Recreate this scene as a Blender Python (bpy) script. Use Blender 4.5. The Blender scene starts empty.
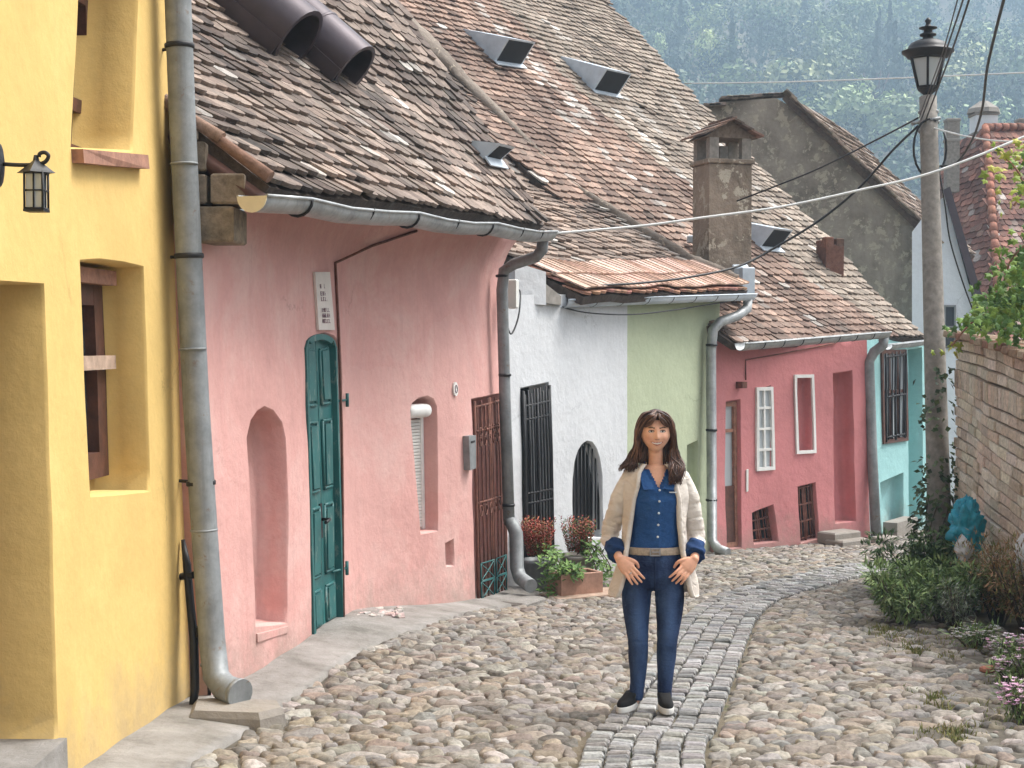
import bpy, bmesh, math, random
from mathutils import Vector, Matrix, noise
from mathutils.geometry import delaunay_2d_cdt, intersect_point_tri_2d
R = math.radians
rnd = random.Random(7)
SC = bpy.context.scene
COL = SC.collection
V = Vector

# ------------------------------------------------------------------ camera model
FPX = 1500.0
CAM = V((0, 0, 1.6))
PITCH = math.atan((384 - 340) / FPX)
_f = V((0, math.cos(PITCH), -math.sin(PITCH)))
_u = V((0, math.sin(PITCH), math.cos(PITCH)))

def ray(px, py):
    d = _f * FPX + V((1, 0, 0)) * (px - 512) - _u * (py - 384)
    return d / d.y

def at(px, py, d):
    """world point seen at a pixel, d metres ahead (a measuring aid)"""
    return CAM + ray(px, py) * d

def hump(x, y):
    return 0.14 * math.exp(-((x + 1.2) ** 2 / 2.2 + (y - 10.9) ** 2 / 2.4))

def zg(x, y):
    """height of the ground: the lane falls away from the camera, a valley, then the wooded hill"""
    if y < 24:
        z = -0.055 * y
    elif y < 70:
        t = (y - 24) / 46
        z = -1.32 - 0.055 * (y - 24) - 7.0 * t * t * (3 - 2 * t)
    else:
        z = -10.85
    if y > 200:
        t = min((y - 200) / 90.0, 1)
        z += 0.43 * (y - 215) * t * t * (3 - 2 * t)
        z += 7.0 * t * math.sin(x * 0.012 + 1.0) + 4 * t * math.sin(y * 0.017 + x * 0.03)
        if y > 590: z = min(z, 156 + 3 * math.sin(x * .03))
    return z + hump(x, y)

# ------------------------------------------------------------------ materials
def s2l(*c):
    return tuple((v / 255 / 12.92 if v / 255 <= 0.04045 else ((v / 255 + 0.055) / 1.055) ** 2.4) for v in c) + (1,)

class NT:
    def __init__(s, name):
        s.m = bpy.data.materials.new(name); s.m.use_nodes = True
        s.t = s.m.node_tree; s.b = s.t.nodes['Principled BSDF']
    def n(s, kind, **kw):
        nd = s.t.nodes.new(kind)
        for k, v in kw.items():
            if k in nd.inputs: nd.inputs[k].default_value = v
            else: setattr(nd, k, v)
        return nd
    def l(s, a, b): s.t.links.new(a, b)
    def ramp(s, fac, stops, interp='LINEAR'):
        r = s.n('ShaderNodeValToRGB'); r.color_ramp.interpolation = interp
        e = r.color_ramp.elements
        while len(e) < len(stops): e.new(0.5)
        for el, (p, c) in zip(e, stops): el.position = p; el.color = c if len(c) == 4 else (*c, 1)
        s.l(fac, r.inputs[0]); return r.outputs[0]
    def mix(s, fac, a, b, mode='MIX'):
        m = s.n('ShaderNodeMix', data_type='RGBA', blend_type=mode)
        for sock, v in ((m.inputs[0], fac), (m.inputs[6], a), (m.inputs[7], b)):
            if hasattr(v, 'is_output'): s.l(v, sock)
            else: sock.default_value = v
        return m.outputs[2]
    def noise(s, scale, detail=4, rough=0.6, vec=None, dist=0.0):
        k = s.n('ShaderNodeTexNoise'); k.inputs['Scale'].default_value = scale
        k.inputs['Detail'].default_value = detail; k.inputs['Roughness'].default_value = rough
        k.inputs['Distortion'].default_value = dist
        if vec is not None: s.l(vec, k.inputs['Vector'])
        return k.outputs['Fac']
    def pos(s, scale=(1, 1, 1)):
        g = s.n('ShaderNodeNewGeometry'); mp = s.n('ShaderNodeMapping')
        mp.inputs['Scale'].default_value = scale
        s.l(g.outputs['Position'], mp.inputs['Vector']); return mp.outputs[0]
    def bump(s, h, strength=0.3, dist=0.02, prev=None):
        b = s.n('ShaderNodeBump'); b.inputs['Strength'].default_value = strength
        b.inputs['Distance'].default_value = dist; s.l(h, b.inputs['Height'])
        if prev is not None: s.l(prev, b.inputs['Normal'])
        s.l(b.outputs[0], s.b.inputs['Normal']); return b.outputs[0]
    def attr(s, name='tint'):
        a = s.n('ShaderNodeAttribute'); a.attribute_name = name; return a.outputs['Color']
    def base(s, v):
        if hasattr(v, 'is_output'): s.l(v, s.b.inputs['Base Color'])
        else: s.b.inputs['Base Color'].default_value = v
    def mapr(s, v, a, b):
        m = s.n('ShaderNodeMapRange'); m.inputs['From Min'].default_value = a; m.inputs['From Max'].default_value = b; s.l(v, m.inputs['Value']); return m.outputs[0]
    def fin(s, rough=0.8, metal=0.0, spec=0.5):
        s.b.inputs['Roughness'].default_value = rough; s.b.inputs['Metallic'].default_value = metal
        s.b.inputs['Specular IOR Level'].default_value = spec
        return s.m

def plaster(name, c, var=0.16, streak=0.25, flake=None, flake_amt=0.70, bump=0.35, pale=None, splash=0.55):
    n = NT(name); p = n.pos()
    dk = tuple(v * (1 - var) for v in c[:3]) + (1,)
    lt = pale or tuple(min(1, v * (1 + var * 0.7) + 0.02) for v in c[:3]) + (1,)
    a = n.ramp(n.noise(1.3, 6, 0.65, p, 0.4), [(0.32, dk), (0.5, c), (0.7, lt)])
    st = n.noise(1.0, 5, 0.7, n.pos((7, 7, 0.55)))
    a = n.mix(n.ramp(st, [(0.50, (0, 0, 0)), (0.72, (streak,) * 3)]), a, lt)
    st2 = n.noise(1.7, 5, 0.7, n.pos((9, 9, 0.4)))
    a = n.mix(n.ramp(st2, [(0.55, (0, 0, 0)), (0.78, (streak * .9,) * 3)]), a, tuple(v * 0.62 for v in c[:3]) + (1,))
    mot = n.noise(22, 5, 0.7, p)
    a = n.mix(n.ramp(mot, [(0.35, (0.28,) * 3), (0.6, (0, 0, 0))]), a, tuple(v * 0.8 for v in c[:3]) + (1,))
    if flake:
        fl = n.noise(5.5, 8, 0.72, p, 0.3)
        a = n.mix(n.ramp(fl, [(flake_amt, (0, 0, 0)), (flake_amt + 0.015, (1, 1, 1))]), a, flake)
    # mended patches, hairline cracks and dirt splashed up from the lane
    vo = n.n('ShaderNodeTexVoronoi', Scale=0.9); n.l(n.mix(0.25, p, n.noise(3, 3, .5, p)), vo.inputs['Vector'])
    a = n.mix(n.ramp(vo.outputs['Color'], [(0.60, (0, 0, 0)), (0.64, (0.16,) * 3)]), a, lt)
    vc = n.n('ShaderNodeTexVoronoi', Scale=1.3, feature='DISTANCE_TO_EDGE'); n.l(n.mix(0.35, p, n.noise(2.2, 6, .7, p)), vc.inputs['Vector'])
    ck = n.ramp(vc.outputs['Distance'], [(0.003, (1, 1, 1)), (0.008, (0, 0, 0))]); ms = n.ramp(n.noise(0.8, 3, .5, p), [(0.60, (0, 0, 0)), (0.66, (0.4,) * 3)])
    a = n.mix(n.mix(1.0, ck, ms, 'MULTIPLY'), a, tuple(v * 0.35 for v in c[:3]) + (1,))
    sp = n.n('ShaderNodeSeparateXYZ'); n.l(n.pos(), sp.inputs[0])
    hh = n.n('ShaderNodeMath', operation='MULTIPLY_ADD'); n.l(sp.outputs['Y'], hh.inputs[0]); hh.inputs[1].default_value = 0.055; n.l(sp.outputs['Z'], hh.inputs[2])
    h2 = n.n('ShaderNodeMath', operation='MULTIPLY_ADD'); n.l(n.noise(3.5, 7, .72, p), h2.inputs[0]); h2.inputs[1].default_value = -1.5; n.l(hh.outputs[0], h2.inputs[2])
    a = n.mix(n.ramp(h2.outputs[0], [(-0.0, (splash,) * 3), (0.0, (splash,) * 3)]) if False else n.ramp(n.mapr(h2.outputs[0], -0.80, -0.30), [(0.0, (splash,) * 3), (1.0, (0, 0, 0))]), a, (0.25, 0.215, 0.175, 1))
    n.base(a)
    b = n.bump(n.noise(9, 6, 0.6, p), bump * 1.2, 0.03)
    n.bump(n.noise(90, 4, 0.7, p), bump * 0.8, 0.006, b)
    return n.fin(0.92, 0, 0.2)

def simple(name, c, rough=0.7, metal=0.0, var=0.15, scale=8, bump=0.15, spec=0.5, bscale=60):
    n = NT(name); p = n.pos()
    a = n.ramp(n.noise(scale, 5, 0.65, p), [(0.3, tuple(v * (1 - var) for v in c[:3])), (0.7, tuple(min(1, v * (1 + var)) for v in c[:3]))])
    n.base(a); n.bump(n.noise(bscale, 4, 0.6, p), bump, 0.004)
    return n.fin(rough, metal, spec)

def tinted(name, rough=0.85, bump=0.3, scale=30, spec=0.3, moss=None, dark=0.35):
    """colour comes from each tile / stone / leaf's own attribute, with grain on top"""
    n = NT(name); p = n.pos()
    a = n.attr()
    g = n.ramp(n.noise(scale, 6, 0.7, p), [(0.3, (1 - dark,) * 3), (0.62, (1.12,) * 3)])
    a = n.mix(1.0, a, g, 'MULTIPLY')
    if moss:
        m = n.ramp(n.noise(3.0, 7, 0.7, p), [(0.55, (0, 0, 0)), (0.75, (0.55,) * 3)])
        a = n.mix(m, a, moss)
    n.base(a); n.bump(n.noise(scale * 1.5, 5, 0.65, p), bump, 0.01)
    return n.fin(rough, 0, spec)

M = {}
M['yellow'] = plaster('yellow_plaster', (0.66, 0.455, 0.165, 1), 0.10, 0.16, (0.42, 0.33, 0.2, 1), 0.76, 0.18, splash=.4)
M['pink'] = plaster('pink_plaster', (0.645, 0.355, 0.32, 1), 0.12, 0.30, (0.62, 0.50, 0.46, 1), 0.74, pale=(0.68, 0.45, 0.41, 1))
M['rose'] = plaster('rose_plaster', (0.57, 0.225, 0.225, 1), 0.16, 0.25, (0.55, 0.42, 0.38, 1), 0.75, pale=(0.58, 0.22, 0.23, 1))
M['white'] = plaster('whitewash', (0.62, 0.635, 0.65, 1), 0.09, 0.15, (0.4, 0.4, 0.4, 1), 0.76)
M['green'] = plaster('green_plaster', (0.43, 0.48, 0.33, 1), 0.10, 0.15, (0.4, 0.42, 0.33, 1), 0.76)
M['teal'] = plaster('turquoise_plaster', (0.30, 0.53, 0.53, 1), 0.10, 0.15, (0.5, 0.55, 0.5, 1), 0.76)
M['greyrender'] = plaster('grey_cement_render', (0.33, 0.285, 0.235, 1), 0.5, 0.4, (0.48, 0.42, 0.33, 1), 0.55, 0.6)
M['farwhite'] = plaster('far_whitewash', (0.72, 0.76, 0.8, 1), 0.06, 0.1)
M['cement'] = plaster('cement', (0.29, 0.27, 0.245, 1), 0.2, 0.2, (0.22, 0.2, 0.18, 1), 0.66, 0.5)
M['mortar'] = plaster('old_mortar', (0.24, 0.20, 0.165, 1), 0.4, 0.3, (0.45, 0.38, 0.3, 1), 0.6, 0.9)
M['chimney'] = plaster('chimney_render', (0.25, 0.20, 0.155, 1), 0.55, 0.4, (0.46, 0.41, 0.33, 1), 0.55, 1.0)
M['corbel'] = tinted('old_stone_block', 0.95, 0.9, 14, 0.15, moss=(.12, .10, .08, 1), dark=.55)
M['tile'] = tinted('clay_roof_tile', 0.9, 0.6, 22, 0.2, moss=(.20, .19, .165, 1), dark=.45)
M['stone'] = tinted('cobble_stone', 0.8, 0.6, 30, 0.3, moss=(.16, .145, .12, 1), dark=0.5)
M['sett'] = tinted('granite_sett', 0.75, 0.6, 40, 0.3, moss=(.17, .16, .14, 1), dark=.45)
M['brick'] = tinted('pale_brick', 0.92, 0.7, 26, 0.2, dark=0.4)
M['leaf'] = tinted('leaf', 0.6, 0.1, 30, 0.3, dark=0.25)
M['leaf'].node_tree.nodes['Principled BSDF'].inputs['Transmission Weight'].default_value = 0.0
def sheetmetal(name, c, rough, metal, rust=.62):
    n = NT(name); p = n.pos()
    a = n.ramp(n.noise(6, 6, .7, p), [(.3, tuple(v * .68 for v in c[:3])), (.7, tuple(v * 1.25 for v in c[:3]))])
    st = n.ramp(n.noise(1.2, 6, .75, n.pos((16, 16, .9))), [(.5, (0, 0, 0)), (.7, (.5,) * 3)]); a = n.mix(st, a, tuple(v * .5 for v in c[:3]) + (1,))
    ru = n.ramp(n.noise(11, 8, .75, p), [(rust, (0, 0, 0)), (rust + .06, (.7,) * 3)]); a = n.mix(ru, a, (.19, .12, .08, 1))
    n.base(a); n.bump(n.noise(5, 3, .5, p), .5, .012); r_ = n.ramp(n.noise(9, 5, .7, p), [(.3, (rough - .12,) * 3), (.7, (rough + .2,) * 3)]); m_ = n.fin(rough, metal); n.l(r_, n.b.inputs['Roughness']); return m_
M['zinc'] = sheetmetal('weathered_zinc', (0.36, 0.375, 0.38, 1), .5, .45)
M['zinc_dark'] = sheetmetal('dull_grey_pipe', (0.25, 0.265, 0.27, 1), .58, .3, .60)
M['zinc_pale'] = simple('pale_zinc', (0.50, 0.56, 0.62, 1), 0.5, 0.1, 0.15, 5, 0.15)
M['cream'] = simple('cream_paint', (0.68, 0.60, 0.42, 1), 0.6, 0, 0.08)
M['bark'] = simple('bark', (0.075, 0.06, 0.045, 1), 0.9, 0, 0.3, 20, 0.5)
M['iron'] = simple('black_iron', (0.010, 0.010, 0.012, 1), 0.5, 0.1, 0.4, 20, 0.3)
M['rust'] = simple('rusty_iron', (0.16, 0.065, 0.045, 1), 0.8, 0.2, 0.45, 14, 0.4)
M['duct'] = simple('plum_grey_sheet', (0.075, 0.06, 0.07, 1), 0.45, 0.4, 0.2, 3, 0.1)
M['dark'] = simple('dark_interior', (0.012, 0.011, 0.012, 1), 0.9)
M['darkwood'] = simple('dark_wood', (0.085, 0.032, 0.02, 1), 0.6, 0, 0.4, 12, 0.4)
M['oldwood'] = simple('old_red_wood', (0.30, 0.15, 0.10, 1), 0.8, 0, 0.35, 14, 0.5)
M['rawwood'] = simple('pale_wood', (0.38, 0.27, 0.2, 1), 0.8, 0, 0.3, 14, 0.4)
M['whitepaint'] = simple('white_paint', (0.74, 0.73, 0.70, 1), 0.6, 0, 0.08, 10, 0.2)
M['plastic'] = simple('offwhite_plastic', (0.66, 0.66, 0.62, 1), 0.45, 0, 0.06)
M['cable'] = simple('black_cable', (0.009, 0.009, 0.010, 1), 0.5)
M['cablewhite'] = simple('white_cable', (0.70, 0.71, 0.70, 1), 0.5)
M['terracotta'] = simple('terracotta', (0.40, 0.235, 0.17, 1), 0.85, 0, 0.25, 12, 0.4)
M['soil'] = simple('soil', (0.05, 0.035, 0.025, 1), 0.95, 0, 0.4, 30, 0.8)
M['concrete'] = simple('weathered_concrete', (0.245, 0.225, 0.2, 1), 0.9, 0, 0.3, 14, 0.6, bscale=45)
M['text'] = simple('faded_red_ink', (0.18, 0.10, 0.12, 1), 0.7)
M['plaque'] = simple('plaque_enamel', (0.66, 0.60, 0.55, 1), 0.5, 0, 0.08)

def green_door():
    n = NT('green_door_paint'); p = n.pos()
    a = n.ramp(n.noise(3, 5, 0.6, p), [(0.3, (0.010, 0.085, 0.085)), (0.7, (0.022, 0.145, 0.14))])
    w = n.ramp(n.noise(14, 7, 0.75, n.pos((1, 1, 0.35))), [(0.56, (0, 0, 0)), (0.62, (0.75,) * 3)])
    a = n.mix(w, a, (0.17, 0.23, 0.21, 1))
    n.base(a); n.bump(n.noise(50, 5, 0.6, p), 0.25, 0.004)
    return n.fin(0.5, 0, 0.5)
M['greendoor'] = green_door()

def glassy(name, c, rough=0.12):
    n = NT(name); n.base(c); return n.fin(rough, 0, 0.6)
M['glass'] = glassy('window_pane', (0.05, 0.06, 0.07, 1))
M['glass_pale'] = glassy('pale_pane', (0.42, 0.46, 0.48, 1), 0.25)

# ------------------------------------------------------------------ mesh builder
class MB:
    def __init__(s):
        s.v = []; s.f = []; s.mi = []; s.c = []; s.cur = 0; s.tint = (1, 1, 1); s.sm = []; s.smooth = False
    def face(s, idx):
        s.f.append(tuple(idx)); s.mi.append(s.cur); s.c.append(s.tint); s.sm.append(s.smooth)
    def add(s, pts, faces):
        o = len(s.v); s.v.extend(tuple(p) for p in pts)
        for f in faces: s.face([i + o for i in f])
    def hexa(s, p):
        """8 corners: 0-3 bottom loop, 4-7 top loop"""
        s.add(p, [(3, 2, 1, 0), (4, 5, 6, 7), (0, 1, 5, 4), (1, 2, 6, 5), (2, 3, 7, 6), (3, 0, 4, 7)])
    def box(s, c, size, rot=None, bev=0.0):
        c = V(c); a, b, d = (k / 2 for k in size)
        rot = rot or Matrix.Identity(3)
        if bev <= 0:
            P = [c + rot @ V(q) for q in [(-a, -b, -d), (a, -b, -d), (a, b, -d), (-a, b, -d), (-a, -b, d), (a, -b, d), (a, b, d), (-a, b, d)]]
            s.hexa(P); return
        e = bev; rings = []
        for zz, k in ((-d, e), (-d + e, 0), (d - e, 0), (d, e)):
            x, y = a - k, b - k
            rings.append([c + rot @ V(q) for q in [(-x, -y, zz), (x, -y, zz), (x, y, zz), (-x, y, zz)]])
        o = len(s.v)
        for r in rings: s.v.extend(tuple(p) for p in r)
        s.face([o + 3, o + 2, o + 1, o]); s.face([o + 12, o + 13, o + 14, o + 15])
        for k in range(3):
            for j in range(4):
                s.face([o + 4 * k + j, o + 4 * k + (j + 1) % 4, o + 4 * k + 4 + (j + 1) % 4, o + 4 * k + 4 + j])
    def prism(s, loop, vec):
        n = len(loop); loop = [V(p) for p in loop]
        s.add(loop + [p + vec for p in loop], [tuple(range(n))[::-1], tuple(range(n, 2 * n))] + [(i, (i + 1) % n, n + (i + 1) % n, n + i) for i in range(n)])
    def tube(s, pts, r, seg=8, caps=True, flat=1.0):
        pts = [V(p) for p in pts]; n = len(pts)
        rr = r if isinstance(r, (list, tuple)) else [r] * n
        o = len(s.v); prev = None
        for i, p in enumerate(pts):
            t = (pts[min(i + 1, n - 1)] - pts[max(i - 1, 0)]).normalized()
            if prev is None:
                a = t.cross(V((0, 0, 1)));
                if a.length < 0.05: a = t.cross(V((0, 1, 0)))
                a.normalize()
            else:
                a = (prev - t * prev.dot(t)).normalized()
            prev = a; b = t.cross(a)
            for k in range(seg):
                th = 2 * math.pi * k / seg
                s.v.append(tuple(p + (a * math.cos(th) + b * math.sin(th) * flat) * rr[i]))
        sm = s.smooth; s.smooth = True
        for i in range(n - 1):
            for k in range(seg):
                s.face([o + i * seg + k, o + i * seg + (k + 1) % seg, o + (i + 1) * seg + (k + 1) % seg, o + (i + 1) * seg + k])
        s.smooth = sm
        if caps:
            s.face([o + k for k in range(seg)][::-1]); s.face([o + (n - 1) * seg + k for k in range(seg)])
    def rings(s, rings, caps=True, smooth=True):
        """loft through closed loops of equal length"""
        o = len(s.v); m = len(rings[0])
        for r in rings: s.v.extend(tuple(p) for p in r)
        sm = s.smooth; s.smooth = smooth
        for i in range(len(rings) - 1):
            for k in range(m):
                s.face([o + i * m + k, o + i * m + (k + 1) % m, o + (i + 1) * m + (k + 1) % m, o + (i + 1) * m + k])
        s.smooth = sm
        if caps:
            s.face([o + k for k in range(m)][::-1]); s.face([o + (len(rings) - 1) * m + k for k in range(m)])
    def lathe(s, c, prof, seg=16, smooth=True, axis=None):
        c = V(c); ax = axis or V((0, 0, 1)); q = V((0, 0, 1)).rotation_difference(ax)
        s.rings([[c + q @ V((r * math.cos(2 * math.pi * k / seg), r * math.sin(2 * math.pi * k / seg), z)) for k in range(seg)] for r, z in prof], True, smooth)
    def leaf(s, p, d, n, L, W):
        """one folded leaf: a diamond of four faces"""
        d = d.normalized(); a = d.cross(n)
        if a.length < 1e-4: a = d.orthogonal()
        a.normalize(); up = a.cross(d).normalized()
        o = len(s.v)
        m = p + d * L * 0.45
        for q in (p, m - a * W / 2 + up * W * .12, p + d * L, m + a * W / 2 + up * W * .12): s.v.append(tuple(q))
        s.face([o, o + 1, o + 2]); s.face([o, o + 2, o + 3])
    def build(s, name, mats, parent=None, origin=None):
        me = bpy.data.meshes.new(name)
        if not isinstance(mats, (list, tuple)): mats = [mats]
        if origin is None:
            if parent is not None: origin = wloc(parent)
            else:
                n = max(1, len(s.v))
                origin = V((sum(p[0] for p in s.v) / n, sum(p[1] for p in s.v) / n, min(p[2] for p in s.v)))
        origin = V(origin)
        me.from_pydata([(p[0] - origin.x, p[1] - origin.y, p[2] - origin.z) for p in s.v], [], s.f)
        for m in mats: me.materials.append(m)
        me.polygons.foreach_set('material_index', s.mi)
        me.polygons.foreach_set('use_smooth', s.sm)
        if any(c != (1, 1, 1) for c in s.c):
            at_ = me.color_attributes.new('tint', 'FLOAT_COLOR', 'CORNER')
            buf = []
            for f, c in zip(s.f, s.c): buf.extend((c[0], c[1], c[2], 1.0) * len(f))
            at_.data.foreach_set('color', buf)
        me.update()
        o = bpy.data.objects.new(name, me); COL.objects.link(o)
        if parent is not None:
            o.parent = parent
            o.location = origin - wloc(parent)
        else: o.location = origin
        o['_w'] = list(origin)
        return o

def wloc(o):
    return V(o['_w']) if '_w' in o else V(o.location)

def tag(o, label=None, cat=None, group=None, kind=None):
    if label: o['label'] = label
    if cat: o['category'] = cat
    if group: o['group'] = group
    if kind: o['kind'] = kind
    return o

def thing(name, label, cat, loc, group=None):
    o = bpy.data.objects.new(name, None); COL.objects.link(o); o.location = loc; o['_w'] = list(loc)
    o.empty_display_size = 0.2
    return tag(o, label, cat, group)

def smooth_curve(pts, n=8):
    """Catmull-Rom through points of any dimension"""
    pts = [V(p) for p in pts]
    out = []
    P = [pts[0] * 2 - pts[1]] + pts + [pts[-1] * 2 - pts[-2]]
    for i in range(1, len(P) - 2):
        for k in range(n):
            t = k / n
            out.append(0.5 * ((2 * P[i]) + (P[i + 1] - P[i - 1]) * t + (2 * P[i - 1] - 5 * P[i] + 4 * P[i + 1] - P[i + 2]) * t * t + (3 * P[i] - P[i - 1] - 3 * P[i + 1] + P[i + 2]) * t ** 3))
    out.append(pts[-1]); return out

# ------------------------------------------------------------------ facades
class Facade:
    """a wall surface over a curved plan line; s metres along it, z height, o metres out towards the street"""
    def __init__(s, pts, batter=0.03, zref=-0.5, cove=None, wob=0.012, seed=0):
        s.c = smooth_curve([V(p) for p in pts], 6) if len(pts) > 2 else [V(p) for p in pts]
        s.cum = [0]
        for a, b in zip(s.c, s.c[1:]): s.cum.append(s.cum[-1] + (b - a).length)
        s.len = s.cum[-1]; s.batter = batter; s.zref = zref; s.cove = cove; s.wob = wob; s.seed = seed
    def frame(s, t):
        c = s.cum; i = 0
        while i < len(c) - 2 and c[i + 1] < t: i += 1
        k = (t - c[i]) / (c[i + 1] - c[i]); a, b = s.c[i], s.c[i + 1]
        d = (b - a).normalized()
        # soft normal
        j = i + (1 if k > 0.5 else -1)
        if 0 <= j < len(s.c) - 1:
            d2 = (s.c[j + 1] - s.c[j]).normalized(); w = abs(k - 0.5)
            d = (d * (1 - w) + d2 * w).normalized()
        return a + (b - a) * k, d
    def off(s, z):
        o = s.batter * (s.zref - z)
        if s.cove and z > s.cove[0]:
            t = (z - s.cove[0]) / s.cove[1]; o += s.cove[2] * min(t, 1.3) ** 2
        return o
    def pos(s, t, z, o=0.0):
        p, d = s.frame(t); n = V((d.y, -d.x))
        w = s.wob * (noise.noise(V((t * 0.9, z * 0.9, s.seed))) + 0.5 * noise.noise(V((t * 3.1, z * 3.1, s.seed + 5))))
        q = p + n * (s.off(z) + o + w)
        return V((q.x, q.y, z))
    def loc(s, px, py):
        r = ray(px, py); z = 0.5; t = 0
        for it in range(8):
            best = None
            for i, (a, b) in enumerate(zip(s.c, s.c[1:])):
                d = (b - a).normalized(); n = V((d.y, -d.x)); o = s.off(z)
                a2 = a + n * o; b2 = b + n * o
                fa = a2.x - r.x * a2.y; fb = b2.x - r.x * b2.y
                if fa * fb <= 0 or (i == 0 and fa > 0) or (i == len(s.c) - 2 and fb < 0):
                    k = fa / (fa - fb) if abs(fa - fb) > 1e-9 else 0
                    if fa * fb <= 0 or best is None: best = (s.cum[i] + k * (b - a).length, (a2 + (b2 - a2) * k).y)
                    if fa * fb <= 0: break
            t, y = best; z = 1.6 + r.z * y
        return t, z
    def P(s, px, py, o=0.0):
        t, z = s.loc(px, py); return s.pos(t, z, o)

def in_poly(p, poly):
    c = False; j = len(poly) - 1
    for i in range(len(poly)):
        a, b = poly[i], poly[j]
        if (a[1] > p[1]) != (b[1] > p[1]) and p[0] < (b[0] - a[0]) * (p[1] - a[1]) / (b[1] - a[1]) + a[0]: c = not c
        j = i
    return c

def dens(loop, step=0.15):
    out = []
    for i in range(len(loop)):
        a = V(loop[i]); b = V(loop[(i + 1) % len(loop)]); n = max(1, int((b - a).length / step))
        out += [a + (b - a) * k / n for k in range(n)]
    return out

def wall_mesh(mb, fac, outline, holes, step=0.16, mat=0, reveal=None):
    """front face with openings; each hole: (loop, depth, back?, back material index)"""
    outline = dens(outline, step)
    hl = [dens(h[0], 0.10) for h in holes]
    big = []
    for h in hl:
        c = sum((V(p) for p in h), V((0, 0))) / len(h)
        big.append([p + (p - c).normalized() * 0.014 for p in h])
    verts = list(outline); edges = [(i, (i + 1) % len(outline)) for i in range(len(outline))]
    for h in big:
        o = len(verts); verts += h; edges += [(o + i, o + (i + 1) % len(h)) for i in range(len(h))]
    xs = [p[0] for p in outline]; ys = [p[1] for p in outline]
    y = min(ys) + step / 2
    while y < max(ys):
        x = min(xs) + step / 2
        while x < max(xs):
            q = V((x + rnd.uniform(-.02, .02), y + rnd.uniform(-.02, .02)))
            if in_poly(q, outline) and not any(in_poly(q, h) for h in big): verts.append(q)
            x += step
        y += step
    r = delaunay_2d_cdt([V(v) for v in verts], edges, [], 0, 1e-5)
    vv, ff = r[0], r[2]
    o = len(mb.v)
    for p in vv: mb.v.append(tuple(fac.pos(p[0], p[1])))
    sm = mb.smooth; mb.smooth = True; cur = mb.cur; mb.cur = mat
    for f in ff:
        c = sum((vv[i] for i in f), V((0, 0))) / len(f)
        if in_poly(c, outline) and not any(in_poly(c, h) for h in big):
            mb.face([o + i for i in f][::-1])
    for h, b, spec in zip(hl, big, holes):
        dep = spec[1]; n = len(h); o = len(mb.v)
        levels = [(b, 0), (h, -0.014), (h, -dep * 0.5), (h, -dep)]
        for lp, oo in levels:
            for p in lp: mb.v.append(tuple(fac.pos(p[0], p[1], oo)))
        for k in range(3):
            for i in range(n):
                mb.face([o + k * n + i, o + k * n + (i + 1) % n, o + (k + 1) * n + (i + 1) % n, o + (k + 1) * n + i])
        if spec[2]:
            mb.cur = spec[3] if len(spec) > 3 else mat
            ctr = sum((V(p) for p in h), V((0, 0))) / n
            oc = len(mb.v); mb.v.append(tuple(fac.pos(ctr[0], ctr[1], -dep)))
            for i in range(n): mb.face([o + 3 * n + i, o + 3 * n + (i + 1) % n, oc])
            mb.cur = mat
    mb.smooth = sm; mb.cur = cur

def body(mb, fac, s0, s1, z0, z1, depth, mat=0):
    """the side and back walls of the house behind its facade"""
    cur = mb.cur; mb.cur = mat
    a0, a1 = fac.pos(s0, z0, -.02), fac.pos(s0, z1, -.02); b0, b1 = fac.pos(s1, z0, -.02), fac.pos(s1, z1, -.02)
    c0, c1 = fac.pos(s0, z0, -depth), fac.pos(s0, z1, -depth); d0, d1 = fac.pos(s1, z0, -depth), fac.pos(s1, z1, -depth)
    mb.add([a0, a1, c1, c0], [(0, 1, 2, 3)]); mb.add([b0, b1, d1, d0], [(3, 2, 1, 0)]); mb.add([c0, c1, d1, d0], [(0, 1, 2, 3)])
    mb.cur = cur

def slab(mb, fac, loop_px, o0, o1, px=True):
    """a board on the facade, from a px loop (or (s,z) loop), between offsets o0 and o1"""
    L = [fac.loc(*p) for p in loop_px] if px else loop_px
    L = dens(L, 0.25); n = len(L)
    A = [fac.pos(p[0], p[1], o0) for p in L]; B = [fac.pos(p[0], p[1], o1) for p in L]
    mb.add(A + B, [tuple(range(n))[::-1], tuple(range(n, 2 * n))] + [(i, (i + 1) % n, n + (i + 1) % n, n + i) for i in range(n)])

def bar(mb, fac, a, b, o, r, seg=6, px=True):
    A = fac.loc(*a) if px else a; B = fac.loc(*b) if px else b
    mb.tube([fac.pos(A[0] + (B[0] - A[0]) * k / 3, A[1] + (B[1] - A[1]) * k / 3, o) for k in range(4)], r, seg)

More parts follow.
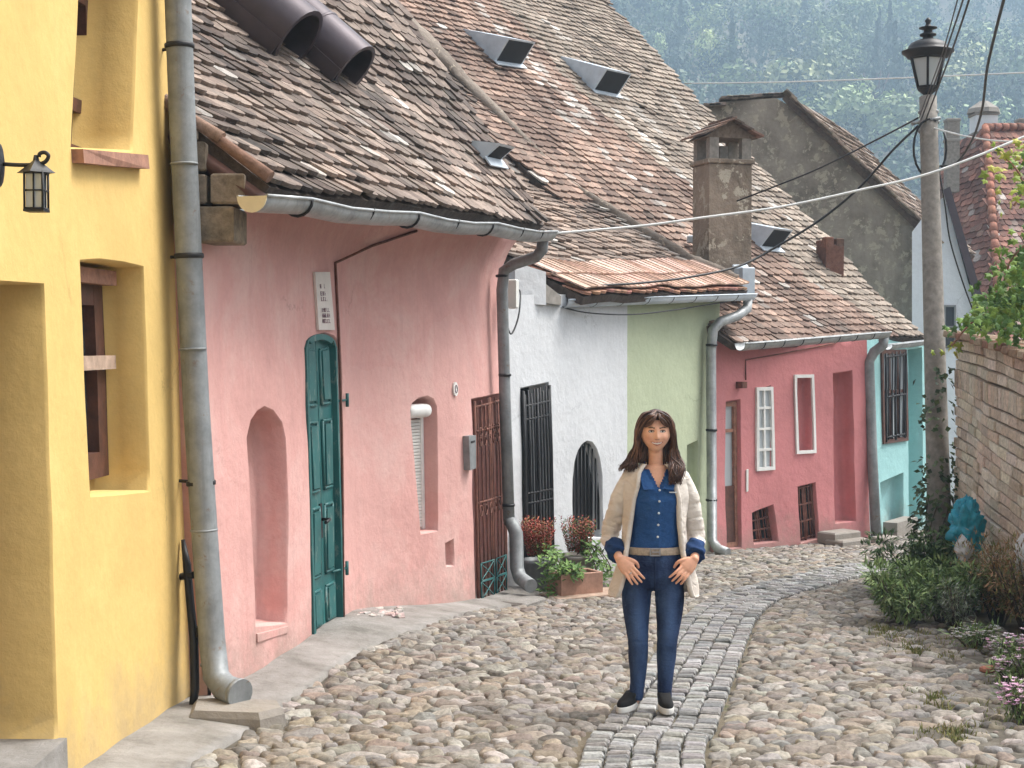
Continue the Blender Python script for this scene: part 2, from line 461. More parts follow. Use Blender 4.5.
# ------------------------------------------------------------------ roofs
class Roof:
    """ruled roof surface: eave curve E(u), up-slope profile at both ends"""
    def __init__(s, left, right, seed=0, wob=0.04):
        s.L = left; s.Rr = right; s.seed = seed; s.wob = wob     # polylines from eave up, same number of points
        s.ll = s._cum(left); s.rl = s._cum(right)
        s.H = (s.ll[-1] + s.rl[-1]) / 2
    @staticmethod
    def _cum(p):
        c = [0]
        for a, b in zip(p, p[1:]): c.append(c[-1] + (b - a).length)
        return c
    @staticmethod
    def _ev(p, c, v):
        t = v * c[-1]; i = 0
        while i < len(c) - 2 and c[i + 1] < t: i += 1
        return p[i] + (p[i + 1] - p[i]) * ((t - c[i]) / (c[i + 1] - c[i]))
    def pos(s, u, v, h=0.0):
        a = s._ev(s.L, s.ll, v); b = s._ev(s.Rr, s.rl, v); p = a + (b - a) * u
        w = s.wob * (noise.noise(V((u * 4, v * 5, s.seed))) + 0.4 * noise.noise(V((u * 11, v * 13, s.seed))))
        w -= 0.05 * math.sin(math.pi * min(max(u, 0), 1)) * math.sin(math.pi * min(max(v, 0), 1))
        if h or w:
            n = s.nrm(u, v); p = p + n * (h + w)
        return p
    def raw(s, u, v):
        a = s._ev(s.L, s.ll, v); b = s._ev(s.Rr, s.rl, v); return a + (b - a) * u
    def nrm(s, u, v):
        e = 0.02
        du = s.raw(u + e, v) - s.raw(u - e, v); dv = s.raw(u, min(v + e, 1)) - s.raw(u, max(v - e, 0))
        return du.cross(dv).normalized()
    def find(s, px, py):
        r = ray(px, py); best = (1e9, 0, 0)
        u0, u1, v0, v1 = -0.1, 1.1, 0, 1
        for it in range(4):
            for i in range(21):
                for j in range(21):
                    u = u0 + (u1 - u0) * i / 20; v = v0 + (v1 - v0) * j / 20
                    p = s.raw(u, v) - CAM; d = (p.x / p.y - r.x) ** 2 + (p.z / p.y - r.z) ** 2
                    if d < best[0]: best = (d, u, v)
            _, u, v = best; du = (u1 - u0) / 10; dv = (v1 - v0) / 10
            u0, u1, v0, v1 = u - du, u + du, max(0, v - dv), min(1, v + dv)
        return best[1], best[2]

def lerp3(a, b, t): return tuple(a[i] + (b[i] - a[i]) * t for i in range(3))

def tile_roof(mb, rf, colour, w=0.165, ex=0.15, clip=None, thick=0.016, pointed=True, jit=1.0, vmax=1.0):
    """every tile modelled, laid in staggered courses; colour(px-independent u,v,rand) gives its own clay colour"""
    rows = int(rf.H * vmax / ex)
    for j in range(rows):
        v = (j + 0.0) * ex / rf.H
        wl = (rf.raw(1, v) - rf.raw(0, v)).length
        n = int(wl / w)
        rowj = rnd.uniform(-.008, .008) * jit
        for i in range(-1, n + 1):
            u = (i + 0.5 + (0.5 if j % 2 else 0) + rnd.uniform(-.06, .06) * jit) * w / wl
            if u < 0 or u > 1: continue
            if clip and not clip(u, v): continue
            p = rf.pos(u, v); nn = rf.nrm(u, v)
            e = 0.01
            tx = (rf.raw(u + e, v) - rf.raw(u - e, v)).normalized(); ty = nn.cross(tx).normalized()
            yaw = rnd.gauss(0, 0.035) * jit; tx, ty = tx * math.cos(yaw) + ty * math.sin(yaw), ty * math.cos(yaw) - tx * math.sin(yaw)
            lift = 0.045 + rnd.uniform(-.006, .016) * jit; roll = rnd.gauss(0, .02) * jit
            if rnd.random() < 0.02 * jit: lift += 0.02
            L = ex * 2.0; hw = w * 0.485
            if pointed: prof = [(-hw, L), (-hw, 0.045), (-hw * .62, 0.014), (0, 0.0), (hw * .62, 0.014), (hw, 0.045), (hw, L)]
            else: prof = [(-hw, L), (-hw, 0.0), (hw, 0.0), (hw, L)]
            base = p - ty * 0.02 + ty * (rowj + rnd.uniform(-.012, .012) * jit)
            top = []; bot = []
            for (x, y) in prof:
                hgt = lift * (1 - y / L) + 0.006 + roll * x
                q = base + tx * x + ty * y + nn * hgt
                top.append(q); bot.append(q - nn * thick - nn * 0.012 * (1 - y / L))
            m = len(top); o = len(mb.v)
            mb.v.extend(tuple(q) for q in top + bot)
            mb.tint = colour(u, v, p)
            mb.face([o + k for k in range(m)])
            for k in range(m - 1): mb.face([o + k + 1, o + k, o + m + k, o + m + k + 1])
    mb.tint = (1, 1, 1)

def roof_deck(mb, rf, h0=-0.01, h1=-0.09, nu=12, nv=12, u0=0, u1=1, v0=0, v1=1):
    o = len(mb.v)
    for hh in (h0, h1):
        for i in range(nu + 1):
            for j in range(nv + 1): mb.v.append(tuple(rf.pos(u0 + (u1 - u0) * i / nu, v0 + (v1 - v0) * j / nv, hh)))
    N = (nu + 1) * (nv + 1); id_ = lambda i, j, k: o + k * N + i * (nv + 1) + j
    for i in range(nu):
        for j in range(nv):
            mb.face([id_(i, j, 0), id_(i + 1, j, 0), id_(i + 1, j + 1, 0), id_(i, j + 1, 0)])
            mb.face([id_(i, j, 1), id_(i, j + 1, 1), id_(i + 1, j + 1, 1), id_(i + 1, j, 1)])
    for i in range(nu):
        for j in (0, nv): mb.face([id_(i, j, 0), id_(i, j, 1), id_(i + 1, j, 1), id_(i + 1, j, 0)])
    for j in range(nv):
        for i in (0, nu): mb.face([id_(i, j, 0), id_(i, j + 1, 0), id_(i, j + 1, 1), id_(i, j, 1)])

def half_gutter(mb, pts, r=0.075, seg=9, bead=True, straps=()):
    """half-round gutter along pts; open on top"""
    pts = [V(p) for p in pts]; o = len(mb.v); n = len(pts)
    t = (pts[-1] - pts[0]).normalized(); side = V((t.y, -t.x, 0)).normalized()
    prof = [(math.cos(math.pi + math.pi * k / seg), math.sin(math.pi + math.pi * k / seg)) for k in range(seg + 1)]
    for rr in (r, r - 0.006):
        for p in pts:
            for a, b in prof: mb.v.append(tuple(p + side * a * rr + V((0, 0, b * rr))))
    m = seg + 1
    sm = mb.smooth; mb.smooth = True
    for k in range(2):
        for i in range(n - 1):
            for j in range(seg):
                q = [o + k * n * m + i * m + j, o + k * n * m + i * m + j + 1, o + k * n * m + (i + 1) * m + j + 1, o + k * n * m + (i + 1) * m + j]
                mb.face(q if k == 0 else q[::-1])
    mb.smooth = sm
    mb.tube([p + side * r for p in pts], 0.011, 6); mb.tube([p - side * r for p in pts], 0.008, 6)
    return side
# ================================================================== ground, lane, pavement
def gp(px, py):
    """the ground point seen at a pixel"""
    r = ray(px, py); lo, hi = 2.0, 60.0
    for _ in range(40):
        m = (lo + hi) / 2; p = CAM + r * m
        if p.z > zg(p.x, p.y): lo = m
        else: hi = m
    return V((p.x, p.y, zg(p.x, p.y)))

def sheet(name, xs, ys, zf, mat, kind='structure'):
    mb = MB(); mb.smooth = True
    for y in ys:
        for x in xs: mb.v.append((x, y, zf(x, y)))
    n = len(xs)
    for j in range(len(ys) - 1):
        for i in range(n - 1): mb.face([j * n + i, j * n + i + 1, (j + 1) * n + i + 1, (j + 1) * n + i])
    return tag(mb.build(name, mat, origin=(0, 0, 0)), kind=kind)

def frange(a, b, st):
    n = max(1, int(round((b - a) / st))); return [a + (b - a) * i / n for i in range(n + 1)]

def ground_mat():
    n = NT('earth_and_grass'); p = n.pos()
    a = n.ramp(n.noise(2.5, 7, 0.7, p), [(0.3, (0.10, 0.085, 0.055)), (0.55, (0.18, 0.15, 0.11)), (0.7, (0.07, 0.09, 0.035))])
    n.base(a); n.bump(n.noise(18, 8, 0.7, p), 0.8, 0.03); return n.fin(0.95, 0, 0.2)
def joint_mat():
    n = NT('lane_bed_grit'); p = n.pos()
    a = n.ramp(n.noise(6, 7, 0.75, p), [(0.3, (0.08, 0.07, 0.057)), (0.55, (0.135, 0.12, 0.098)), (0.68, (0.19, 0.17, 0.14)), (0.8, (0.05, 0.06, 0.025))])
    n.base(a); n.bump(n.noise(60, 6, 0.7, p), 0.8, 0.01); return n.fin(0.95, 0, 0.15)
def pave_mat():
    n = NT('worn_pavement_concrete'); p = n.pos()
    a = n.ramp(n.noise(2.2, 8, 0.7, p), [(0.3, (0.13, 0.12, 0.105)), (0.5, (0.26, 0.245, 0.225)), (0.7, (0.37, 0.35, 0.33))])
    c = n.ramp(n.noise(14, 8, 0.75, p), [(0.6, (0, 0, 0)), (0.68, (0.6,) * 3)])
    a = n.mix(c, a, (0.16, 0.14, 0.12, 1))
    n.base(a); n.bump(n.noise(20, 9, 0.72, p), 0.7, 0.02); return n.fin(0.92, 0, 0.2)
M['earth'] = ground_mat(); M['joint'] = joint_mat(); M['pave'] = pave_mat()

xs = frange(-200, -12, 8) + frange(-10, 12, 0.5) + frange(14, 330, 8)
ys = frange(-30, 2, 2) + frange(2.5, 26, 0.4) + frange(28, 70, 3) + frange(78, 640, 8)
sheet('ground', xs, ys, lambda x, y: zg(x, y) - 0.03, M['earth'])

# edges of the cobbled lane, in plan: (y, x)
LEFT = [(2, -1.2)] + [(g.y, g.x) for g in (gp(*q) for q in [(180, 768), (235, 735), (285, 700), (335, 664), (378, 640), (425, 626), (478, 610), (535, 602)])] + [(14.6, 0.30), (17.0, 1.6), (19, 2.8), (20.6, 4.9), (22.5, 6.2), (26, 8)]
RIGHT = [(2, 2.7), (6.9, 2.22), (8.6, 2.55), (10.3, 2.92), (11.4, 2.95), (12.5, 3.0), (14.3, 3.5), (16.8, 4.25), (18.3, 5.4), (19.5, 9.0), (22, 12.0), (26, 14)]
def edge(tab, y):
    for (a, xa), (b, xb) in zip(tab, tab[1:]):
        if y <= b: return xa + (xb - xa) * max(0, (y - a)) / (b - a) if b > a else xa
    return tab[-1][1]

# the channel of squared setts down the middle
CH = [V((q.x, q.y)) for q in (gp(*c) for c in [(641, 768), (661, 722), (681, 685), (703, 645), (722, 615), (748, 597), (795, 583), (860, 568), (915, 560)])]
CH = [V((CH[0].x - 0.28 * (CH[0].y - 2) * 0.35, 2.0))] + CH
CHC = smooth_curve(CH, 10)
CHW = 0.30
def ch_dist(x, y):
    best = 1e9; q = V((x, y))
    for a, b in zip(CHC, CHC[1:]):
        d = b - a; t = max(0, min(1, (q - a).dot(d) / d.dot(d))); best = min(best, (a + d * t - q).length)
    return best
def lane_dip(x, y):
    d = ch_dist(x, y); return -0.035 * math.exp(-(d / 0.5) ** 2)

def lane_z(x, y): return zg(x, y) + lane_dip(x, y) - 0.012
mb = MB(); mb.smooth = True
ly = frange(2, 25, 0.25); NX = 40
for y in ly:
    a, b = edge(LEFT, y) - 0.4, edge(RIGHT, y) + 0.35
    for i in range(NX + 1):
        x = a + (b - a) * i / NX; mb.v.append((x, y, lane_z(x, y)))
for j in range(len(ly) - 1):
    for i in range(NX): mb.face([j * (NX + 1) + i, j * (NX + 1) + i + 1, (j + 1) * (NX + 1) + i + 1, (j + 1) * (NX + 1) + i])
tag(mb.build('lane', M['joint'], origin=(0, 0, 0)), kind='structure')

def pick(pal, jit=0.12):
    c = rnd.choice(pal); k = 1 + rnd.uniform(-jit, jit)
    return tuple(max(0.01, v * k * (1 + rnd.uniform(-.03, .03))) for v in c)
STONE = [(0.25, 0.225, 0.195), (0.30, 0.28, 0.25), (0.21, 0.19, 0.165), (0.35, 0.33, 0.30), (0.28, 0.24, 0.195), (0.24, 0.23, 0.22), (0.17, 0.155, 0.14), (0.31, 0.275, 0.225), (0.38, 0.36, 0.33), (0.27, 0.225, 0.195), (0.26, 0.25, 0.24)]
mb = MB(); mb.smooth = True
y = 2.6; SEG = 12
while y < 23.5:
    far = max(0, min(1, (y - 7) / 10)); row = 0.070 + 0.030 * rnd.random()
    a, b = edge(LEFT, y) - 0.02, min(edge(RIGHT, y) + 0.25, 0.42 * y + 0.8)
    x = a + rnd.uniform(0, .1)
    while x < b:
        w = rnd.uniform(0.08, 0.16) if rnd.random() < 0.88 else rnd.uniform(0.16, 0.25)
        cy = y + rnd.uniform(-.02, .02) + 0.03 * math.sin(x * 2.1 + y); dd_ = ch_dist(x + w / 2, cy)
        if dd_ < CHW + w * .5:
            w = .08
            if ch_dist(x + w / 2, cy) < CHW + .04: x += .025; continue
        cx = x + w / 2; x += w + 0.004
        if cx > edge(RIGHT, y) - 0.25 and rnd.random() < 0.35: continue
        hgt = rnd.uniform(0.008, 0.018); rx = w / 2 * rnd.uniform(.93, 1.03); ry = row / 2 * rnd.uniform(.86, 1.22)
        th = rnd.gauss(0, 0.16); ct, st = math.cos(th), math.sin(th); sx, sy = rnd.gauss(0, .09), rnd.gauss(0.05, .16)
        z0 = zg(cx, cy) + lane_dip(cx, cy) - 0.006
        pw = rnd.uniform(2.0, 3.6); seedv = rnd.uniform(0, 99); mb.tint = tuple(v_ * q_ for v_, q_ in zip(pick(STONE, .20), (.95, .92, .88)))
        o = len(mb.v); mb.v.append((cx, cy, z0 + hgt))
        for (k, hh) in ((0.55, 0.96), (0.88, 0.62), (1.0, -0.7)):
            for q in range(SEG):
                an = 2 * math.pi * q / SEG; c_, s_ = math.cos(an), math.sin(an)
                rr = (abs(c_) ** pw + abs(s_) ** pw) ** (-1 / pw) * (1 + 0.10 * math.sin(an * 2 + seedv) + 0.07 * math.sin(an * 3 + seedv * 2) + 0.04 * math.sin(an * 5 + seedv * 3))
                lx, ly_ = c_ * rr * rx * k, s_ * rr * ry * k
                mb.v.append((cx + lx * ct - ly_ * st, cy + lx * st + ly_ * ct, z0 + hgt * hh + (lx * sx + ly_ * sy) * (k < 1) + .006 * math.sin(an * 2 + seedv * 3) * (k < .9) + rnd.uniform(-.003, .003)))
        for q in range(SEG): mb.face([o, o + 1 + q, o + 1 + (q + 1) % SEG])
        for k in range(2):
            for q in range(SEG):
                mb.face([o + 1 + k * SEG + q, o + 1 + (k + 1) * SEG + q, o + 1 + (k + 1) * SEG + (q + 1) % SEG, o + 1 + k * SEG + (q + 1) % SEG])
    y += row * rnd.uniform(0.92, 1.0)
tag(mb.build('cobblestone_paving', M['stone'], origin=(0, 0, 0)), kind='structure')

mb = MB()
SETT = [(0.27, 0.26, 0.245), (0.31, 0.305, 0.295), (0.24, 0.23, 0.22), (0.35, 0.345, 0.335), (0.28, 0.265, 0.245), (0.20, 0.20, 0.20)]
cum = [0]
for a, b in zip(CHC, CHC[1:]): cum.append(cum[-1] + (b - a).length)
def ch_at(t):
    i = 0
    while i < len(cum) - 2 and cum[i + 1] < t: i += 1
    d = (CHC[i + 1] - CHC[i]); k = (t - cum[i]) / d.length; return CHC[i] + d * k, d.normalized()
NC = 5
for col in range(NC):
    t = rnd.uniform(0, .05); off = (col - (NC - 1) / 2) * (2 * CHW / NC)
    while t < cum[-1] - 0.1:
        L = rnd.uniform(0.042, 0.072); p, d = ch_at(t + L / 2); n = V((d.y, -d.x)); t += L + 0.008
        c = p + n * (off + rnd.uniform(-.004, .004)); z = zg(c.x, c.y) + lane_dip(c.x, c.y) + rnd.uniform(-.011, .011)
        ang = math.atan2(d.y, d.x) + rnd.gauss(0, 0.075); hw = CHW / NC - 0.0035; hl = L / 2
        rot = Matrix.Rotation(ang, 3, 'Z') @ Matrix.Rotation(rnd.gauss(0, .09), 3, 'Y') @ Matrix.Rotation(rnd.gauss(0, .05), 3, 'X')
        mb.tint = pick(SETT, 0.22)
        mb.box((c.x, c.y, z), (2 * hl, 2 * hw * rnd.uniform(.9, 1), 0.07), rot, 0.010)
tag(mb.build('sett_channel', M['sett'], origin=(0, 0, 0)), kind='structure')

# pavement along the houses
mb = MB(); mb.smooth = True
inner = [(2, -1.98), (6.9, -1.95), (8.2, -1.86), (8.9, -1.62), (10.1, -1.42), (10.9, -1.28), (11.4, -1.2), (12.9, -0.42), (13.9, -0.15), (14.3, 0.05)]
pys = frange(2, 14.1, 0.15); NP = 8
for y in pys:
    a = edge(inner, y); b = edge(LEFT, y) + 0.03
    for i in range(NP + 1):
        k = i / NP; x = a + (b - a) * k
        x += 0.03 * noise.noise(V((y * 2.5, 3, 0))) * k
        z = zg(x, y) + 0.055 - 0.055 * max(0, k - .3) + 0.012 * noise.noise(V((x * 3, y * 3, 0)))
        mb.v.append((x, y, z))
    mb.v.append((b + 0.02, y, zg(b, y) - 0.06))
for j in range(len(pys) - 1):
    for i in range(NP + 1): mb.face([j * (NP + 2) + i, j * (NP + 2) + i + 1, (j + 1) * (NP + 2) + i + 1, (j + 1) * (NP + 2) + i])
tag(mb.build('pavement', M['pave'], origin=(0, 0, 0)), kind='structure')

# ================================================================== facades
yel = Facade([(-1.95, 2.6), (-1.92, 5.0), (-1.905, 6.94), (-1.80, 8.60)], batter=0.03, zref=-0.4, wob=0.010, seed=1)
pnk = Facade([(-1.78, 7.9), (-1.56, 8.95), (-1.34, 10.1), (-1.215, 10.8), (-1.117, 11.4), (-0.72, 12.1), (-0.318, 12.9), (-0.04, 13.95)], batter=0.028, zref=-0.6, cove=(2.12, 0.4, 0.17), wob=0.018, seed=2)
whi = Facade([(-0.06, 14.02), (1.26, 16.4), (2.60, 18.80)], batter=0.0, zref=-0.8, wob=0.012, seed=3)
ros = Facade([(2.53, 18.46), (3.37, 19.2), (4.86, 20.3)], batter=0.03, zref=-1.0, wob=0.022, seed=4)
tea = Facade([(4.9, 20.62), (5.7, 21.7), (6.65, 22.95)], batter=0.03, zref=-1.1, wob=0.015, seed=5)

def hole(f, px, dep, back=True, mi=0): return ([f.loc(*p) for p in px], dep, back, mi)
def outline(f, s0, s1, top, n=8, dip=0.35):
    """closed (s,z) outline: foot below the ground, top given by function of s"""
    a = []
    for i in range(n + 1):
        t = s0 + (s1 - s0) * i / n; p, d = f.frame(t); a.append((t, zg(p.x, p.y) - dip))
    b = [(s0 + (s1 - s0) * i / n, top(s0 + (s1 - s0) * i / n)) for i in range(n, -1, -1)]
    return a + b

# ---- 1 yellow house
yroot = thing('yellow_house', 'tall yellow plastered house at the near end, deep window recesses', 'house', (-2.2, 6, zg(-2, 6)))
mb = MB()
H = [hole(yel, [(83, -70), (140, -70), (133, 150), (71, 147)], 0.34),
     hole(yel, [(90, 495), (85, 380), (80, 262), (100, 261), (124, 264), (143, 268), (146, 380), (150, 490)], 0.28),
     hole(yel, [(-420, 850), (-500, 255), (42, 285), (50, 520), (57, 742)], 0.5)]
mt = yel.len
H[2][0][0] = (H[2][0][0][0], H[2][0][-1][1]); H[2][0][1] = (H[2][0][0][0], H[2][0][1][1])
wall_mesh(mb, yel, outline(yel, 0, mt, lambda s: 5.6), H, 0.22)
body(mb, yel, 0, mt, -0.9, 5.6, 6.0)
mb.build('wall', M['yellow'], yroot)
# roof above the picture
mb = MB(); mb.cur = 0
a0, a1 = yel.pos(0, 5.6, 0.35), yel.pos(mt, 5.6, 0.35)
yr = Roof([a0 + V((0, -.3, 0)), a0 + V((-3.3, -.3, 2.9))], [a1 + V((0, .3, 0)), a1 + V((-3.3, .3, 2.9))], 3)
TILE = [(0.27, 0.165, 0.125), (0.21, 0.135, 0.11), (0.33, 0.21, 0.16), (0.17, 0.12, 0.10), (0.30, 0.17, 0.12)]
roof_deck(mb, yr, 0.03, -0.05)
mb.tint = (0.2, 0.13, 0.1)
mb.build('roof', M['mortar'], yroot)
# window joinery set deep in the recesses
def yframe(px_loop, o, name, mats=('darkwood',)):
    mb = MB(); slab(mb, yel, px_loop, o, o + 0.03); return mb.build(name, M[mats[0]], yroot)
mb = MB()
tl, bl = yel.loc(71, -70), yel.loc(71, 147)
tr, br = yel.loc(140, -70), yel.loc(133, 150)
def frame_sz(mb, f, s0, s1, z0, z1, o, t=0.05, dep=0.05, bars=(), hb=()):
    for (a, b, c, d) in [(s0, s0 + t, z0, z1), (s1 - t, s1, z0, z1), (s0 + t, s1 - t, z1 - t, z1), (s0 + t, s1 - t, z0, z0 + t)]:
        slab(mb, f, [(a, c), (b, c), (b, d), (a, d)], o, o + dep, px=False)
    for k in bars:
        m = s0 + (s1 - s0) * k; slab(mb, f, [(m - t * .35, z0 + t), (m + t * .35, z0 + t), (m + t * .35, z1 - t), (m - t * .35, z1 - t)], o + 0.005, o + dep * .8, px=False)
    for k in hb:
        m = z0 + (z1 - z0) * k; slab(mb, f, [(s0 + t, m - t * .35), (s1 - t, m - t * .35), (s1 - t, m + t * .35), (s0 + t, m + t * .35)], o + 0.003, o + dep * .85, px=False)
def window(f, root, s0, s1, z0, z1, o, fm='whitepaint', t=0.05, bars=(0.5,), hb=(0.5,), glass='glass', dep=0.05, nm='window'):
    mb = MB(); frame_sz(mb, f, s0, s1, z0, z1, o, t, dep, bars, hb)
    w = mb.build(nm, M[fm], root)
    g = MB(); slab(g, f, [(s0 + t * .5, z0 + t * .5), (s1 - t * .5, z0 + t * .5), (s1 - t * .5, z1 - t * .5), (s0 + t * .5, z1 - t * .5)], o - 0.006, o + 0.012, px=False)
    g.build('pane', M[glass], w); return w
window(yel, yroot, tl[0] + .005, tr[0] - .02, bl[1] + .02, tl[1] - .03, -0.335, 'darkwood', 0.10, (0.5,), (0.33,), dep=0.07)
mb = MB(); s0 = bl[0]
for k in range(2):
    a = yel.loc(79 + 5 * k, -40); b = yel.loc(80 + 5 * k, 128)
    mb.tube([yel.pos(bl[0] + .07 + .09 * k, tl[1] - .2, -0.13), yel.pos(bl[0] + .07 + .09 * k, bl[1] + 0.11, -0.13)], 0.009, 6)
for zz in (bl[1] + .11, bl[1] + .5):
    mb.tube([yel.pos(bl[0] + .01, zz, -0.13), yel.pos(bl[0] + .2, zz, -0.13)], 0.007, 6)
mb.build('shutter_bar', M['iron'], yroot)
mb = MB(); slab(mb, yel, [(72, 163), (140, 169), (139, 155), (71, 149)], -0.2, 0.055)
mb.build('sill', M['oldwood'], yroot)
l2a, l2b, l2c = yel.loc(80, 262), yel.loc(90, 495), yel.loc(150, 490)
window(yel, yroot, l2b[0] + .0, l2c[0] - .03, l2b[1] + .01, l2a[1] - .05, -0.275, 'darkwood', 0.13, (0.5,), (), dep=0.07)
mb = MB(); mz = yel.loc(85, 365)[1]
slab(mb, yel, [(l2b[0], mz - .035), (l2c[0] - .03, mz - .035), (l2c[0] - .03, mz + .035), (l2b[0], mz + .035)], -0.21, -0.15, px=False)
mb.build('transom', M['rawwood'], yroot)
mb = MB(); slab(mb, yel, [(l2b[0] + .01, l2a[1] - .075), (l2c[0]-.02, l2a[1] - .075), (l2c[0]-.02, l2a[1] + .0), (l2b[0] + .01, l2a[1])], -0.275, -0.13, px=False)
mb.build('lintel', M['oldwood'], yroot)
# door in the near recess with its stone step
mb = MB(); d0, d1 = yel.loc(-420, 800), yel.loc(56, 735)
dz = yel.loc(42, 285)[1]
slab(mb, yel, [(d0[0] + .05, d1[1] + .02), (d1[0] - .05, d1[1] + .02), (d1[0] - .05, dz - .08), (d0[0] + .05, dz - .08)], -0.49, -0.42, px=False)
dd = mb.build('door', M['darkwood'], yroot)
mb = MB(); mb.tube([yel.pos(d0[0] + .2, 0.55, -.36), yel.pos(d0[0] + .32, 0.55, -.36)], .012, 8); mb.tube([yel.pos(d0[0] + .2, 0.55, -.43), yel.pos(d0[0] + .2, 0.55, -.36)], .012, 8)
mb.build('handle', M['iron'], dd)
mb = MB(); slab(mb, yel, [(d0[0] - .15, zg(-2, 5) - .3), (d1[0] + .03, zg(-2, 5.6) - .3), (d1[0] + .03, d1[1] - .02), (d0[0] - .15, d1[1] - .02)], -0.48, 0.035, px=False)
mb.build('step', M['pave'], yroot)

# ---- 2 pink house
proot = thing('pink_house', 'pink plastered cottage with the arched green double door', 'house', (-1.6, 11, zg(-1.6, 11)))
g0, g1 = at(252, 196, 8.15), at(548, 233, 13.45)
SB = pnk.loc(240, 260)[0]; ZB = pnk.loc(215, 244)[1]
def pink_top(s):
    k = s / pnk.len; return g0.z + (g1.z - g0.z) * k + 0.02 if s > SB else ZB
mb = MB()
pniche = [(257, 625), (251, 520), (247, 440), (251, 422), (258, 412), (265, 408), (273, 412), (281, 424), (284, 440), (286, 520), (288, 622)]
pdoor = [(313, 641), (309, 500), (306, 360), (309, 345), (317, 336), (325, 334), (334, 337), (341, 347), (342, 400), (343, 500), (344, 626)]
pwin = [(420, 533), (416, 470), (411, 412), (413, 404), (419, 399), (427, 397), (433, 400), (436, 408), (437, 470), (438, 530)]
pvent = [(447, 566), (446, 544), (454, 540), (455, 565)]
pgate = [(476, 609), (473, 500), (471, 400), (502, 394), (504, 500), (505, 600)]
H = [hole(pnk, pniche, 0.20), hole(pnk, pdoor, 0.12, True, 1), hole(pnk, pwin, 0.17), hole(pnk, pvent, 0.09), hole(pnk, pgate, 0.45, True, 1)]
S0 = pnk.loc(211, 680)[0]
wall_mesh(mb, pnk, outline(pnk, max(0, S0), pnk.len, pink_top), H, 0.16)
body(mb, pnk, max(0, S0), pnk.len, -0.9, 2.25, 5.0)
mb.build('wall', [M['pink'], M['dark']], proot)
# niche sill
mb = MB(); a = pnk.loc(257, 626); b = pnk.loc(288, 623)
A = [pnk.pos(a[0], a[1] - .10, .012), pnk.pos(b[0], b[1] - .06, .012), pnk.pos(b[0], b[1] - .06, -.19), pnk.pos(a[0], a[1] - .10, -.19)]
B = [pnk.pos(a[0], a[1] - .05, .012), pnk.pos(b[0], b[1] - .02, .012), pnk.pos(b[0], b[1] + .02, -.19), pnk.pos(a[0], a[1] + .01, -.19)]
mb.hexa(A + B); mb.build('sill', M['pink'], proot)

# green double door: frame, two leaves with raised panels, hinges, handle
def off_loop(f, px, k):
    L = [V(f.loc(*p)) for p in px]; c = sum(L, V((0, 0))) / len(L)
    return [(p[0] + (c[0] - p[0]) * k[0] if True else 0, p[1] + (c[1] - p[1]) * k[1]) for p in L]
L = [V(pnk.loc(*p)) for p in pdoor]
sL, sR = min(p[0] for p in L[1:]), L[-1][0]
zb = L[0][1]; zb2 = L[-1][1]; zspr = L[3][1] - .02; ztop = max(p[1] for p in L)
def arch_z(s, inset=0.0):
    m = (sL + sR) / 2; hw = (sR - sL) / 2 - inset; t = max(-1, min(1, (s - m) / hw))
    return zspr + (ztop - inset - zspr) * math.sqrt(max(0, 1 - t * t))
dr = MB()
def arch_loop(s0, s1, z0, ins=0.0, n=8, ztop_fn=None):
    fn = ztop_fn or arch_z
    return [(s0, z0), (s1, z0)] + [(s1 + (s0 - s1) * k / n, fn(s1 + (s0 - s1) * k / n, ins)) for k in range(n + 1)]
fr = MB()
n = 14; ft = 0.04
outer = [(sR, zb2), (sR, zspr)] + [(sR + (sL - sR) * k / n, arch_z(sR + (sL - sR) * k / n)) for k in range(1, n)] + [(sL, zspr), (sL, zb)]
m_ = (sL + sR) / 2
inn = [(s + (m_ - s) * ft / ((sR - sL) / 2), z - (ft if z > zspr + .05 else 0)) for s, z in outer]
o = len(fr.v)
for lp in (outer, inn):
    for oo in (-0.10, 0.014):
        for p in lp: fr.v.append(tuple(pnk.pos(p[0], p[1], oo)))
K = len(outer)
for i in range(K - 1):
    fr.face([o + K + i, o + K + i + 1, o + 3 * K + i + 1, o + 3 * K + i]); fr.face([o + 2 * K + i, o + 2 * K + i + 1, o + 3 * K + i + 1, o + 3 * K + i][::-1])
    fr.face([o + i, o + i + 1, o + K + i + 1, o + K + i])
droot = fr.build('door', M['greendoor'], proot)
pw = (sR - sL) / 2 - ft
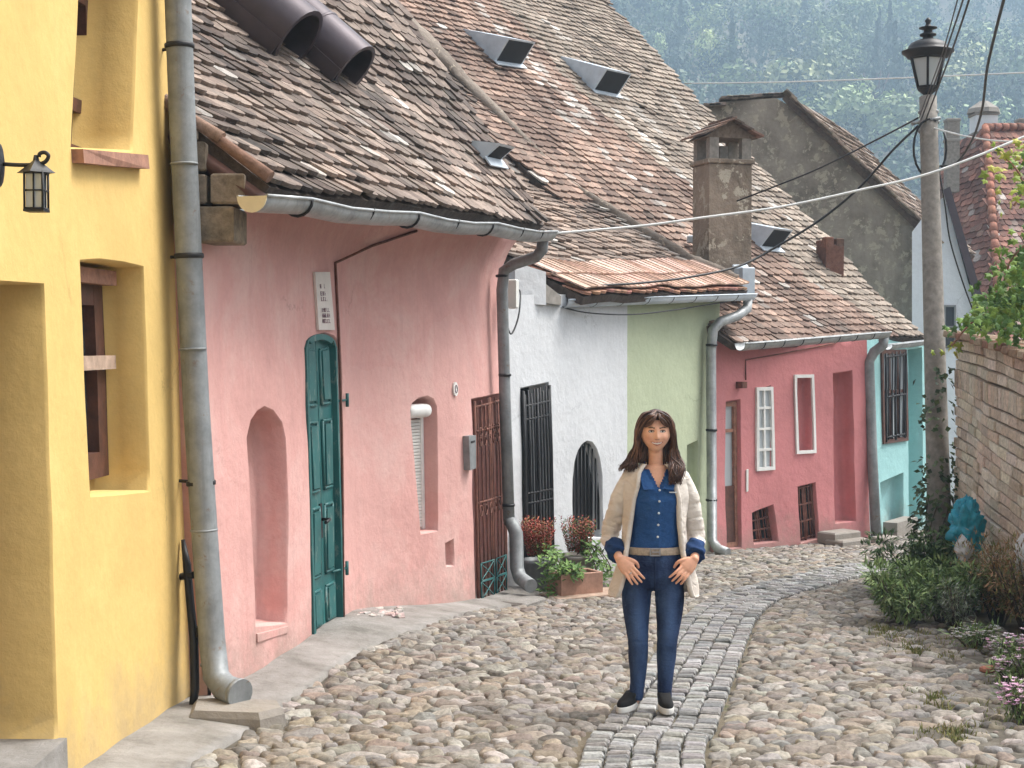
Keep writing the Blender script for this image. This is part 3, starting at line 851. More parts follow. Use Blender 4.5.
for side in (0, 1):
    a = sL + ft + (pw + .006) * side; b = a + pw - .006
    lf = MB()
    fn = lambda s, i=0: arch_z(s, ft + 0.004 + i)
    slab(lf, pnk, arch_loop(a, b, zb + .02, 0, 8, fn), -0.075, -0.035, px=False)
    leaf = lf.build('leaf', M['greendoor'], droot)
    H_ = zspr - zb
    for (k0, k1) in ((0.03, 0.15), (0.20, 0.44), (0.50, 0.74), (0.80, None)):
        z0 = zb + H_ * k0; a2, b2 = a + .06, b - .06
        lp = [(a2, z0), (b2, z0), (b2, zb + H_ * k1), (a2, zb + H_ * k1)] if k1 else arch_loop(a2, b2, z0, .07, 6, fn)
        # recessed moulding: rim, then raised field
        cx = (a2 + b2) / 2; cz = sum(p[1] for p in lp) / len(lp)
        for (k, o0, o1) in ((1.0, -.04, -.022), (0.74, -.03, -.012)):
            slab(lf2 := MB(), pnk, [(cx + (p[0] - cx) * k, cz + (p[1] - cz) * (k if k == 1 else 0.9)) for p in lp], o0, o1, px=False)
            dr.v, dr.f, dr.mi, dr.c, dr.sm = lf2.v, lf2.f, lf2.mi, lf2.c, lf2.sm
            if k == 1.0:
                # rim as four thin mouldings
                rim = MB(); q = len(lp)
                for i in range(q):
                    A_, B_ = lp[i], lp[(i + 1) % q]
                    rim.tube([pnk.pos(A_[0], A_[1], -.030), pnk.pos(B_[0], B_[1], -.030)], 0.013, 6)
                dr.v, dr.f, dr.mi, dr.c, dr.sm = rim.v, rim.f, rim.mi, rim.c, rim.sm
            dr.build('panel', M['greendoor'], droot)
            dr = MB()
mb = MB(); mid = (sL + sR) / 2
mb.tube([pnk.pos(mid - .03, 0.35, -.03), pnk.pos(mid - .03, 0.35, .035), pnk.pos(mid - .13, 0.34, .035)], 0.012, 8)
slab(mb, pnk, [(mid - .06, .22), (mid - .01, .22), (mid - .01, .46), (mid - .06, .46)], -.035, -.022, px=False)
mb.build('handle', M['iron'], droot)
for py in (400, 568):
    mb = MB(); q = pnk.loc(344, py); c = pnk.pos(q[0] + .0, q[1], .025)
    mb.tube([c - V((0, 0, .05)), c + V((0, 0, .05))], .013, 8); mb.tube([pnk.pos(q[0] - .2, q[1], -.02), pnk.pos(q[0] + .02, q[1], .02)], .01, 6)
    mb.build('hinge', M['greendoor'], droot)
mb = MB(); q = pnk.loc(331, 437)
slab(mb, pnk, [(q[0] - .04, q[1] - .03), (q[0] + .05, q[1] - .03), (q[0] + .05, q[1] + .03), (q[0] - .04, q[1] + .03)], -.033, -.028, px=False)
mb.build('sticker', M['whitepaint'], droot)

# roller-shutter window
ws = [pnk.loc(*p) for p in pwin]; wa = min(w[0] for w in ws); wb = max(w[0] for w in ws); wz0 = ws[0][1]; wz1 = max(w[1] for w in ws)
mb = MB(); H_ = wz1 - wz0
zz = wz0 + .02
while zz < wz1 - .2:
    slab(mb, pnk, [(wa + .01, zz), (wb - .02, zz), (wb - .02, zz + .022), (wa + .01, zz + .022)], -.16, -.13, px=False); zz += .027
sh = mb.build('roller_shutter', M['plastic'], proot)
mb = MB(); slab(mb, pnk, [(wa + .0, wz0), (wa + .04, wz0), (wa + .04, wz1 - .14), (wa, wz1 - .14)], -.13, -.04, px=False)
slab(mb, pnk, [(wb - .06, wz0), (wb - .02, wz0), (wb - .02, wz1 - .14), (wb - .06, wz1 - .14)], -.155, -.12, px=False)
mb.build('guide_rail', M['whitepaint'], sh)
mb = MB(); q = pnk.loc(412, 412); q2 = pnk.loc(430, 412)
ctr = [pnk.pos(q[0] + (q2[0] + .03 - q[0]) * k / 4, q[1] - .0, -0.06) for k in range(5)]
mb.tube(ctr, [0.055, .058, .058, .058, .055], 16); mb.build('shutter_box', M['whitepaint'], sh)

# plaque over the door (three short lines of lettering, too small to read)
mb = MB(); slab(mb, pnk, [(316, 330), (313, 272), (327, 272), (332, 330)], 0.004, 0.022)
pl = mb.build('door_plaque', M['plaque'], proot)
mb = MB()
def sz(a, b, k): return (a[0] + (b[0] - a[0]) * k, a[1] + (b[1] - a[1]) * k)
A0, A1, B0, B1 = pnk.loc(316, 330), pnk.loc(313, 272), pnk.loc(332, 330), pnk.loc(327, 272)
for (v0, n_, rws) in ((0.72, 2, 1), (0.50, 4, 2), (0.12, 5, 3)):
    for rr in range(rws):
        mb = MB()
        for i in range(n_):
            u0 = 0.22 + 0.56 * i / n_; v = v0 + 0.095 * rr
            P0 = sz(sz(A0, B0, u0), sz(A1, B1, u0), v); P1 = sz(sz(A0, B0, u0 + .09), sz(A1, B1, u0 + .09), v + .07)
            wd = (P1[0] - P0[0]); ht = P1[1] - P0[1]
            st = rnd.choice(('I', 'H', 'L', 'E', 'N'))
            def sl(a, b, c, d): slab(mb, pnk, [(P0[0] + wd * a, P0[1] + ht * b), (P0[0] + wd * c, P0[1] + ht * b), (P0[0] + wd * c, P0[1] + ht * d), (P0[0] + wd * a, P0[1] + ht * d)], .0225, .0245, px=False)
            sl(0, 0, .28, 1)
            if st in 'HN': sl(.7, 0, 1, 1)
            if st == 'H': sl(.28, .4, .7, .6)
            if st in 'LE': sl(.28, 0, 1, .2)
            if st == 'E': sl(.28, .8, 1, 1); sl(.28, .4, .8, .6)
            if st == 'N': sl(.28, .3, .7, .7)
        mb.build('lettering', M['text'], pl)
# house number plate
mb = MB(); q = pnk.loc(453.5, 389); w_, h_ = .024, .060
lp = [(q[0] + w_ * 1.6 * math.cos(2 * math.pi * k / 14), q[1] + h_ * math.sin(2 * math.pi * k / 14)) for k in range(14)]
slab(mb, pnk, lp, .003, .018, px=False); np_ = mb.build('number_plate', M['whitepaint'], proot)
mb = MB()
mb.tube([pnk.pos(q[0] + .018 * math.cos(2 * math.pi * k / 12), q[1] + .032 * math.sin(2 * math.pi * k / 12), .02) for k in range(13)], .004, 5)
mb.build('numeral', M['text'], np_)
# letter box beside the gate
mb = MB()
slab(mb, pnk, [(463, 470), (461, 436), (468, 435), (469, 468)], 0.0, 0.06)
lb = mb.build('letter_box', M['zinc_dark'], proot)
mb = MB(); slab(mb, pnk, [(463, 443), (463, 441), (467, 440), (467, 442)], 0.061, 0.064); mb.build('slot', M['dark'], lb)
# conduit over the door
mb = MB(); P_ = [pnk.P(*p, o=.012) for p in [(343, 640), (340, 430), (337, 330), (334, 263), (370, 246), (415, 231)]]
mb.tube(P_, .010, 6); mb.build('conduit', M['rust'], proot)

# rusty barred gate
def gate(f, root, px4, mat, o=0.02, nb=8, name='gate', rails=(0.03, 0.5, 0.85, 0.97), lower=None, r=0.009, kick=None):
    bl_, tl_, tr_, br_ = [f.loc(*p) for p in px4]
    fr = MB()
    def at_(u, v): return sz(sz(bl_, br_, u), sz(tl_, tr_, u), v)
    for a, b in (((0, 0), (0, 1)), ((1, 0), (1, 1)), ((0.5, 0), (0.5, 1))):
        bar(fr, f, at_(*a), at_(*b), o, r * 1.6, 6, px=False)
    for v in rails: bar(fr, f, at_(0, v), at_(1, v), o, r * 1.3, 6, px=False)
    g = fr.build(name, mat, root)
    for i in range(nb):
        u = (i + .5) / nb
        if abs(u - .5) < .02: continue
        b = MB(); bar(b, f, at_(u, 0.02), at_(u, 1.0 if i % 2 else .98), o + .004, r, 5, px=False)
        b.build('bar', mat, g)
    return g, at_
g, at_ = gate(pnk, proot, [(477, 606), (473, 401), (502, 394), (504, 596)], M['rust'], 0.012, 8)
mb = MB()
for (u0, u1) in ((0.04, .46), (.54, .96)):
    for v0 in (0.03, 0.12):
        lp = [at_(u0, v0), at_(u1, v0), at_(u1, v0 + .085), at_(u0, v0 + .085)]
        for a, b in zip(lp, lp[1:] + lp[:1]): bar(mb, pnk, a, b, .03, .007, 5, px=False)
        bar(mb, pnk, lp[0], lp[2], .03, .006, 5, px=False); bar(mb, pnk, lp[1], lp[3], .03, .006, 5, px=False)
mb.build('lower_grille', M['greendoor'], g)
mb = MB()
for v in (.80, .84, .46):
    for k in range(6):
        u = .1 + .16 * k; c = at_(u, v)
        mb = MB(); mb.tube([pnk.pos(c[0] + .04 * math.cos(t_ * 1.05), c[1] + .05 * math.sin(t_ * 1.05), .022) for t_ in range(7)], .006, 5); mb.build('scroll_ornament', M['rust'], g)

# roof
e0, e1 = at(270, 186, 8.32), at(545, 225, 13.40)
pr = Roof([e0, e0 + V((-0.81, .15, .57)) * 7.0], [e1, e1 + V((-.534, .212, .819)) * 4.9], 11, 0.05)
def clay(base_dark, base_light, streak=0.5, white=0.05, seed=0, scale=(5, 6)):
    pal = [(0.22, 0.155, 0.125), (0.17, 0.13, 0.11), (0.28, 0.19, 0.15), (0.13, 0.105, 0.09), (0.27, 0.22, 0.18), (0.38, 0.30, 0.245), (0.10, .09, .08)]
    def fn(u, v, p):
        a = 0.5 + 0.5 * noise.noise(V((p.x * 1.1, p.y * 1.1, p.z * 1.6 + seed))) * 1.6
        a = max(0, min(1, a + rnd.gauss(-.04, .27)))
        c = lerp3(base_dark, base_light, a)
        q = pal[int(rnd.random() * len(pal)) % len(pal)]
        c = lerp3(c, q, 0.35 * rnd.random())
        ns = noise.noise(V((u * 13 + seed, v * 3.0, 2.2)))
        if rnd.random() < white * .5 + (0.6 if ns > 0.42 else 0): c = lerp3(c, (0.56, 0.53, 0.49), rnd.uniform(.15, .9))
        k = rnd.uniform(.72, 1.22); return tuple(x * k for x in c)
    return fn
def add_roof(root, rf, colour, w=0.165, ex=0.15, h=(-0.005, -0.09), clip=None, **kw):
    mb = MB(); mb.tint = (0.09, 0.07, 0.06); roof_deck(mb, rf, *h, nu=14, nv=14)
    n0 = len(mb.v); tile_roof(mb, rf, colour, w, ex, clip, **kw)
    # a plain back slope down to the yard
    L0, L1 = rf.L[-1], rf.Rr[-1]; t = (L1 - L0).normalized(); bk = V((-abs(t.y), t.x, 0)).normalized()
    mb.tint = (0.2, 0.14, 0.11)
    q = [L0, L1, L1 + bk * 3 + V((0, 0, -3)), L0 + bk * 3 + V((0, 0, -3))]
    mb.add([p + V((0, 0, .02)) for p in q] + [p + V((0, 0, -.08)) for p in q], [(0, 1, 2, 3), (7, 6, 5, 4), (0, 3, 7, 4), (1, 5, 6, 2), (2, 6, 7, 3)])
    mb.tint = (1, 1, 1)
    return mb.build('roof', M['tile'], root)
proof = add_roof(proot, pr, clay((0.07, 0.058, 0.054), (0.35, 0.275, 0.23), white=.05, seed=1), 0.135, 0.15)
# red-brown verge tiles at the near end
mb = MB()
for k in range(16):
    v0 = k * .05; a = pr.pos(-0.01, v0, .05); b = pr.pos(-0.01, v0 + .06, .035)
    mb.tint = pick([(0.20, 0.12, 0.09), (0.16, .10, .08), (0.30, .20, .15)])
    mb.tube([a, b], [.038, .03], 8)
mb.build('verge_tiles', M['tile'], proof)
mb = MB(); a = pr.raw(0, 0) - V((0.03, 0, .10)); b = pr.raw(0, .4) - V((0.03, 0, .10))
mb.tube([a, b], .05, 4); mb.build('verge_board', M['darkwood'], proof)
# stone and brick corbel under the verge, with the gable end behind the drainpipe
mb = MB()
blocks = [((180, 243), (236, 205), 'a'), ((180, 205), (208, 173), 'b'), ((210, 205), (246, 172), 'b'), ((180, 172), (206, 140), 'b'), ((180, 140), (196, 118), 'b')]
for (x0, y0), (x1, y1), t in blocks:
    d = 8.30
    P0, P1 = at(x0, y0, d), at(x1, y1, d)
    c = (P0 + P1) / 2 + V((0, .17, 0)); sz_ = (P1.x - P0.x - .012, .34, P1.z - P0.z - .012)
    mb.tint = {'a': (0.27, .215, .155), 'b': (0.25, .20, .15), 'c': (0.27, .13, .09)}[t]
    mb.box(c, sz_, Matrix.Rotation(rnd.gauss(0, .02), 3, 'Z'), 0.012)
P0, P1 = at(178, 232, 8.5), at(236, 120, 8.5)
mb.tint = (0.12, .09, .07); mb.box(((P0.x + P1.x) / 2 - .05, 8.62, (P0.z + P1.z) / 2 - .03), (P1.x - P0.x - .12, .3, P1.z - P0.z - .1))
mb.build('corbel_blocks', M['corbel'], proot)
# gutter
mb = MB(); gl = [g0 + (g1 - g0) * k / 10 + V((0, 0, 0.015 * math.sin(k * 2))) for k in range(11)]
side = half_gutter(mb, gl, 0.088)
gut = mb.build('gutter', M['zinc'], proot)
for k in (1.0, 2.6, 4.0, 5.4, 6.8, 8.2, 9.2):
    c = g0 + (g1 - g0) * k / 10; b = MB()
    b.tube([c + side * .094 * math.cos(math.pi + math.pi * j / 8) + V((0, 0, .094 * math.sin(math.pi + math.pi * j / 8) + .01)) for j in range(9)], .009, 5)
    b.build('bracket', M['iron'], gut)
mb = MB(); t_ = (g1 - g0).normalized(); n_ = 12
lp = [g0 - t_ * .004 + side * .09 * math.cos(math.pi + math.pi * j / n_) + V((0, 0, .09 * math.sin(math.pi + math.pi * j / n_))) for j in range(n_ + 1)]
mb.prism(lp, t_ * .008); mb.build('end_cap', M['cream'], gut)
# downpipe at the far corner
mb = MB()
dp = [at(543, 236, 13.45), at(542, 250, 13.45), at(536, 257, 13.5), at(514, 264, 13.55), at(504, 271, 13.6), at(502, 290, 13.6), at(505, 400, 13.62), at(509, 520, 13.6)]
mb.tube(dp, .053, 12); mb.tube([dp[-1], at(513, 526, 13.55), at(516, 533, 13.5), at(517, 568, 13.5), at(520, 578, 13.42), at(531, 586, 13.2)], [.055, .060, .063, .063, .063, .063], 12)
dpo = mb.build('downpipe', M['zinc_dark'], proot)
for py in (276, 375, 505):
    mb = MB(); c = at(502.5 + (py - 290) * .028, py, 13.6); mb.lathe(c, [(.057, -.012), (.061, 0), (.057, .012)], 12); mb.build('clamp', M['iron'], dpo)

# ---- 3 white and green house
wroot = thing('white_and_green_house', 'whitewashed cottage with a pale green right half', 'house', (1.2, 17, zg(1.2, 17)))
ge0, ge1 = at(562, 300, 15.0), at(751, 294, 18.75)
sp = whi.loc(627, 430)[0]
def white_top(s): return 2.02 + .17 * s / whi.len
mb = MB()
wg = [(524, 590), (522, 480), (520, 389), (549, 383), (551, 480), (553, 584)]
wa_ = [(574, 537), (573, 500), (573.5, 480), (575, 463), (578, 451.5), (582, 445), (587, 441.5), (592, 443), (596, 449), (599.5, 459), (602, 475), (602.5, 500), (603, 537)]
H = [hole(whi, wg, .22, True, 1), hole(whi, wa_, .13, True, 1)]
wall_mesh(mb, whi, outline(whi, 0, sp, white_top), H, .18); body(mb, whi, 0, sp, -1.2, 2.0, 5)
mb.build('wall', [M['white'], M['dark']], wroot)
mb = MB(); gr_ = [(687, 500), (687, 446), (698, 441), (698, 500)]
wall_mesh(mb, whi, outline(whi, sp, whi.len, white_top), [hole(whi, gr_, .12)], .18); body(mb, whi, sp, whi.len, -1.2, 2.0, 5)
mb.build('wall', M['green'], wroot)
g, _ = gate(whi, wroot, [(525, 585), (521, 391), (548, 385), (552, 580)], M['iron'], .02, 9, r=.010, rails=(.03, .42, .47, .85, .92))
# bars in the arched opening
aL = [whi.loc(*p) for p in wa_]; a0_, a1_ = aL[0][0], aL[-1][0]; az0 = aL[0][1]; azs = aL[2][1]; azt = max(a[1] for a in aL)
mb = MB(); q = MB(); m_ = (a0_ + a1_) / 2
def az(s): return azs + (azt - azs) * math.sqrt(max(0, 1 - ((s - m_) / ((a1_ - a0_) / 2)) ** 2))
mb.tube([whi.pos(a0_ + .01, az0, -.05)] + [whi.pos(a0_ + .01 + (a1_ - a0_ - .02) * k / 12, az(a0_ + (a1_ - a0_) * k / 12) - .02, -.05) for k in range(13)] + [whi.pos(a1_ - .01, az0, -.05)], .014, 6)
ag = mb.build('window_grille', M['iron'], wroot)
for i in range(7):
    s_ = a0_ + (a1_ - a0_) * (i + 1) / 8; b = MB(); b.tube([whi.pos(s_, az0, -.05), whi.pos(s_, az(s_) - .02, -.05)], .010, 6); b.build('bar', M['iron'], ag)
# boxed eave, bracket and meter box beside the downpipe
mb = MB(); c0, c1 = at(517, 304, 14.5), at(546, 262, 14.5)
mb.hexa([at(515, 303, 14.35), at(546, 305, 14.6), at(546, 305, 15.4), at(508, 303, 15.4), at(515, 262, 14.35), at(546, 272, 14.6), at(546, 272, 15.4), at(508, 262, 15.4)])
mb.build('boxed_eave', M['white'], wroot)
mb = MB(); mb.hexa([at(546, 303, 14.62), at(561, 305, 14.85), at(561, 305, 15.3), at(546, 303, 15.3), at(546, 284, 14.62), at(561, 296, 14.85), at(561, 296, 15.3), at(546, 284, 15.3)])
mb.build('eave_bracket', M['concrete'], wroot)
mb = MB(); mb.box(at(513, 294, 13.82), (.085, .10, .27), Matrix.Rotation(R(-15), 3, 'Z'), .012); mb.build('meter_box', M['plastic'], wroot)
# roof of the white and green house
E0, E1 = at(584, 297, 15.0), at(748, 290, 18.8)
dl, ds_ = V((-.866 * .87, .866 * .48, .5)), V((-.707 * .87, .707 * .48, .707))
dlow = V((-.90 * .87, .90 * .48, .42))
wr = Roof([E0, E0 + dlow * .9, E0 + dlow * .9 + dl * 2.1, E0 + dlow * .9 + dl * 2.1 + ds_ * 6.0], [E1, E1 + dlow * .9, E1 + dlow * .9 + dl * 2.1, E1 + dlow * .9 + dl * 2.1 + ds_ * 6.0], 5, .06)
wcol = clay((0.11, 0.085, 0.072), (0.37, 0.28, 0.225), white=.035, seed=4)
def wcol2(u, v, p):
    c = wcol(u, v, p)
    if v * wr.H < .62: return tuple(x * rnd.uniform(.9, 1.1) for x in (0.43, 0.235, 0.165))
    return c
wroof = add_roof(wroot, wr, wcol2, .155, .145)
mb = MB(); sm = []
for k in range(61):
    t = k / 60; v = .02 + .98 * t; rr = (.04 + .17 * max(0, min(1, (v - .42) / .25))) * (1 + .35 * noise.noise(V((k * .5, 1, 1)))); c = wr.pos(1.0, v, .02)
    ty = (wr.raw(1, min(1, v + .05)) - wr.raw(1, max(0, v - .05))).normalized(); nn = wr.nrm(.98, v); tx = nn.cross(ty); c = c - tx * rr * .7 * -1
    sm.append([c + tx * rr * math.cos(a_) * (1 + .25 * noise.noise(V((k * .6, a_, 2)))) + nn * (.07 * math.sin(a_) + .03 + .03 * noise.noise(V((k * .9, a_ * 2, 7)))) for a_ in [math.pi * 2 * j / 14 for j in range(14)]])
mb.rings(sm); mb.build('verge_mortar', M['mortar'], wroof)
# flat red pan tiles at the eave, lying a little above
mb = MB()
npan = 34
for j in range(2):
    for i in range(npan):
        u0, u1 = i / npan, (i + .92) / npan; v0 = (.02 + j * .36) / wr.H; v1 = v0 + .42 / wr.H
        mb.tint = pick([(.56, .38, .30), (.50, .33, .25), (.62, .45, .37), (.44, .29, .22)], .14)
        h = .075
        A = [wr.pos(u0, v0, h + .02), wr.pos(u1, v0, h + .02), wr.pos(u1, v1, h - .005), wr.pos(u0, v1, h - .005)]
        nn = wr.nrm(u0, v0) * .016
        mb.hexa([a - nn for a in A] + A)
        mb.tube([wr.pos(u1 + .0012, v0, h + .022), wr.pos(u1 + .0012, v1, h + .0)], .007, 5)
mb.build('eave_tiles', M['tile'], wroof)
mb = MB(); half_gutter(mb, [ge0 + (ge1 - ge0) * k / 8 for k in range(9)], .08); wgut = mb.build('gutter', M['zinc_pale'], wroot)
for k in range(1, 8):
    c = ge0 + (ge1 - ge0) * k / 8; b = MB()
    b.tube([c + side * .085 * math.cos(math.pi + math.pi * j / 8) + V((0, 0, .085 * math.sin(math.pi + math.pi * j / 8) + .008)) for j in range(9)], .007, 5)
    b.build('bracket', M['iron'], wgut)
mb = MB(); dp = [at(748, 298, 18.7), at(747, 309, 18.65), at(737, 316, 18.5), at(720, 322, 18.3), at(713, 330, 18.25), at(711, 350, 18.25), at(712, 540, 18.2), at(718, 549, 18.05), at(728, 553, 17.95)]
mb.tube(dp, .062, 10); dpo = mb.build('downpipe', M['zinc'], wroot)
for py in (345, 430, 500):
    mb = MB(); mb.lathe(at(711.5, py, 18.22), [(.068, -.015), (.074, 0), (.068, .015)], 10); mb.build('clamp', M['iron'], dpo)

# ---- 4 rose and turquoise houses share the long far roof
rroot = thing('rose_house', 'rose red cottage with white framed windows beyond the woman', 'house', (3.7, 19.8, zg(3.7, 19.8)))
mb = MB()
Hr = [hole(ros, [(727, 549), (725, 402), (740, 400), (742, 547)], .14, True, 1),
      hole(ros, [(757, 472), (756, 390), (771, 386), (770, 466)], .08, True, 1),
      hole(ros, [(796, 455), (798, 378), (811, 375), (810, 450)], .13),
      hole(ros, [(835, 523), (833, 374), (852, 371), (856, 521)], .24),
      hole(ros, [(755, 544), (753, 513), (773, 505), (778, 541)], .18, True, 1),
      hole(ros, [(801, 543), (797, 487), (815, 483), (819, 538)], .12, True, 1)]
wall_mesh(mb, ros, outline(ros, 0, ros.len, lambda s: 1.60 + .06 * s / ros.len), Hr, .18); body(mb, ros, 0, ros.len, -1.4, 1.55, 5)
mb.build('wall', [M['rose'], M['dark']], rroot)
def win_px(f, root, px4, o, fm, t=.045, bars=(.5,), hb=(.5,), glass='glass', dep=.05, nm='window'):
    q = [f.loc(*p) for p in px4]; s0 = min(a[0] for a in q); s1 = max(a[0] for a in q)
    return window(f, root, s0, s1, (q[0][1] + q[3][1]) / 2, (q[1][1] + q[2][1]) / 2, o, fm, t, bars, hb, glass, dep, nm)
win_px(ros, rroot, [(756, 474), (755, 389), (772, 385), (771, 467)], -.02, 'whitepaint', .045, (.5,), (.25, .5, .75), 'glass_pale', .05)
q = [ros.loc(*p) for p in [(795, 457), (797, 376), (813, 373), (812, 450)]]
mb = MB(); frame_sz(mb, ros, q[0][0], q[2][0], (q[0][1] + q[3][1]) / 2, (q[1][1] + q[2][1]) / 2, .003, .042, .025)
mb.build('window_surround', M['whitepaint'], rroot)
# door with a glazed light
q = [ros.loc(*p) for p in [(727, 549), (725, 402), (740, 400), (742, 547)]]; s0, s1 = q[0][0] + .0, q[2][0]; z0 = q[0][1]; z1 = q[1][1]
mb = MB(); frame_sz(mb, ros, s0, s1, z0, z1, -.12, .06, .06, (), (.80,)); drr = mb.build('door', M['oldwood'], rroot)
mb = MB(); slab(mb, ros, [(s0 + .05, z0), (s1 - .05, z0), (s1 - .05, z0 + (z1 - z0) * .42), (s0 + .05, z0 + (z1 - z0) * .42)], -.115, -.07, px=False); mb.build('leaf', M['darkwood'], drr)
mb = MB(); slab(mb, ros, [(s0 + .06, z0 + (z1 - z0) * .42), (s1 - .06, z0 + (z1 - z0) * .42), (s1 - .06, z1 - .06), (s0 + .06, z1 - .06)], -.115, -.10, px=False); mb.build('pane', M['glass_pale'], drr)
# basement grilles
for px4, o in (([(755, 544), (753, 513), (773, 505), (778, 541)], -.12), ([(801, 543), (797, 487), (815, 483), (819, 538)], -.07)):
    gate(ros, rroot, px4, M['rust'], o, 6, 'window_grille', rails=(.05, .35, .65, .95), r=.010)
mb = MB(); q = ros.loc(738, 384); slab(mb, ros, [(q[0] - .06, q[1] - .05), (q[0] + .03, q[1] - .05), (q[0] + .03, q[1] + .03), (q[0] - .06, q[1] + .03)], .005, .11, px=False)
wl_ = mb.build('wall_lamp', M['rust'], rroot)
mb = MB(); mb.tube([ros.P(*p, o=.012) for p in [(744, 380), (744, 360), (790, 352), (835, 343)]], .009, 5); mb.build('conduit', M['rust'], rroot)
# number tablet beside door
mb = MB(); slab(mb, ros, [(746, 492), (746, 470), (748, 469), (748, 491)], .003, .015); mb.build('number_plate', M['plastic'], rroot)

F0, F1 = at(735, 344, 18.35), at(926, 337, 22.25)
tl_ = (F0 - F1).normalized(); up = V((-.63 * .743, .777 * .743, .669)); up0 = V((-.63 * .80, .777 * .80, .60))
rr_ = Roof([F0, F0 + up0 * 1.2 + tl_ * .7, F0 + up0 * 1.2 + up * 10.5 + tl_ * 3.5], [F1, F1 + up0 * 1.2, F1 + up0 * 1.2 + up * 10.5], 8, .05)
ca = clay((0.22, 0.18, 0.145), (0.40, 0.335, 0.275), white=.01, seed=9); cb = clay((0.15, 0.10, 0.08), (0.40, 0.275, 0.215), white=.05, seed=12)
def rcol(u, v, p):
    # older red tiles low and left, newer sand-coloured ones high and right
    if u > 0.52 + .30 * max(0, .35 - v) / .35 + .06 * noise.noise(V((u * 5, v * 7, 3))): return ca(u, v, p)
    return cb(u, v, p)
rroof = add_roof(rroot, rr_, rcol, .165, .15, jit=.8)
rg0, rg1 = at(740, 344, 18.25), at(886, 332, 20.3)
mb = MB(); half_gutter(mb, [rg0 + (rg1 - rg0) * k / 8 for k in range(9)], .085); rgut = mb.build('gutter', M['zinc'], rroot)
rside = V(((rg1 - rg0).normalized().y, -(rg1 - rg0).normalized().x, 0))
for k in range(1, 8):
    c = rg0 + (rg1 - rg0) * k / 8; b = MB()
    b.tube([c + rside * .09 * math.cos(math.pi + math.pi * j / 8) + V((0, 0, .09 * math.sin(math.pi + math.pi * j / 8) + .008)) for j in range(9)], .008, 5)
    b.build('bracket', M['iron'], rgut)
mb = MB(); dp = [at(884, 336, 20.3), at(883, 345, 20.3), at(874, 352, 20.35), at(869, 362, 20.35), at(872, 450, 20.3), at(876, 536, 20.15)]
mb.tube(dp, .07, 10); mb.build('downpipe', M['zinc_dark'], rroot)

troot = thing('turquoise_house', 'turquoise cottage behind the lamp post with a dark barred window', 'house', (5.7, 21.9, zg(5.7, 21.9)))
mb = MB()
wall_mesh(mb, tea, outline(tea, 0, tea.len, lambda s: 1.63), [hole(tea, [(883, 443), (884, 353), (904, 350), (903, 438)], .10, True, 1),
    hole(tea, [(909, 528), (908, 350), (922, 348), (923, 526)], .35), hole(tea, [(882, 534), (880, 483), (903, 473), (903, 526)], .16)], .18)
body(mb, tea, 0, tea.len, -1.5, 1.6, 5); mb.build('wall', [M['teal'], M['dark']], troot)
win_px(tea, troot, [(882, 445), (883, 351), (905, 348), (904, 440)], -.02, 'darkwood', .06, (.33, .66), (.55,), 'glass_pale', .05)
gate(tea, troot, [(884, 442), (884, 353), (904, 350), (903, 438)], M['iron'], .03, 5, 'window_grille', rails=(.05, .5, .95), r=.012)
mb = MB(); tg0, tg1 = at(888, 345, 20.75), at(930, 340, 22.2); half_gutter(mb, [tg0, tg0.lerp(tg1, .5), tg1], .07); mb.build('gutter', M['zinc'], troot)
mb = MB(); slab(mb, tea, [(882, 540), (882, 522), (903, 516), (904, 536)], .01, .22); mb.build('plinth_block', M['cement'], troot)

# ---- dormers, ducts and skylights on the roofs
def on_roof(rf, px, py): return rf.find(px, py)
def hatch(rf, roof, px_low, px_up, w, h, mats=('zinc_pale', 'dark')):
    """wedge-shaped metal roof hatch: vertical dark mouth at the low end, tapering up the slope"""
    u0, v0 = rf.find(*px_low); u1, v1 = rf.find(*px_up)
    mb = MB(); p0 = rf.pos(u0, v0); p1 = rf.pos(u0 + (u1 - u0) * .3, v1); nn = rf.nrm(u0, v0)
    d = (p1 - p0); ty = (rf.raw(u0, min(1, v0 + .05)) - rf.raw(u0, v0)).normalized(); L = d.dot(ty); tx = ty.cross(nn)
    A = [p0 - tx * w / 2, p0 + tx * w / 2, p0 + ty * L + tx * w / 2, p0 + ty * L - tx * w / 2]
    T = [A[0] + nn * h, A[1] + nn * h, A[2] + nn * .05, A[3] + nn * .05]
    mb.hexa([a - nn * .05 for a in A] + T)
    # apron flashing
    mb.cur = 0
    q = [p0 - ty * .10 - tx * (w / 2 + .03), p0 - ty * .10 + tx * (w / 2 + .03), p0 + tx * (w / 2 + .03), p0 - tx * (w / 2 + .03)]
    mb.hexa([a + nn * .055 for a in q] + [a + nn * .068 for a in q])
    mb.cur = 1; e = .03
    c = [A[0] + tx * e + nn * .07, A[1] - tx * e + nn * .07, A[1] - tx * e + nn * (h - e), A[0] + tx * e + nn * (h - e)]
    mb.add([a - ty * .004 for a in c] + [a + ty * .01 for a in c], [(0, 1, 2, 3), (7, 6, 5, 4), (0, 4, 5, 1), (1, 5, 6, 2), (2, 6, 7, 3), (3, 7, 4, 0)])
    return mb.build('roof_hatch', [M[m] for m in mats], roof)
hatch(pr, proof, (489, 162), (462, 142), .34, .24)
hatch(rr_, rroof, (508, 64), (478, 32), .62, .46)
hatch(rr_, rroof, (606, 92), (573, 58), .62, .46)
hatch(rr_, rroof, (768, 250), (742, 224), .50, .40)

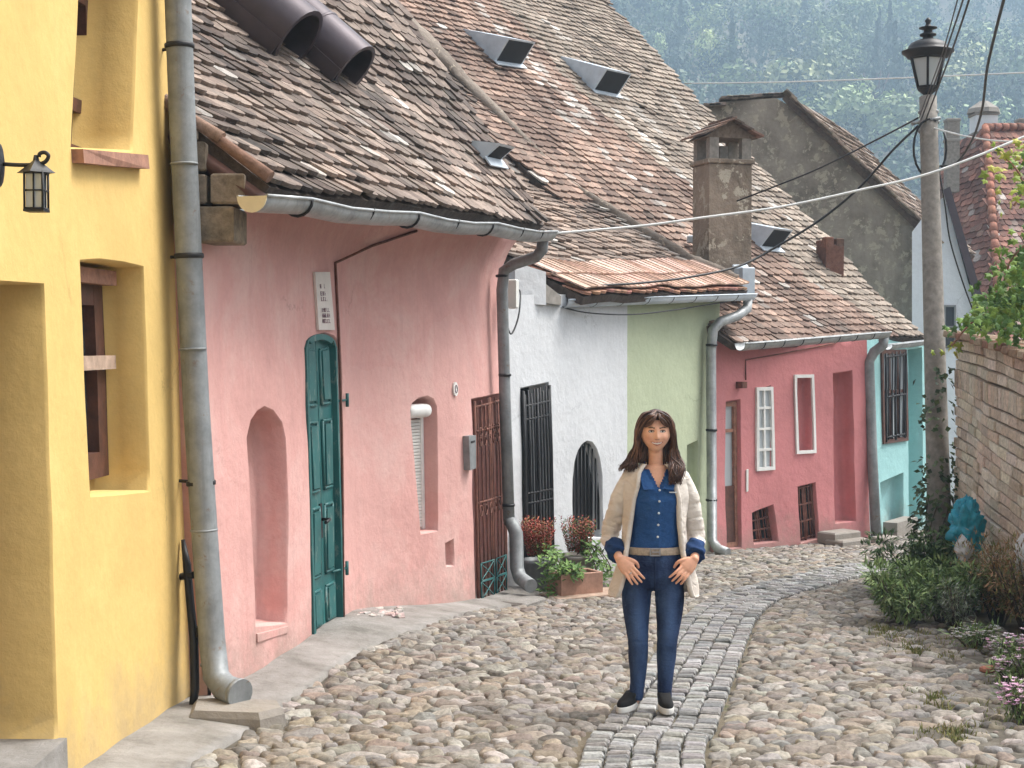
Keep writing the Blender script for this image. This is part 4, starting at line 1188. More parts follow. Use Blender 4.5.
def duct(px_mouth, rr, length, dm):
    u, v = pr.find(*px_mouth); p = pr.pos(u, v); nn = pr.nrm(u, v); ty = (pr.raw(u, v + .05) - pr.raw(u, v)).normalized()
    ax = (ty + nn * -.08).normalized(); c = p + nn * rr * .75 - ty * .15
    tx = ax.cross(nn).normalized(); n2 = tx.cross(ax)
    mb = MB(); mb.smooth = True
    lo = [];
    for k, (t, r_) in enumerate([(0, rr), (.03, rr), (length, rr * .95)]):
        lo.append([c + ax * t + (tx * math.cos(a) * .92 + n2 * math.sin(a) * 1.0) * r_ for a in [2 * math.pi * j / 22 for j in range(22)]])
    mb.rings(lo, caps=False)
    ri = [[c + ax * t + (tx * math.cos(a) * .92 + n2 * math.sin(a) * 1.0) * rr * .86 for a in [2 * math.pi * j / 22 for j in range(22)]] for t in (length * .9, .4, 0)]
    mb.cur = 1; mb.rings(ri[:2], caps=True)
    mb.cur = 0; mb.rings(ri[1:], caps=False)
    mb.rings([ri[2], lo[0]], caps=False)
    # flat cheeks down to the tiles
    mb.smooth = False
    for sgn in (-1, 1):
        a = c + tx * sgn * rr * .9; b = a + ax * length
        mb.hexa([a - nn * rr * .9, a - nn * rr * .9 + tx * .02 * sgn, b - nn * rr * .9 + tx * .02 * sgn, b - nn * rr * .9, a, a + tx * .02 * sgn, b + tx * .02 * sgn, b])
    for t in (.28, .62): mb.rings([[c + ax * (length * t + dt) + (tx * math.cos(a) * .92 + n2 * math.sin(a)) * rr * kk for a in [2 * math.pi * j / 22 for j in range(22)]] for dt, kk in ((-.012, 1.0), (0, 1.03), (.012, 1.0))], caps=False)
    mb.build('roof_duct', [M['duct'], M['dark']], proof)
duct((275, 42), .27, 1.9, 0)
duct((332, 70), .235, 1.5, 0)

# chimney on the rose house roof
mb = MB(); D = 19.3
cw, cd = .60, .50; ang = R(-42)
rot = Matrix.Rotation(R(18), 3, 'Z')
cc = at(722, 200, D + .3); cx_, cy_ = cc.x, cc.y
zb_, zt_ = at(722, 300, D).z, at(722, 163, D).z
mb.box((cx_, cy_, (zb_ + zt_) / 2), (cw, cd, zt_ - zb_), rot, .012)
mb.box((cx_, cy_, zt_ + .03), (cw + .06, cd + .06, .06), rot, .01)
mb.cur = 1
for a in (-1, 1):
    for b in (-1, 1):
        mb.box(V((cx_, cy_, zt_ + .20)) + rot @ V((a * (cw / 2 - .07), b * (cd / 2 - .06), 0)), (.13, .11, .30), rot, .008)
mb.box(V((cx_, cy_, zt_ + .15)), (.12, .12, .2), rot, .008)
chm = mb.build('chimney', [M['chimney'], M['concrete']], rroot)
mb = MB(); zt2 = zt_ + .35; ov = .06
for sgn in (-1, 1):
    for row in range(3):
        for i in range(4):
            w_ = (cd + 2 * ov + .1) / 4; y_ = -(cd / 2 + ov + .05) + (i + .5) * w_; x0 = (cw / 2 + .12) * (1 - row / 3); x1 = (cw / 2 + .12) * (1 - (row + 1.25) / 3)
            z0_, z1_ = row * .075 + .02, (row + 1.25) * .075
            P = lambda x, y, z: V((cx_, cy_, zt2)) + rot @ V((x * sgn, y, z))
            mb.tint = pick([(0.2, .13, .1), (0.26, .16, .12), (0.15, .11, .09)])
            q = [P(x0, y_ - w_ * .48, z0_), P(x0, y_ + w_ * .48, z0_), P(x1, y_ + w_ * .48, z1_), P(x1, y_ - w_ * .48, z1_)]
            if sgn < 0: q = q[::-1]
            mb.hexa([a - V((0, 0, .025)) for a in q] + q)
q = [V((cx_, cy_, zt2)) + rot @ V(k) for k in [(-cw / 2 - .08, -cd / 2, -.02), (cw / 2 + .08, -cd / 2, -.02), (0, -cd / 2, .2)]]
mb.tint = (.18, .14, .11); mb.prism(q, rot @ V((0, cd, 0)))
mb.build('chimney_cap', M['tile'], chm)
mb = MB()
for k in range(9):
    t = k / 8; u, v = wr.find(697 + 40 * t, 236 + 42 * t); c = wr.pos(u, v, .08)
    mb.box(c + V((0, -.02, .03 * math.sin(k * 2.4))), (.20, .12, .10), Matrix.Rotation(.5 * math.sin(k * 1.7), 3, 'X') @ Matrix.Rotation(.4 * k, 3, 'Z'), .012)
mb.build('lead_flashing', M['zinc_pale'], chm)
mb = MB(); mb.box(at(747, 284, 19.1), (.17, .1, .42), rot, .01); mb.build('flue_base', M['zinc_pale'], chm)
# a small red chimney lower on the far roof
mb = MB(); u, v = rr_.find(830, 268); c = rr_.pos(u, v); mb.tint = (0.16, .08, .06); mb.box(c + V((0, 0, .10)), (.30, .30, .50), rot, .02)
for a_ in range(4): mb.tint = pick([(.2, .1, .07), (.13, .08, .06)]); mb.box(c + rot @ V((.09 * (-1) ** a_, .09 * (-1) ** (a_ // 2), .38)), (.13, .12, .05 + .04 * a_), rot, .012)
mb.tint = (.2, .11, .08); mb.build('chimney', M['tile'], rroot)
HAZE = 0.0013
# ================================================================== the wooded hill
import numpy as np
def crown_cards(kind, rg, n):
    """unit crown (height 1, base at 0): card centres, outward normals"""
    P = []; lob = []
    if kind == 'conifer':
        for _ in range(n):
            h = rg.random() ** .8; r_ = .23 * (1 - h) * (0.75 + .35 * math.sin(h * 40)) * math.sqrt(rg.random() * .6 + .4); a = rg.uniform(0, 6.283)
            P.append((math.cos(a) * r_, math.sin(a) * r_, h, math.cos(a), math.sin(a), .35))
    else:
        nl = 9 if kind == 'round' else 7
        sl_ = .60 if kind == 'tall' else 1.0
        for k in range(nl):
            a = rg.uniform(0, 6.283); q = rg.uniform(0, .26); lob.append((math.cos(a) * q * sl_, math.sin(a) * q * sl_, rg.uniform(.38, .78), rg.uniform(.14, .25)))
        for i in range(n):
            lx, ly, lz, lr = lob[i % nl]; d = V((rg.gauss(0, 1), rg.gauss(0, 1), rg.gauss(.25, 1))).normalized(); k = lr * (rg.random() ** .35)
            P.append((lx + d.x * k * (sl_ + .1), ly + d.y * k * (sl_ + .1), lz + d.z * k * (1.0 if kind == 'round' else 1.5), d.x, d.y, d.z))
    return P
def crown_mesh(kind, seed, n, card, pal=None):
    rg = random.Random(seed); P = crown_cards(kind, rg, n); v = []; sh = []; lobk = [rg.uniform(.45, 1.5) for _ in range(9)]
    if kind == 'conifer': lobk = [1] * 9
    for (x, y, z, dx, dy, dz) in P:
        nn = V((dx + rg.gauss(0, .5), dy + rg.gauss(0, .5), dz + rg.gauss(0, .5))).normalized(); a = nn.orthogonal().normalized(); b = nn.cross(a); th = rg.uniform(0, 6.28)
        a, b = a * math.cos(th) + b * math.sin(th), b * math.cos(th) - a * math.sin(th); s_ = card * rg.uniform(.6, 1.3)
        c = V((x, y, z))
        for q in (a * s_, b * s_ * .7, -a * s_, -b * s_ * .7): v.append(tuple(c + q))
        sh.append(rg.uniform(.8, 1.2) * lobk[len(sh) % 9])
    return np.array(v, dtype=np.float32), np.array(sh, dtype=np.float32)
FPAL = [(.05, .08, .03), (.075, .12, .04), (.15, .20, .07), (.03, .05, .025), (.20, .25, .09), (.09, .14, .05), (.27, .29, .13), (.04, .07, .03), (.15, .18, .08), (.03, .055, .025)]
templates = [crown_mesh('round', s, 900, .027) for s in range(4)] + [crown_mesh('tall', 20, 700, .025)] + [crown_mesh('conifer', 30 + s, 600, .024) for s in range(2)]
def trees_object(name, spots, parent=None, mat='leaf', origin=(0, 0, 0)):
    VS = []; CS = []
    for (x, y, z, h, wd_, ti, tint, rot) in spots:
        v, sh = templates[ti]; c, s = math.cos(rot), math.sin(rot)
        q = np.empty_like(v); q[:, 0] = (v[:, 0] * c - v[:, 1] * s) * wd_ + x; q[:, 1] = (v[:, 0] * s + v[:, 1] * c) * wd_ + y; q[:, 2] = v[:, 2] * h + z
        VS.append(q); CS.append(np.repeat(sh[:, None] * np.array(tint)[None, :], 4, axis=0))
    Vv = np.concatenate(VS) - np.array(origin, dtype=np.float32); Cc = np.concatenate(CS); nf = len(Vv) // 4
    me = bpy.data.meshes.new(name); me.vertices.add(len(Vv)); me.vertices.foreach_set('co', Vv.astype(np.float32).ravel())
    me.loops.add(nf * 4); me.loops.foreach_set('vertex_index', np.arange(nf * 4, dtype=np.int32))
    me.polygons.add(nf); me.polygons.foreach_set('loop_start', np.arange(0, nf * 4, 4, dtype=np.int32)); me.polygons.foreach_set('loop_total', np.full(nf, 4, dtype=np.int32))
    at2 = me.color_attributes.new('tint', 'FLOAT_COLOR', 'CORNER'); at2.data.foreach_set('color', np.concatenate([Cc, np.ones((len(Cc), 1))], axis=1).astype(np.float32).ravel())
    me.materials.append(M[mat]); me.update(calc_edges=True); me.validate()
    o = bpy.data.objects.new(name, me); COL.objects.link(o); o.location = origin
    return o
rf_ = random.Random(77); spots = []
y = 262.0
while y < 610:
    step = 11.0 + (y - 262) * .010; x0, x1 = .0 * y - 10, .38 * y + 26; x = x0
    while x < x1:
        xx = x + rf_.uniform(-2, 2); yy = y + rf_.uniform(-2.5, 2.5)
        ti = rf_.choice([0, 1, 2, 3, 0, 1, 2, 3, 4, 5, 6]); h = rf_.uniform(14, 25) * (1.1 if ti > 4 else 1); big = h * rf_.uniform(.8, 1.15)
        if noise.noise(V((xx * .03, yy * .03, 5))) > .42 and yy < 420: x += step; continue
        t = rf_.choice(FPAL) if ti < 5 else (.03, .055, .03)
        spots.append((xx, yy, zg(xx, yy) - 1.2, h, big if ti < 4 else big * .8, ti, t, rf_.uniform(0, 6.28))); x += step * rf_.uniform(.8, 1.2)
    y += step * .9
tag(trees_object('far_wood', spots), kind='stuff')
def hill_d(px, py):
    r = ray(px, py); d = 240.0
    while d < 600 and (CAM + r * d).z > zg(r.x * d, d): d += 1.0
    return d - 6
# trees that stand out from the wood, each with its trunk
def tree(px, py_top, py_base, d, wpx, ti, tint, label, nm='broadleaf_tree'):
    d = hill_d(px, py_base); tp = at(px, py_top, d); bs = at(px, py_base, d); h = tp.z - bs.z; w_ = wpx / 1500 * d / .62
    if ti >= 5: w_ = wpx / 1500 * d / .44
    tint = tuple(min(.55, v * 2.6) for v in tint) if ti < 5 else tint; root = thing(nm, label, 'tree', (bs.x, bs.y, bs.z), 'trees on the far hillside')
    o = trees_object('crown', [(bs.x, bs.y, bs.z, h, w_, ti, tint, px * .1)], origin=(bs.x, bs.y, bs.z)); o.parent = root; o.location = (0, 0, 0)
    mb = MB(); b = V((bs.x, bs.y, bs.z)); g_ = zg(bs.x, bs.y)
    mb.tube([V((bs.x, bs.y, g_ - .5)), b + V((0, 0, h * .2)), b + V((.2, 0, h * .6))], [h * .03, h * .022, h * .01], 8)
    for k in range(4): a = k * 1.6; mb.tube([b + V((0, 0, h * .25)), b + V((math.cos(a) * w_ * .16, math.sin(a) * w_ * .16, h * .55))], [h * .012, h * .005], 6)
    mb.build('trunk', M['darkwood'], root)
PALE = (.17, .20, .10)
tree(876, 22, 135, 92, 36, 5, (.035, .06, .035), 'dark pointed conifer rising left of the street lantern', 'conifer')
tree(845, 72, 160, 94, 60, 0, (.15, .18, .085), 'broad pale green tree in the wood below and left of the dark conifer')
tree(895, 80, 185, 90, 85, 1, (.13, .155, .075), 'large pale rounded tree directly behind the lamp post')
tree(710, 28, 112, 96, 42, 4, (.19, .21, .10), 'tall pale yellow green tree above the grey gable')
tree(660, 32, 95, 96, 24, 4, (.16, .19, .09), 'small pale tree beside the edge of the long tiled roof')
tree(915, 25, 110, 97, 50, 2, (.14, .17, .08), 'pale rounded tree behind the street lantern roof')
tree(990, 92, 200, 88, 66, 3, (.08, .11, .05), 'dull green tree behind the chimneys of the red roofed house')
tree(1005, 15, 110, 98, 60, 0, (.12, .15, .07), 'rounded tree high on the hill at the right edge')
tree(790, 55, 130, 97, 44, 1, (.09, .12, .06), 'blue green tree just above the thin pale cable')
tree(735, 78, 140, 93, 26, 6, (.035, .06, .04), 'slender dark conifer just above the grey gable', 'conifer')
tree(938, 92, 180, 91, 50, 2, (.13, .15, .07), 'pale tree between the lamp post and the narrow chimney')
# little houses in the wood
def cottage(px, py, d, wpx, hpx, wall, roofc, label):
    d = hill_d(px, py + 6); c = at(px, py, d); w_ = wpx / 1500 * d; h = hpx / 1500 * d; root = thing('hillside_house', label, 'house', (c.x, c.y, c.z - h), 'small houses in the far wood')
    mb = MB(); mb.box((c.x, c.y, c.z - h * 1.2), (w_, w_ * .8, h * 1.6), None, .02); mb.build('wall', M[wall], root)
    mb = MB(); z = c.z - h * .4; a = w_ * .58; b = w_ * .5; mb.tint = roofc
    mb.prism([V((c.x - a, c.y - b, z)), V((c.x + a, c.y - b, z)), V((c.x + a * .9, c.y, z + h * .8)), V((c.x - a * .9, c.y, z + h * .8))], V((0, .15, 0)))
    mb.prism([V((c.x - a, c.y + b, z)), V((c.x + a, c.y + b, z)), V((c.x + a * .9, c.y, z + h * .8)), V((c.x - a * .9, c.y, z + h * .8))], V((0, .15, 0)))
    mb.build('roof', M['tile'], root)
    for k in (-.25, .25):
        mb = MB(); mb.box((c.x + w_ * k, c.y - w_ * .4, c.z - h * .75), (w_ * .14, .1, h * .3)); mb.build('window', M['dark'], root)
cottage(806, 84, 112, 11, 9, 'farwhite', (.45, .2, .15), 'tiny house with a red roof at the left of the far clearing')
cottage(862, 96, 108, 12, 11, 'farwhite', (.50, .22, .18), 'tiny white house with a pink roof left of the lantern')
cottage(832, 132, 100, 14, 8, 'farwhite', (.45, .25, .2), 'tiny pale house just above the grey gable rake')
# cottage(729, 72, 120, 7, 7, 'farwhite', (.4, .4, .4), 'tiny pale house high in the wood above the grey gable')
# the damp air over the valley
mb = MB(); mb.box((65, 297, 76), (560, 690, 190)); hz = mb.build('haze', bpy.data.materials.new('haze'), origin=(0, 0, 0))
hm = hz.data.materials[0]; hm.use_nodes = True; t_ = hm.node_tree; t_.nodes.clear(); out = t_.nodes.new('ShaderNodeOutputMaterial'); pv = t_.nodes.new('ShaderNodeVolumePrincipled')
pv.inputs['Color'].default_value = (0.54, 0.74, .93, 1); pv.inputs['Density'].default_value = HAZE; pv.inputs['Anisotropy'].default_value = 0.1
t_.links.new(pv.outputs[0], out.inputs['Volume']); tag(hz, kind='stuff')
# ================================================================== near downpipe, conduit, lantern (yellow house)
mb = MB()
dp = [at(176, -60, 8.22), at(178, 0, 8.22), at(182, 110, 8.22), at(188, 240, 8.22), at(196, 400, 8.22), at(205, 540, 8.2), at(212, 640, 8.15), at(216, 676, 8.12), at(225, 688, 8.06), at(240, 694, 7.98)]
mb.tube(dp, [.073] * 8 + [.075, .078], 16)
dpo = mb.build('downpipe', M['zinc_dark'], yroot)
mb = MB(); ax_ = (dp[-1] - dp[-2]).normalized(); mb.lathe(dp[-1] + ax_ * .001, [(.070, 0), (.070, .003)], 16, axis=ax_); mb.build('spout_mouth', M['dark'], dpo)
mb = MB(); mb.lathe(dp[-1] - ax_ * .03, [(.079, 0), (.083, .015), (.083, .035)], 16, axis=ax_); mb.build('spout_rim', M['zinc_dark'], dpo)
for (x, y) in ((179.5, 46), (189, 256), (201, 483)):
    mb = MB(); c = at(x, y, 8.22); mb.lathe(c, [(.077, -.014), (.082, -.008), (.082, .008), (.077, .014)], 16, axis=(dp[2] - dp[3]).normalized())
    mb.tube([c + V((-.05, .06, 0)), c + V((-.16, .14, .0))], .010, 6); mb.build('clamp', M['iron'], dpo)
for (x, y) in ((184, 164), (193, 349), (204, 530), (214, 664)):
    mb = MB(); mb.lathe(at(x, y, 8.2), [(.0745, -.006), (.0775, 0), (.0745, .006)], 16, axis=(dp[2] - dp[3]).normalized()); mb.build('seam', M['zinc_dark'], dpo)
mb = MB()
mb.tube([at(183, 540, 8.3), at(187, 565, 8.25), at(190, 600, 8.25), at(194, 640, 8.2), at(195, 690, 8.15), at(193, 705, 8.12)], [.012, .024, .024, .026, .026, .022], 8)
mb.tube([at(178, 577, 8.3), at(194, 575, 8.22)], .02, 8); mb.tube([at(194, 632, 8.22), at(210, 632, 8.16)], .018, 8); mb.tube([at(197, 632, 8.2), at(202, 632, 8.2)], .035, 8)
mb.build('waste_pipe', M['iron'], yroot)
mb = MB(); c = gp(238, 728); 
lp = [(-.26, -.10), (.12, -.15), (.23, -.02), (.18, .14), (-.1, .22), (-.30, .18)]
mb.rings([[c + V((x * k, y * k + .12, z)) for x, y in lp] for k, z in ((1.05, -.1), (1.0, .05), (.9, .085), (.55, .088))], smooth=False)
tag(mb.build('splash_stone', M['cement']), 'worn grey cement splash block at the foot of the nearest downpipe', 'splash block')

lan = thing('wall_lantern', 'small black iron lantern hanging from a scrolled bracket on the yellow wall', 'lantern', at(20, 200, 5.5))
mb = MB(); c = at(-2, 165, 5.5)
mb.rings([[c + V((dx, .055 * kk * math.cos(a), .095 * kk * math.sin(a))) for a in [math.pi * 2 * j / 14 for j in range(14)]] for dx, kk in ((-.05, 1.0), (-.01, 1.0), (.01, .8), (.02, .3))], smooth=False)
mb.build('wall_plate', M['iron'], lan)
mb = MB(); L_ = [at(2, 164, 5.5), at(20, 165, 5.5), at(36, 164.5, 5.5), at(45, 162, 5.5), at(48.5, 156, 5.5), at(45, 152.5, 5.5), at(40, 153.5, 5.5), at(39, 157, 5.5)]
mb.tube([tuple(p) for p in smooth_curve(L_, 4)], .0075, 8); mb.build('bracket_arm', M['iron'], lan)
c = at(36.5, 210, 5.5); hw = .047
mb = MB(); mb.lathe(c + V((0, 0, .135)), [(.072, 0), (.06, .008), (.012, .045), (.008, .065)], 4, False)
for a in range(4):
    th = math.pi / 4 + a * math.pi / 2; q = V((math.cos(th) * hw, math.sin(th) * hw, 0)); q2 = V((math.cos(th + math.pi / 2) * hw, math.sin(th + math.pi / 2) * hw, 0))
    mb.tube([c + q, c + q + V((0, 0, .138))], .0045, 5)
    for z in (.004, .07, .134): mb.tube([c + q + V((0, 0, z)), c + q2 + V((0, 0, z))], .0045 if z != .07 else .003, 5)
    mb.tube([c + (q + q2) / 2, c + (q + q2) / 2 + V((0, 0, .136))], .0032, 5)
mb.box(c + V((0, 0, -.003)), (.075, .075, .008), Matrix.Rotation(0, 3, 'Z'))
mb.build('lantern_cage', M['iron'], lan)
mb = MB(); mb.box(c + V((0, 0, .07)), (.058, .058, .128)); mb.build('pane', M['glass_pale'], lan)

# ================================================================== lamp post
PD = 15.7
pole = thing('lamp_post', 'tall leaning concrete post carrying an old style black street lantern', 'lamp post', gp(942, 583))
mb = MB(); pb, pt = gp(942, 583) + V((0, 0, -.3)), at(928, 97, PD)
n = 12; mb.tube([pb + (pt - pb) * k / n for k in range(n + 1)], [.128 - .038 * k / n for k in range(n + 1)], 14)
mb.build('post', M['concrete'], pole)
mb = MB()
for py, rr in ((112, .098), (122, .106), (131, .10)):
    c = at(928.5, py, PD); mb.lathe(c, [(rr, -.02), (rr + .012, 0), (rr, .02)], 14)
mb.tube([at(918, 122, PD - .12), at(912, 124, PD - .15)], .02, 6); mb.tube([at(930, 120, PD - .13), at(940, 118, PD - .1)], .02, 6)
mb.build('clamp_band', M['zinc_dark'], pole)
k_ = PD / 1500
lc = at(927.5, 98, PD)
def hexring(c, r, seg=6, ph=0.26): return [c + V((r * math.cos(2 * math.pi * j / seg + ph), r * math.sin(2 * math.pi * j / seg + ph), 0)) for j in range(seg)]
head = MB()
head.lathe(lc + V((0, 0, -.05)), [(.055, -.02), (.065, .02), (.035, .05), (.05, .09), (.10, .13), (.105, .15)], 12)
b0 = lc + V((0, 0, .11)); t0 = lc + V((0, 0, .41))
ra, rb = 9.5 * k_ * 1.1, 16 * k_ * 1.12
A = hexring(b0, ra); B = hexring(t0, rb)
for j in range(6):
    head.tube([A[j], B[j]], .013, 6); head.tube([A[j], A[(j + 1) % 6]], .014, 6); head.tube([B[j], B[(j + 1) % 6]], .014, 6)
    head.tube([lc + V((0, 0, 0)), A[j]], .010, 5)
hd = head.build('lantern_frame', M['iron'], pole)
mb = MB(); mb.rings([hexring(b0, ra * .95), hexring(t0, rb * .95)], smooth=False); mb.build('lantern_glass', M['glass_pale'], hd)
mb = MB()
prof = [(rb * 1.0, 0), (rb * 1.12, .01), (rb * 1.22, .05), (rb * 1.46, .10), (rb * 1.44, .115), (rb * 1.16, .10), (rb * 1.10, .17), (rb * .93, .235), (rb * .6, .275), (rb * .3, .30), (rb * .28, .33), (rb * .46, .345), (rb * .46, .37), (rb * .26, .39), (rb * .24, .43), (rb * .5, .455), (rb * .5, .47), (rb * .2, .48), (rb * .12, .53), (rb * .19, .57), (rb * .05, .62)]
prof = [(a_, b_ * .68) for a_, b_ in prof]; mb.lathe(t0, prof, 12, True); mb.build('lantern_roof', M['iron'], hd)
mb = MB(); c = at(930, 146, PD - .13)
mb.tube([c + V((.17 * math.cos(a), 0, .30 * math.sin(a) - .02)) for a in [2 * math.pi * j / 20 + 1.2 for j in range(19)]], .012, 6)
mb.build('cable_loop', M['cable'], pole)
mb = MB(); mb.tube(smooth_curve([at(931, 128, PD - .13), at(934, 142, PD - .13), at(936, 152, PD - .13), at(938, 163, PD - .15)], 4), .013, 6)
mb.build('cable_tail', M['cablewhite'], pole)

# ================================================================== overhead cables
def cable(pts, r, mat, label, nm='overhead_cable'):
    mb = MB(); mb.tube(smooth_curve([at(*p) for p in pts], 8), r, 6)
    return tag(mb.build(nm, M[mat]), label, 'cable', 'overhead cables')
cable([(684, 83.5, 26.5), (780, 82, 25), (900, 78, 23), (1060, 71, 21)], .011, 'cablewhite', 'thin pale cable crossing high in front of the wooded hill')
cable([(548, 234, 13.4), (640, 226, 13.6), (700, 218, 13.7), (780, 207, 13.8), (860, 190, 13.9), (940, 170, 14), (1060, 122, 14.2)], .013, 'cablewhite', 'white cable from the pink house gutter running right in front of the lamp post')
cable([(918, 126, 15.6), (893, 150, 16), (860, 187, 16.4), (820, 220, 16.6), (776, 247, 16.7), (739, 266, 16.5), (690, 277, 16.1), (640, 283, 15.7), (586, 286, 15.2)], .013, 'cable', 'thick black cable sagging from the lamp post past the chimney to the white house eave')
cable([(918, 118, 15.6), (880, 138, 16.5), (820, 168, 17.8), (776, 186, 18.6), (737, 201, 19.2)], .010, 'cable', 'thin dark cable from the lamp post to the tall rendered chimney')
cable([(925, 122, 15.6), (939, 85, 14), (955, 42, 12), (972, -10, 10), (984, -60, 8.5)], .008, 'cable', 'black cable rising from the lamp post, rightmost of the close three')
cable([(921, 120, 15.6), (934, 85, 14), (948, 45, 12), (966, -10, 10), (978, -60, 8.5)], .007, 'cable', 'black cable rising from the lamp post, middle one of the close three')
cable([(919, 118, 15.6), (931, 85, 14), (944, 48, 12), (960, -10, 10), (972, -60, 8.5)], .005, 'cable', 'thin black cable rising from the lamp post, leftmost of the close three')
cable([(940, 166, 15.6), (956, 163, 15), (972, 140, 14), (982, 110, 12.8), (987, 70, 11.5), (996, 30, 10.4), (1006, -10, 9.4), (1015, -60, 8)], .011, 'cable', 'thick black drop cable curving up from the post to the top right corner')
cable([(930, 127, 15.6), (965, 136, 15.3), (1000, 141, 15), (1060, 142, 14.6)], .009, 'cablewhite', 'thin pale cable leaving the lamp post clamp towards the vine')
cable([(938, 164, 15.55), (945, 205, 15.5), (950, 240, 15.6), (962, 280, 15.8), (976, 318, 16), (984, 336, 16)], .008, 'cable', 'thin dark wire hanging from the lamp post down to the brick wall end')
cable([(558, 306, 15.0), (590, 313, 15.4), (640, 314, 16.2), (700, 306, 17.6), (745, 298, 18.6)], .008, 'cable', 'thin grey wire slung below the white house gutter')
cable([(506, 305, 13.75), (519, 290, 14.1), (520, 305, 14.0), (517, 322, 13.9), (511, 334, 13.8), (507, 322, 13.75), (506, 300, 13.75)], .008, 'cable', 'black cable loop hanging below the meter box beside the downpipe')

# ================================================================== pale brick wall on the right
bw = Facade([(4.44, 15.05), (4.18, 12.2), (3.86, 9.0), (3.74, 7.6)], batter=0, wob=.03, seed=9)
# its street side faces the other way, so offsets run negative
wroot2 = thing('brick_garden_wall', 'old pale brick garden wall with sagging courses right of the lamp post', 'wall', (4.3, 12, zg(4.3, 12)))
def bw_top(s): return 1.66 - .055 * s - .004 * s * s
mb = MB(); BR = [(0.62, .52, .42), (0.68, .59, .49), (0.56, .46, .37), (0.72, .64, .54), (0.62, .50, .41), (0.60, .53, .44)]
ch = .098; nrow = 31
for j in range(nrow):
    s = -rnd.uniform(0, .2); soldier = (j == nrow - 5)
    while s < bw.len:
        L = rnd.uniform(.24, .36) if not soldier else rnd.uniform(.09, .13)
        if soldier: hh = ch * 1.75
        else: hh = ch
        s0, s1 = max(s, 0) + .006, min(s + L, bw.len) - .006; s += L
        if s1 - s0 < .03: continue
        if j == nrow - 4: continue
        zt = lambda q: bw_top(q) - .05 - (nrow - 1 - j) * ch * (1 + .018 * q) + .012 * math.sin(q * 1.7 + j * .6)
        o0, o1 = .25, -.012 + rnd.uniform(-.014, .012)
        z00, z01 = zt(s0) - ch * .9, zt(s1) - ch * .9 ; z10, z11 = z00 + hh * .9 , z01 + hh * .9
        if soldier: z10, z11 = z00 + hh * 1.06, z01 + hh * 1.06
        gm = (bw.frame((s0 + s1) / 2)[0]); 
        if z10 < zg(gm.x, gm.y) - .15: continue
        mb.tint = pick(BR, .14)
        P = lambda q, z, o: bw.pos(q, z, -o) if False else bw.pos(q, z, o)
        e = .006
        q = [P(s0, z00, o1), P(s1, z01, o1), P(s1, z11, o1), P(s0, z10, o1)]
        # in this run the street lies on the left: n points there because the wall is walked towards the camera
        fr_ = [P(s0 + e, z00 + e, o1 + .008 * 1), P(s1 - e, z01 + e, o1 + .008), P(s1 - e, z11 - e, o1 + .008), P(s0 + e, z10 - e, o1 + .008)]
        bk = [P(s0, z00, -.12), P(s1, z01, -.12), P(s1, z11, -.12), P(s0, z10, -.12)]
        mb.hexa(q + bk); mb.add(q + fr_, [(0, 1, 5, 4), (1, 2, 6, 5), (2, 3, 7, 6), (3, 0, 4, 7), (4, 5, 6, 7)])
wb = mb.build('brickwork', M['brick'], wroot2)
mb = MB(); n = 14
for i in range(n):
    s0, s1 = .03 + (bw.len - .06) * i / n, .03 + (bw.len - .06) * (i + 1) / n
    P = lambda q, z, o: bw.pos(q, z, o)
    g0_, g1_ = -1.6, -1.6
    A = [P(s0, g0_, -.035), P(s1, g1_, -.035), P(s1, g1_, -.33), P(s0, g0_, -.33)]; B = [P(s0, bw_top(s0) - .07, -.035), P(s1, bw_top(s1) - .07, -.035), P(s1, bw_top(s1) - .07, -.33), P(s0, bw_top(s0) - .07, -.33)]
    mb.hexa(A + B)
mb.build('mortar_core', M['mortar'], wroot2)
mb = MB(); s = 0
while s < bw.len:
    L = rnd.uniform(.2, .3); q = s + L / 2; s += L + .006; mb.tint = pick([(0.36, .24, .17), (0.42, .32, .24), (0.30, .17, .12)], .12)
    a, d = bw.frame(q); mb.box(bw.pos(q, bw_top(q) - .01, -.14) + V((0, 0, rnd.uniform(-.008, .008))), (L, .50, .07), Matrix.Rotation(math.atan2(d.y, d.x), 3, 'Z') @ Matrix.Rotation(R(-7) + rnd.gauss(0, .03), 3, 'X'), .012)
mb.build('coping', M['brick'], wroot2)

# ================================================================== houses further off
hroot = thing('grey_gabled_house', 'house with a blind dark grey rendered gable behind the long far roof', 'house', (6, 29, zg(6, 29)))
gd = 27.5; gdir = V((.41, .912, 0)) * 5.5
pg = [(700, 420), (705, 112), (716, 102), (776, 98), (790, 106), (918, 226), (918, 420)]
mb = MB()
lp = [at(x, y, gd + (x - 700) * -.004) for x, y in pg]
rows = []
mb.prism(lp[::-1], gdir); bmx = mb
mb.build('wall', M['greyrender'], hroot)
gr = Roof([at(935, 240, gd - 1.15), at(786, 95, gd - .45)], [at(935, 240, gd - 1.15) + gdir, at(786, 95, gd - .45) + gdir], 21, .03)
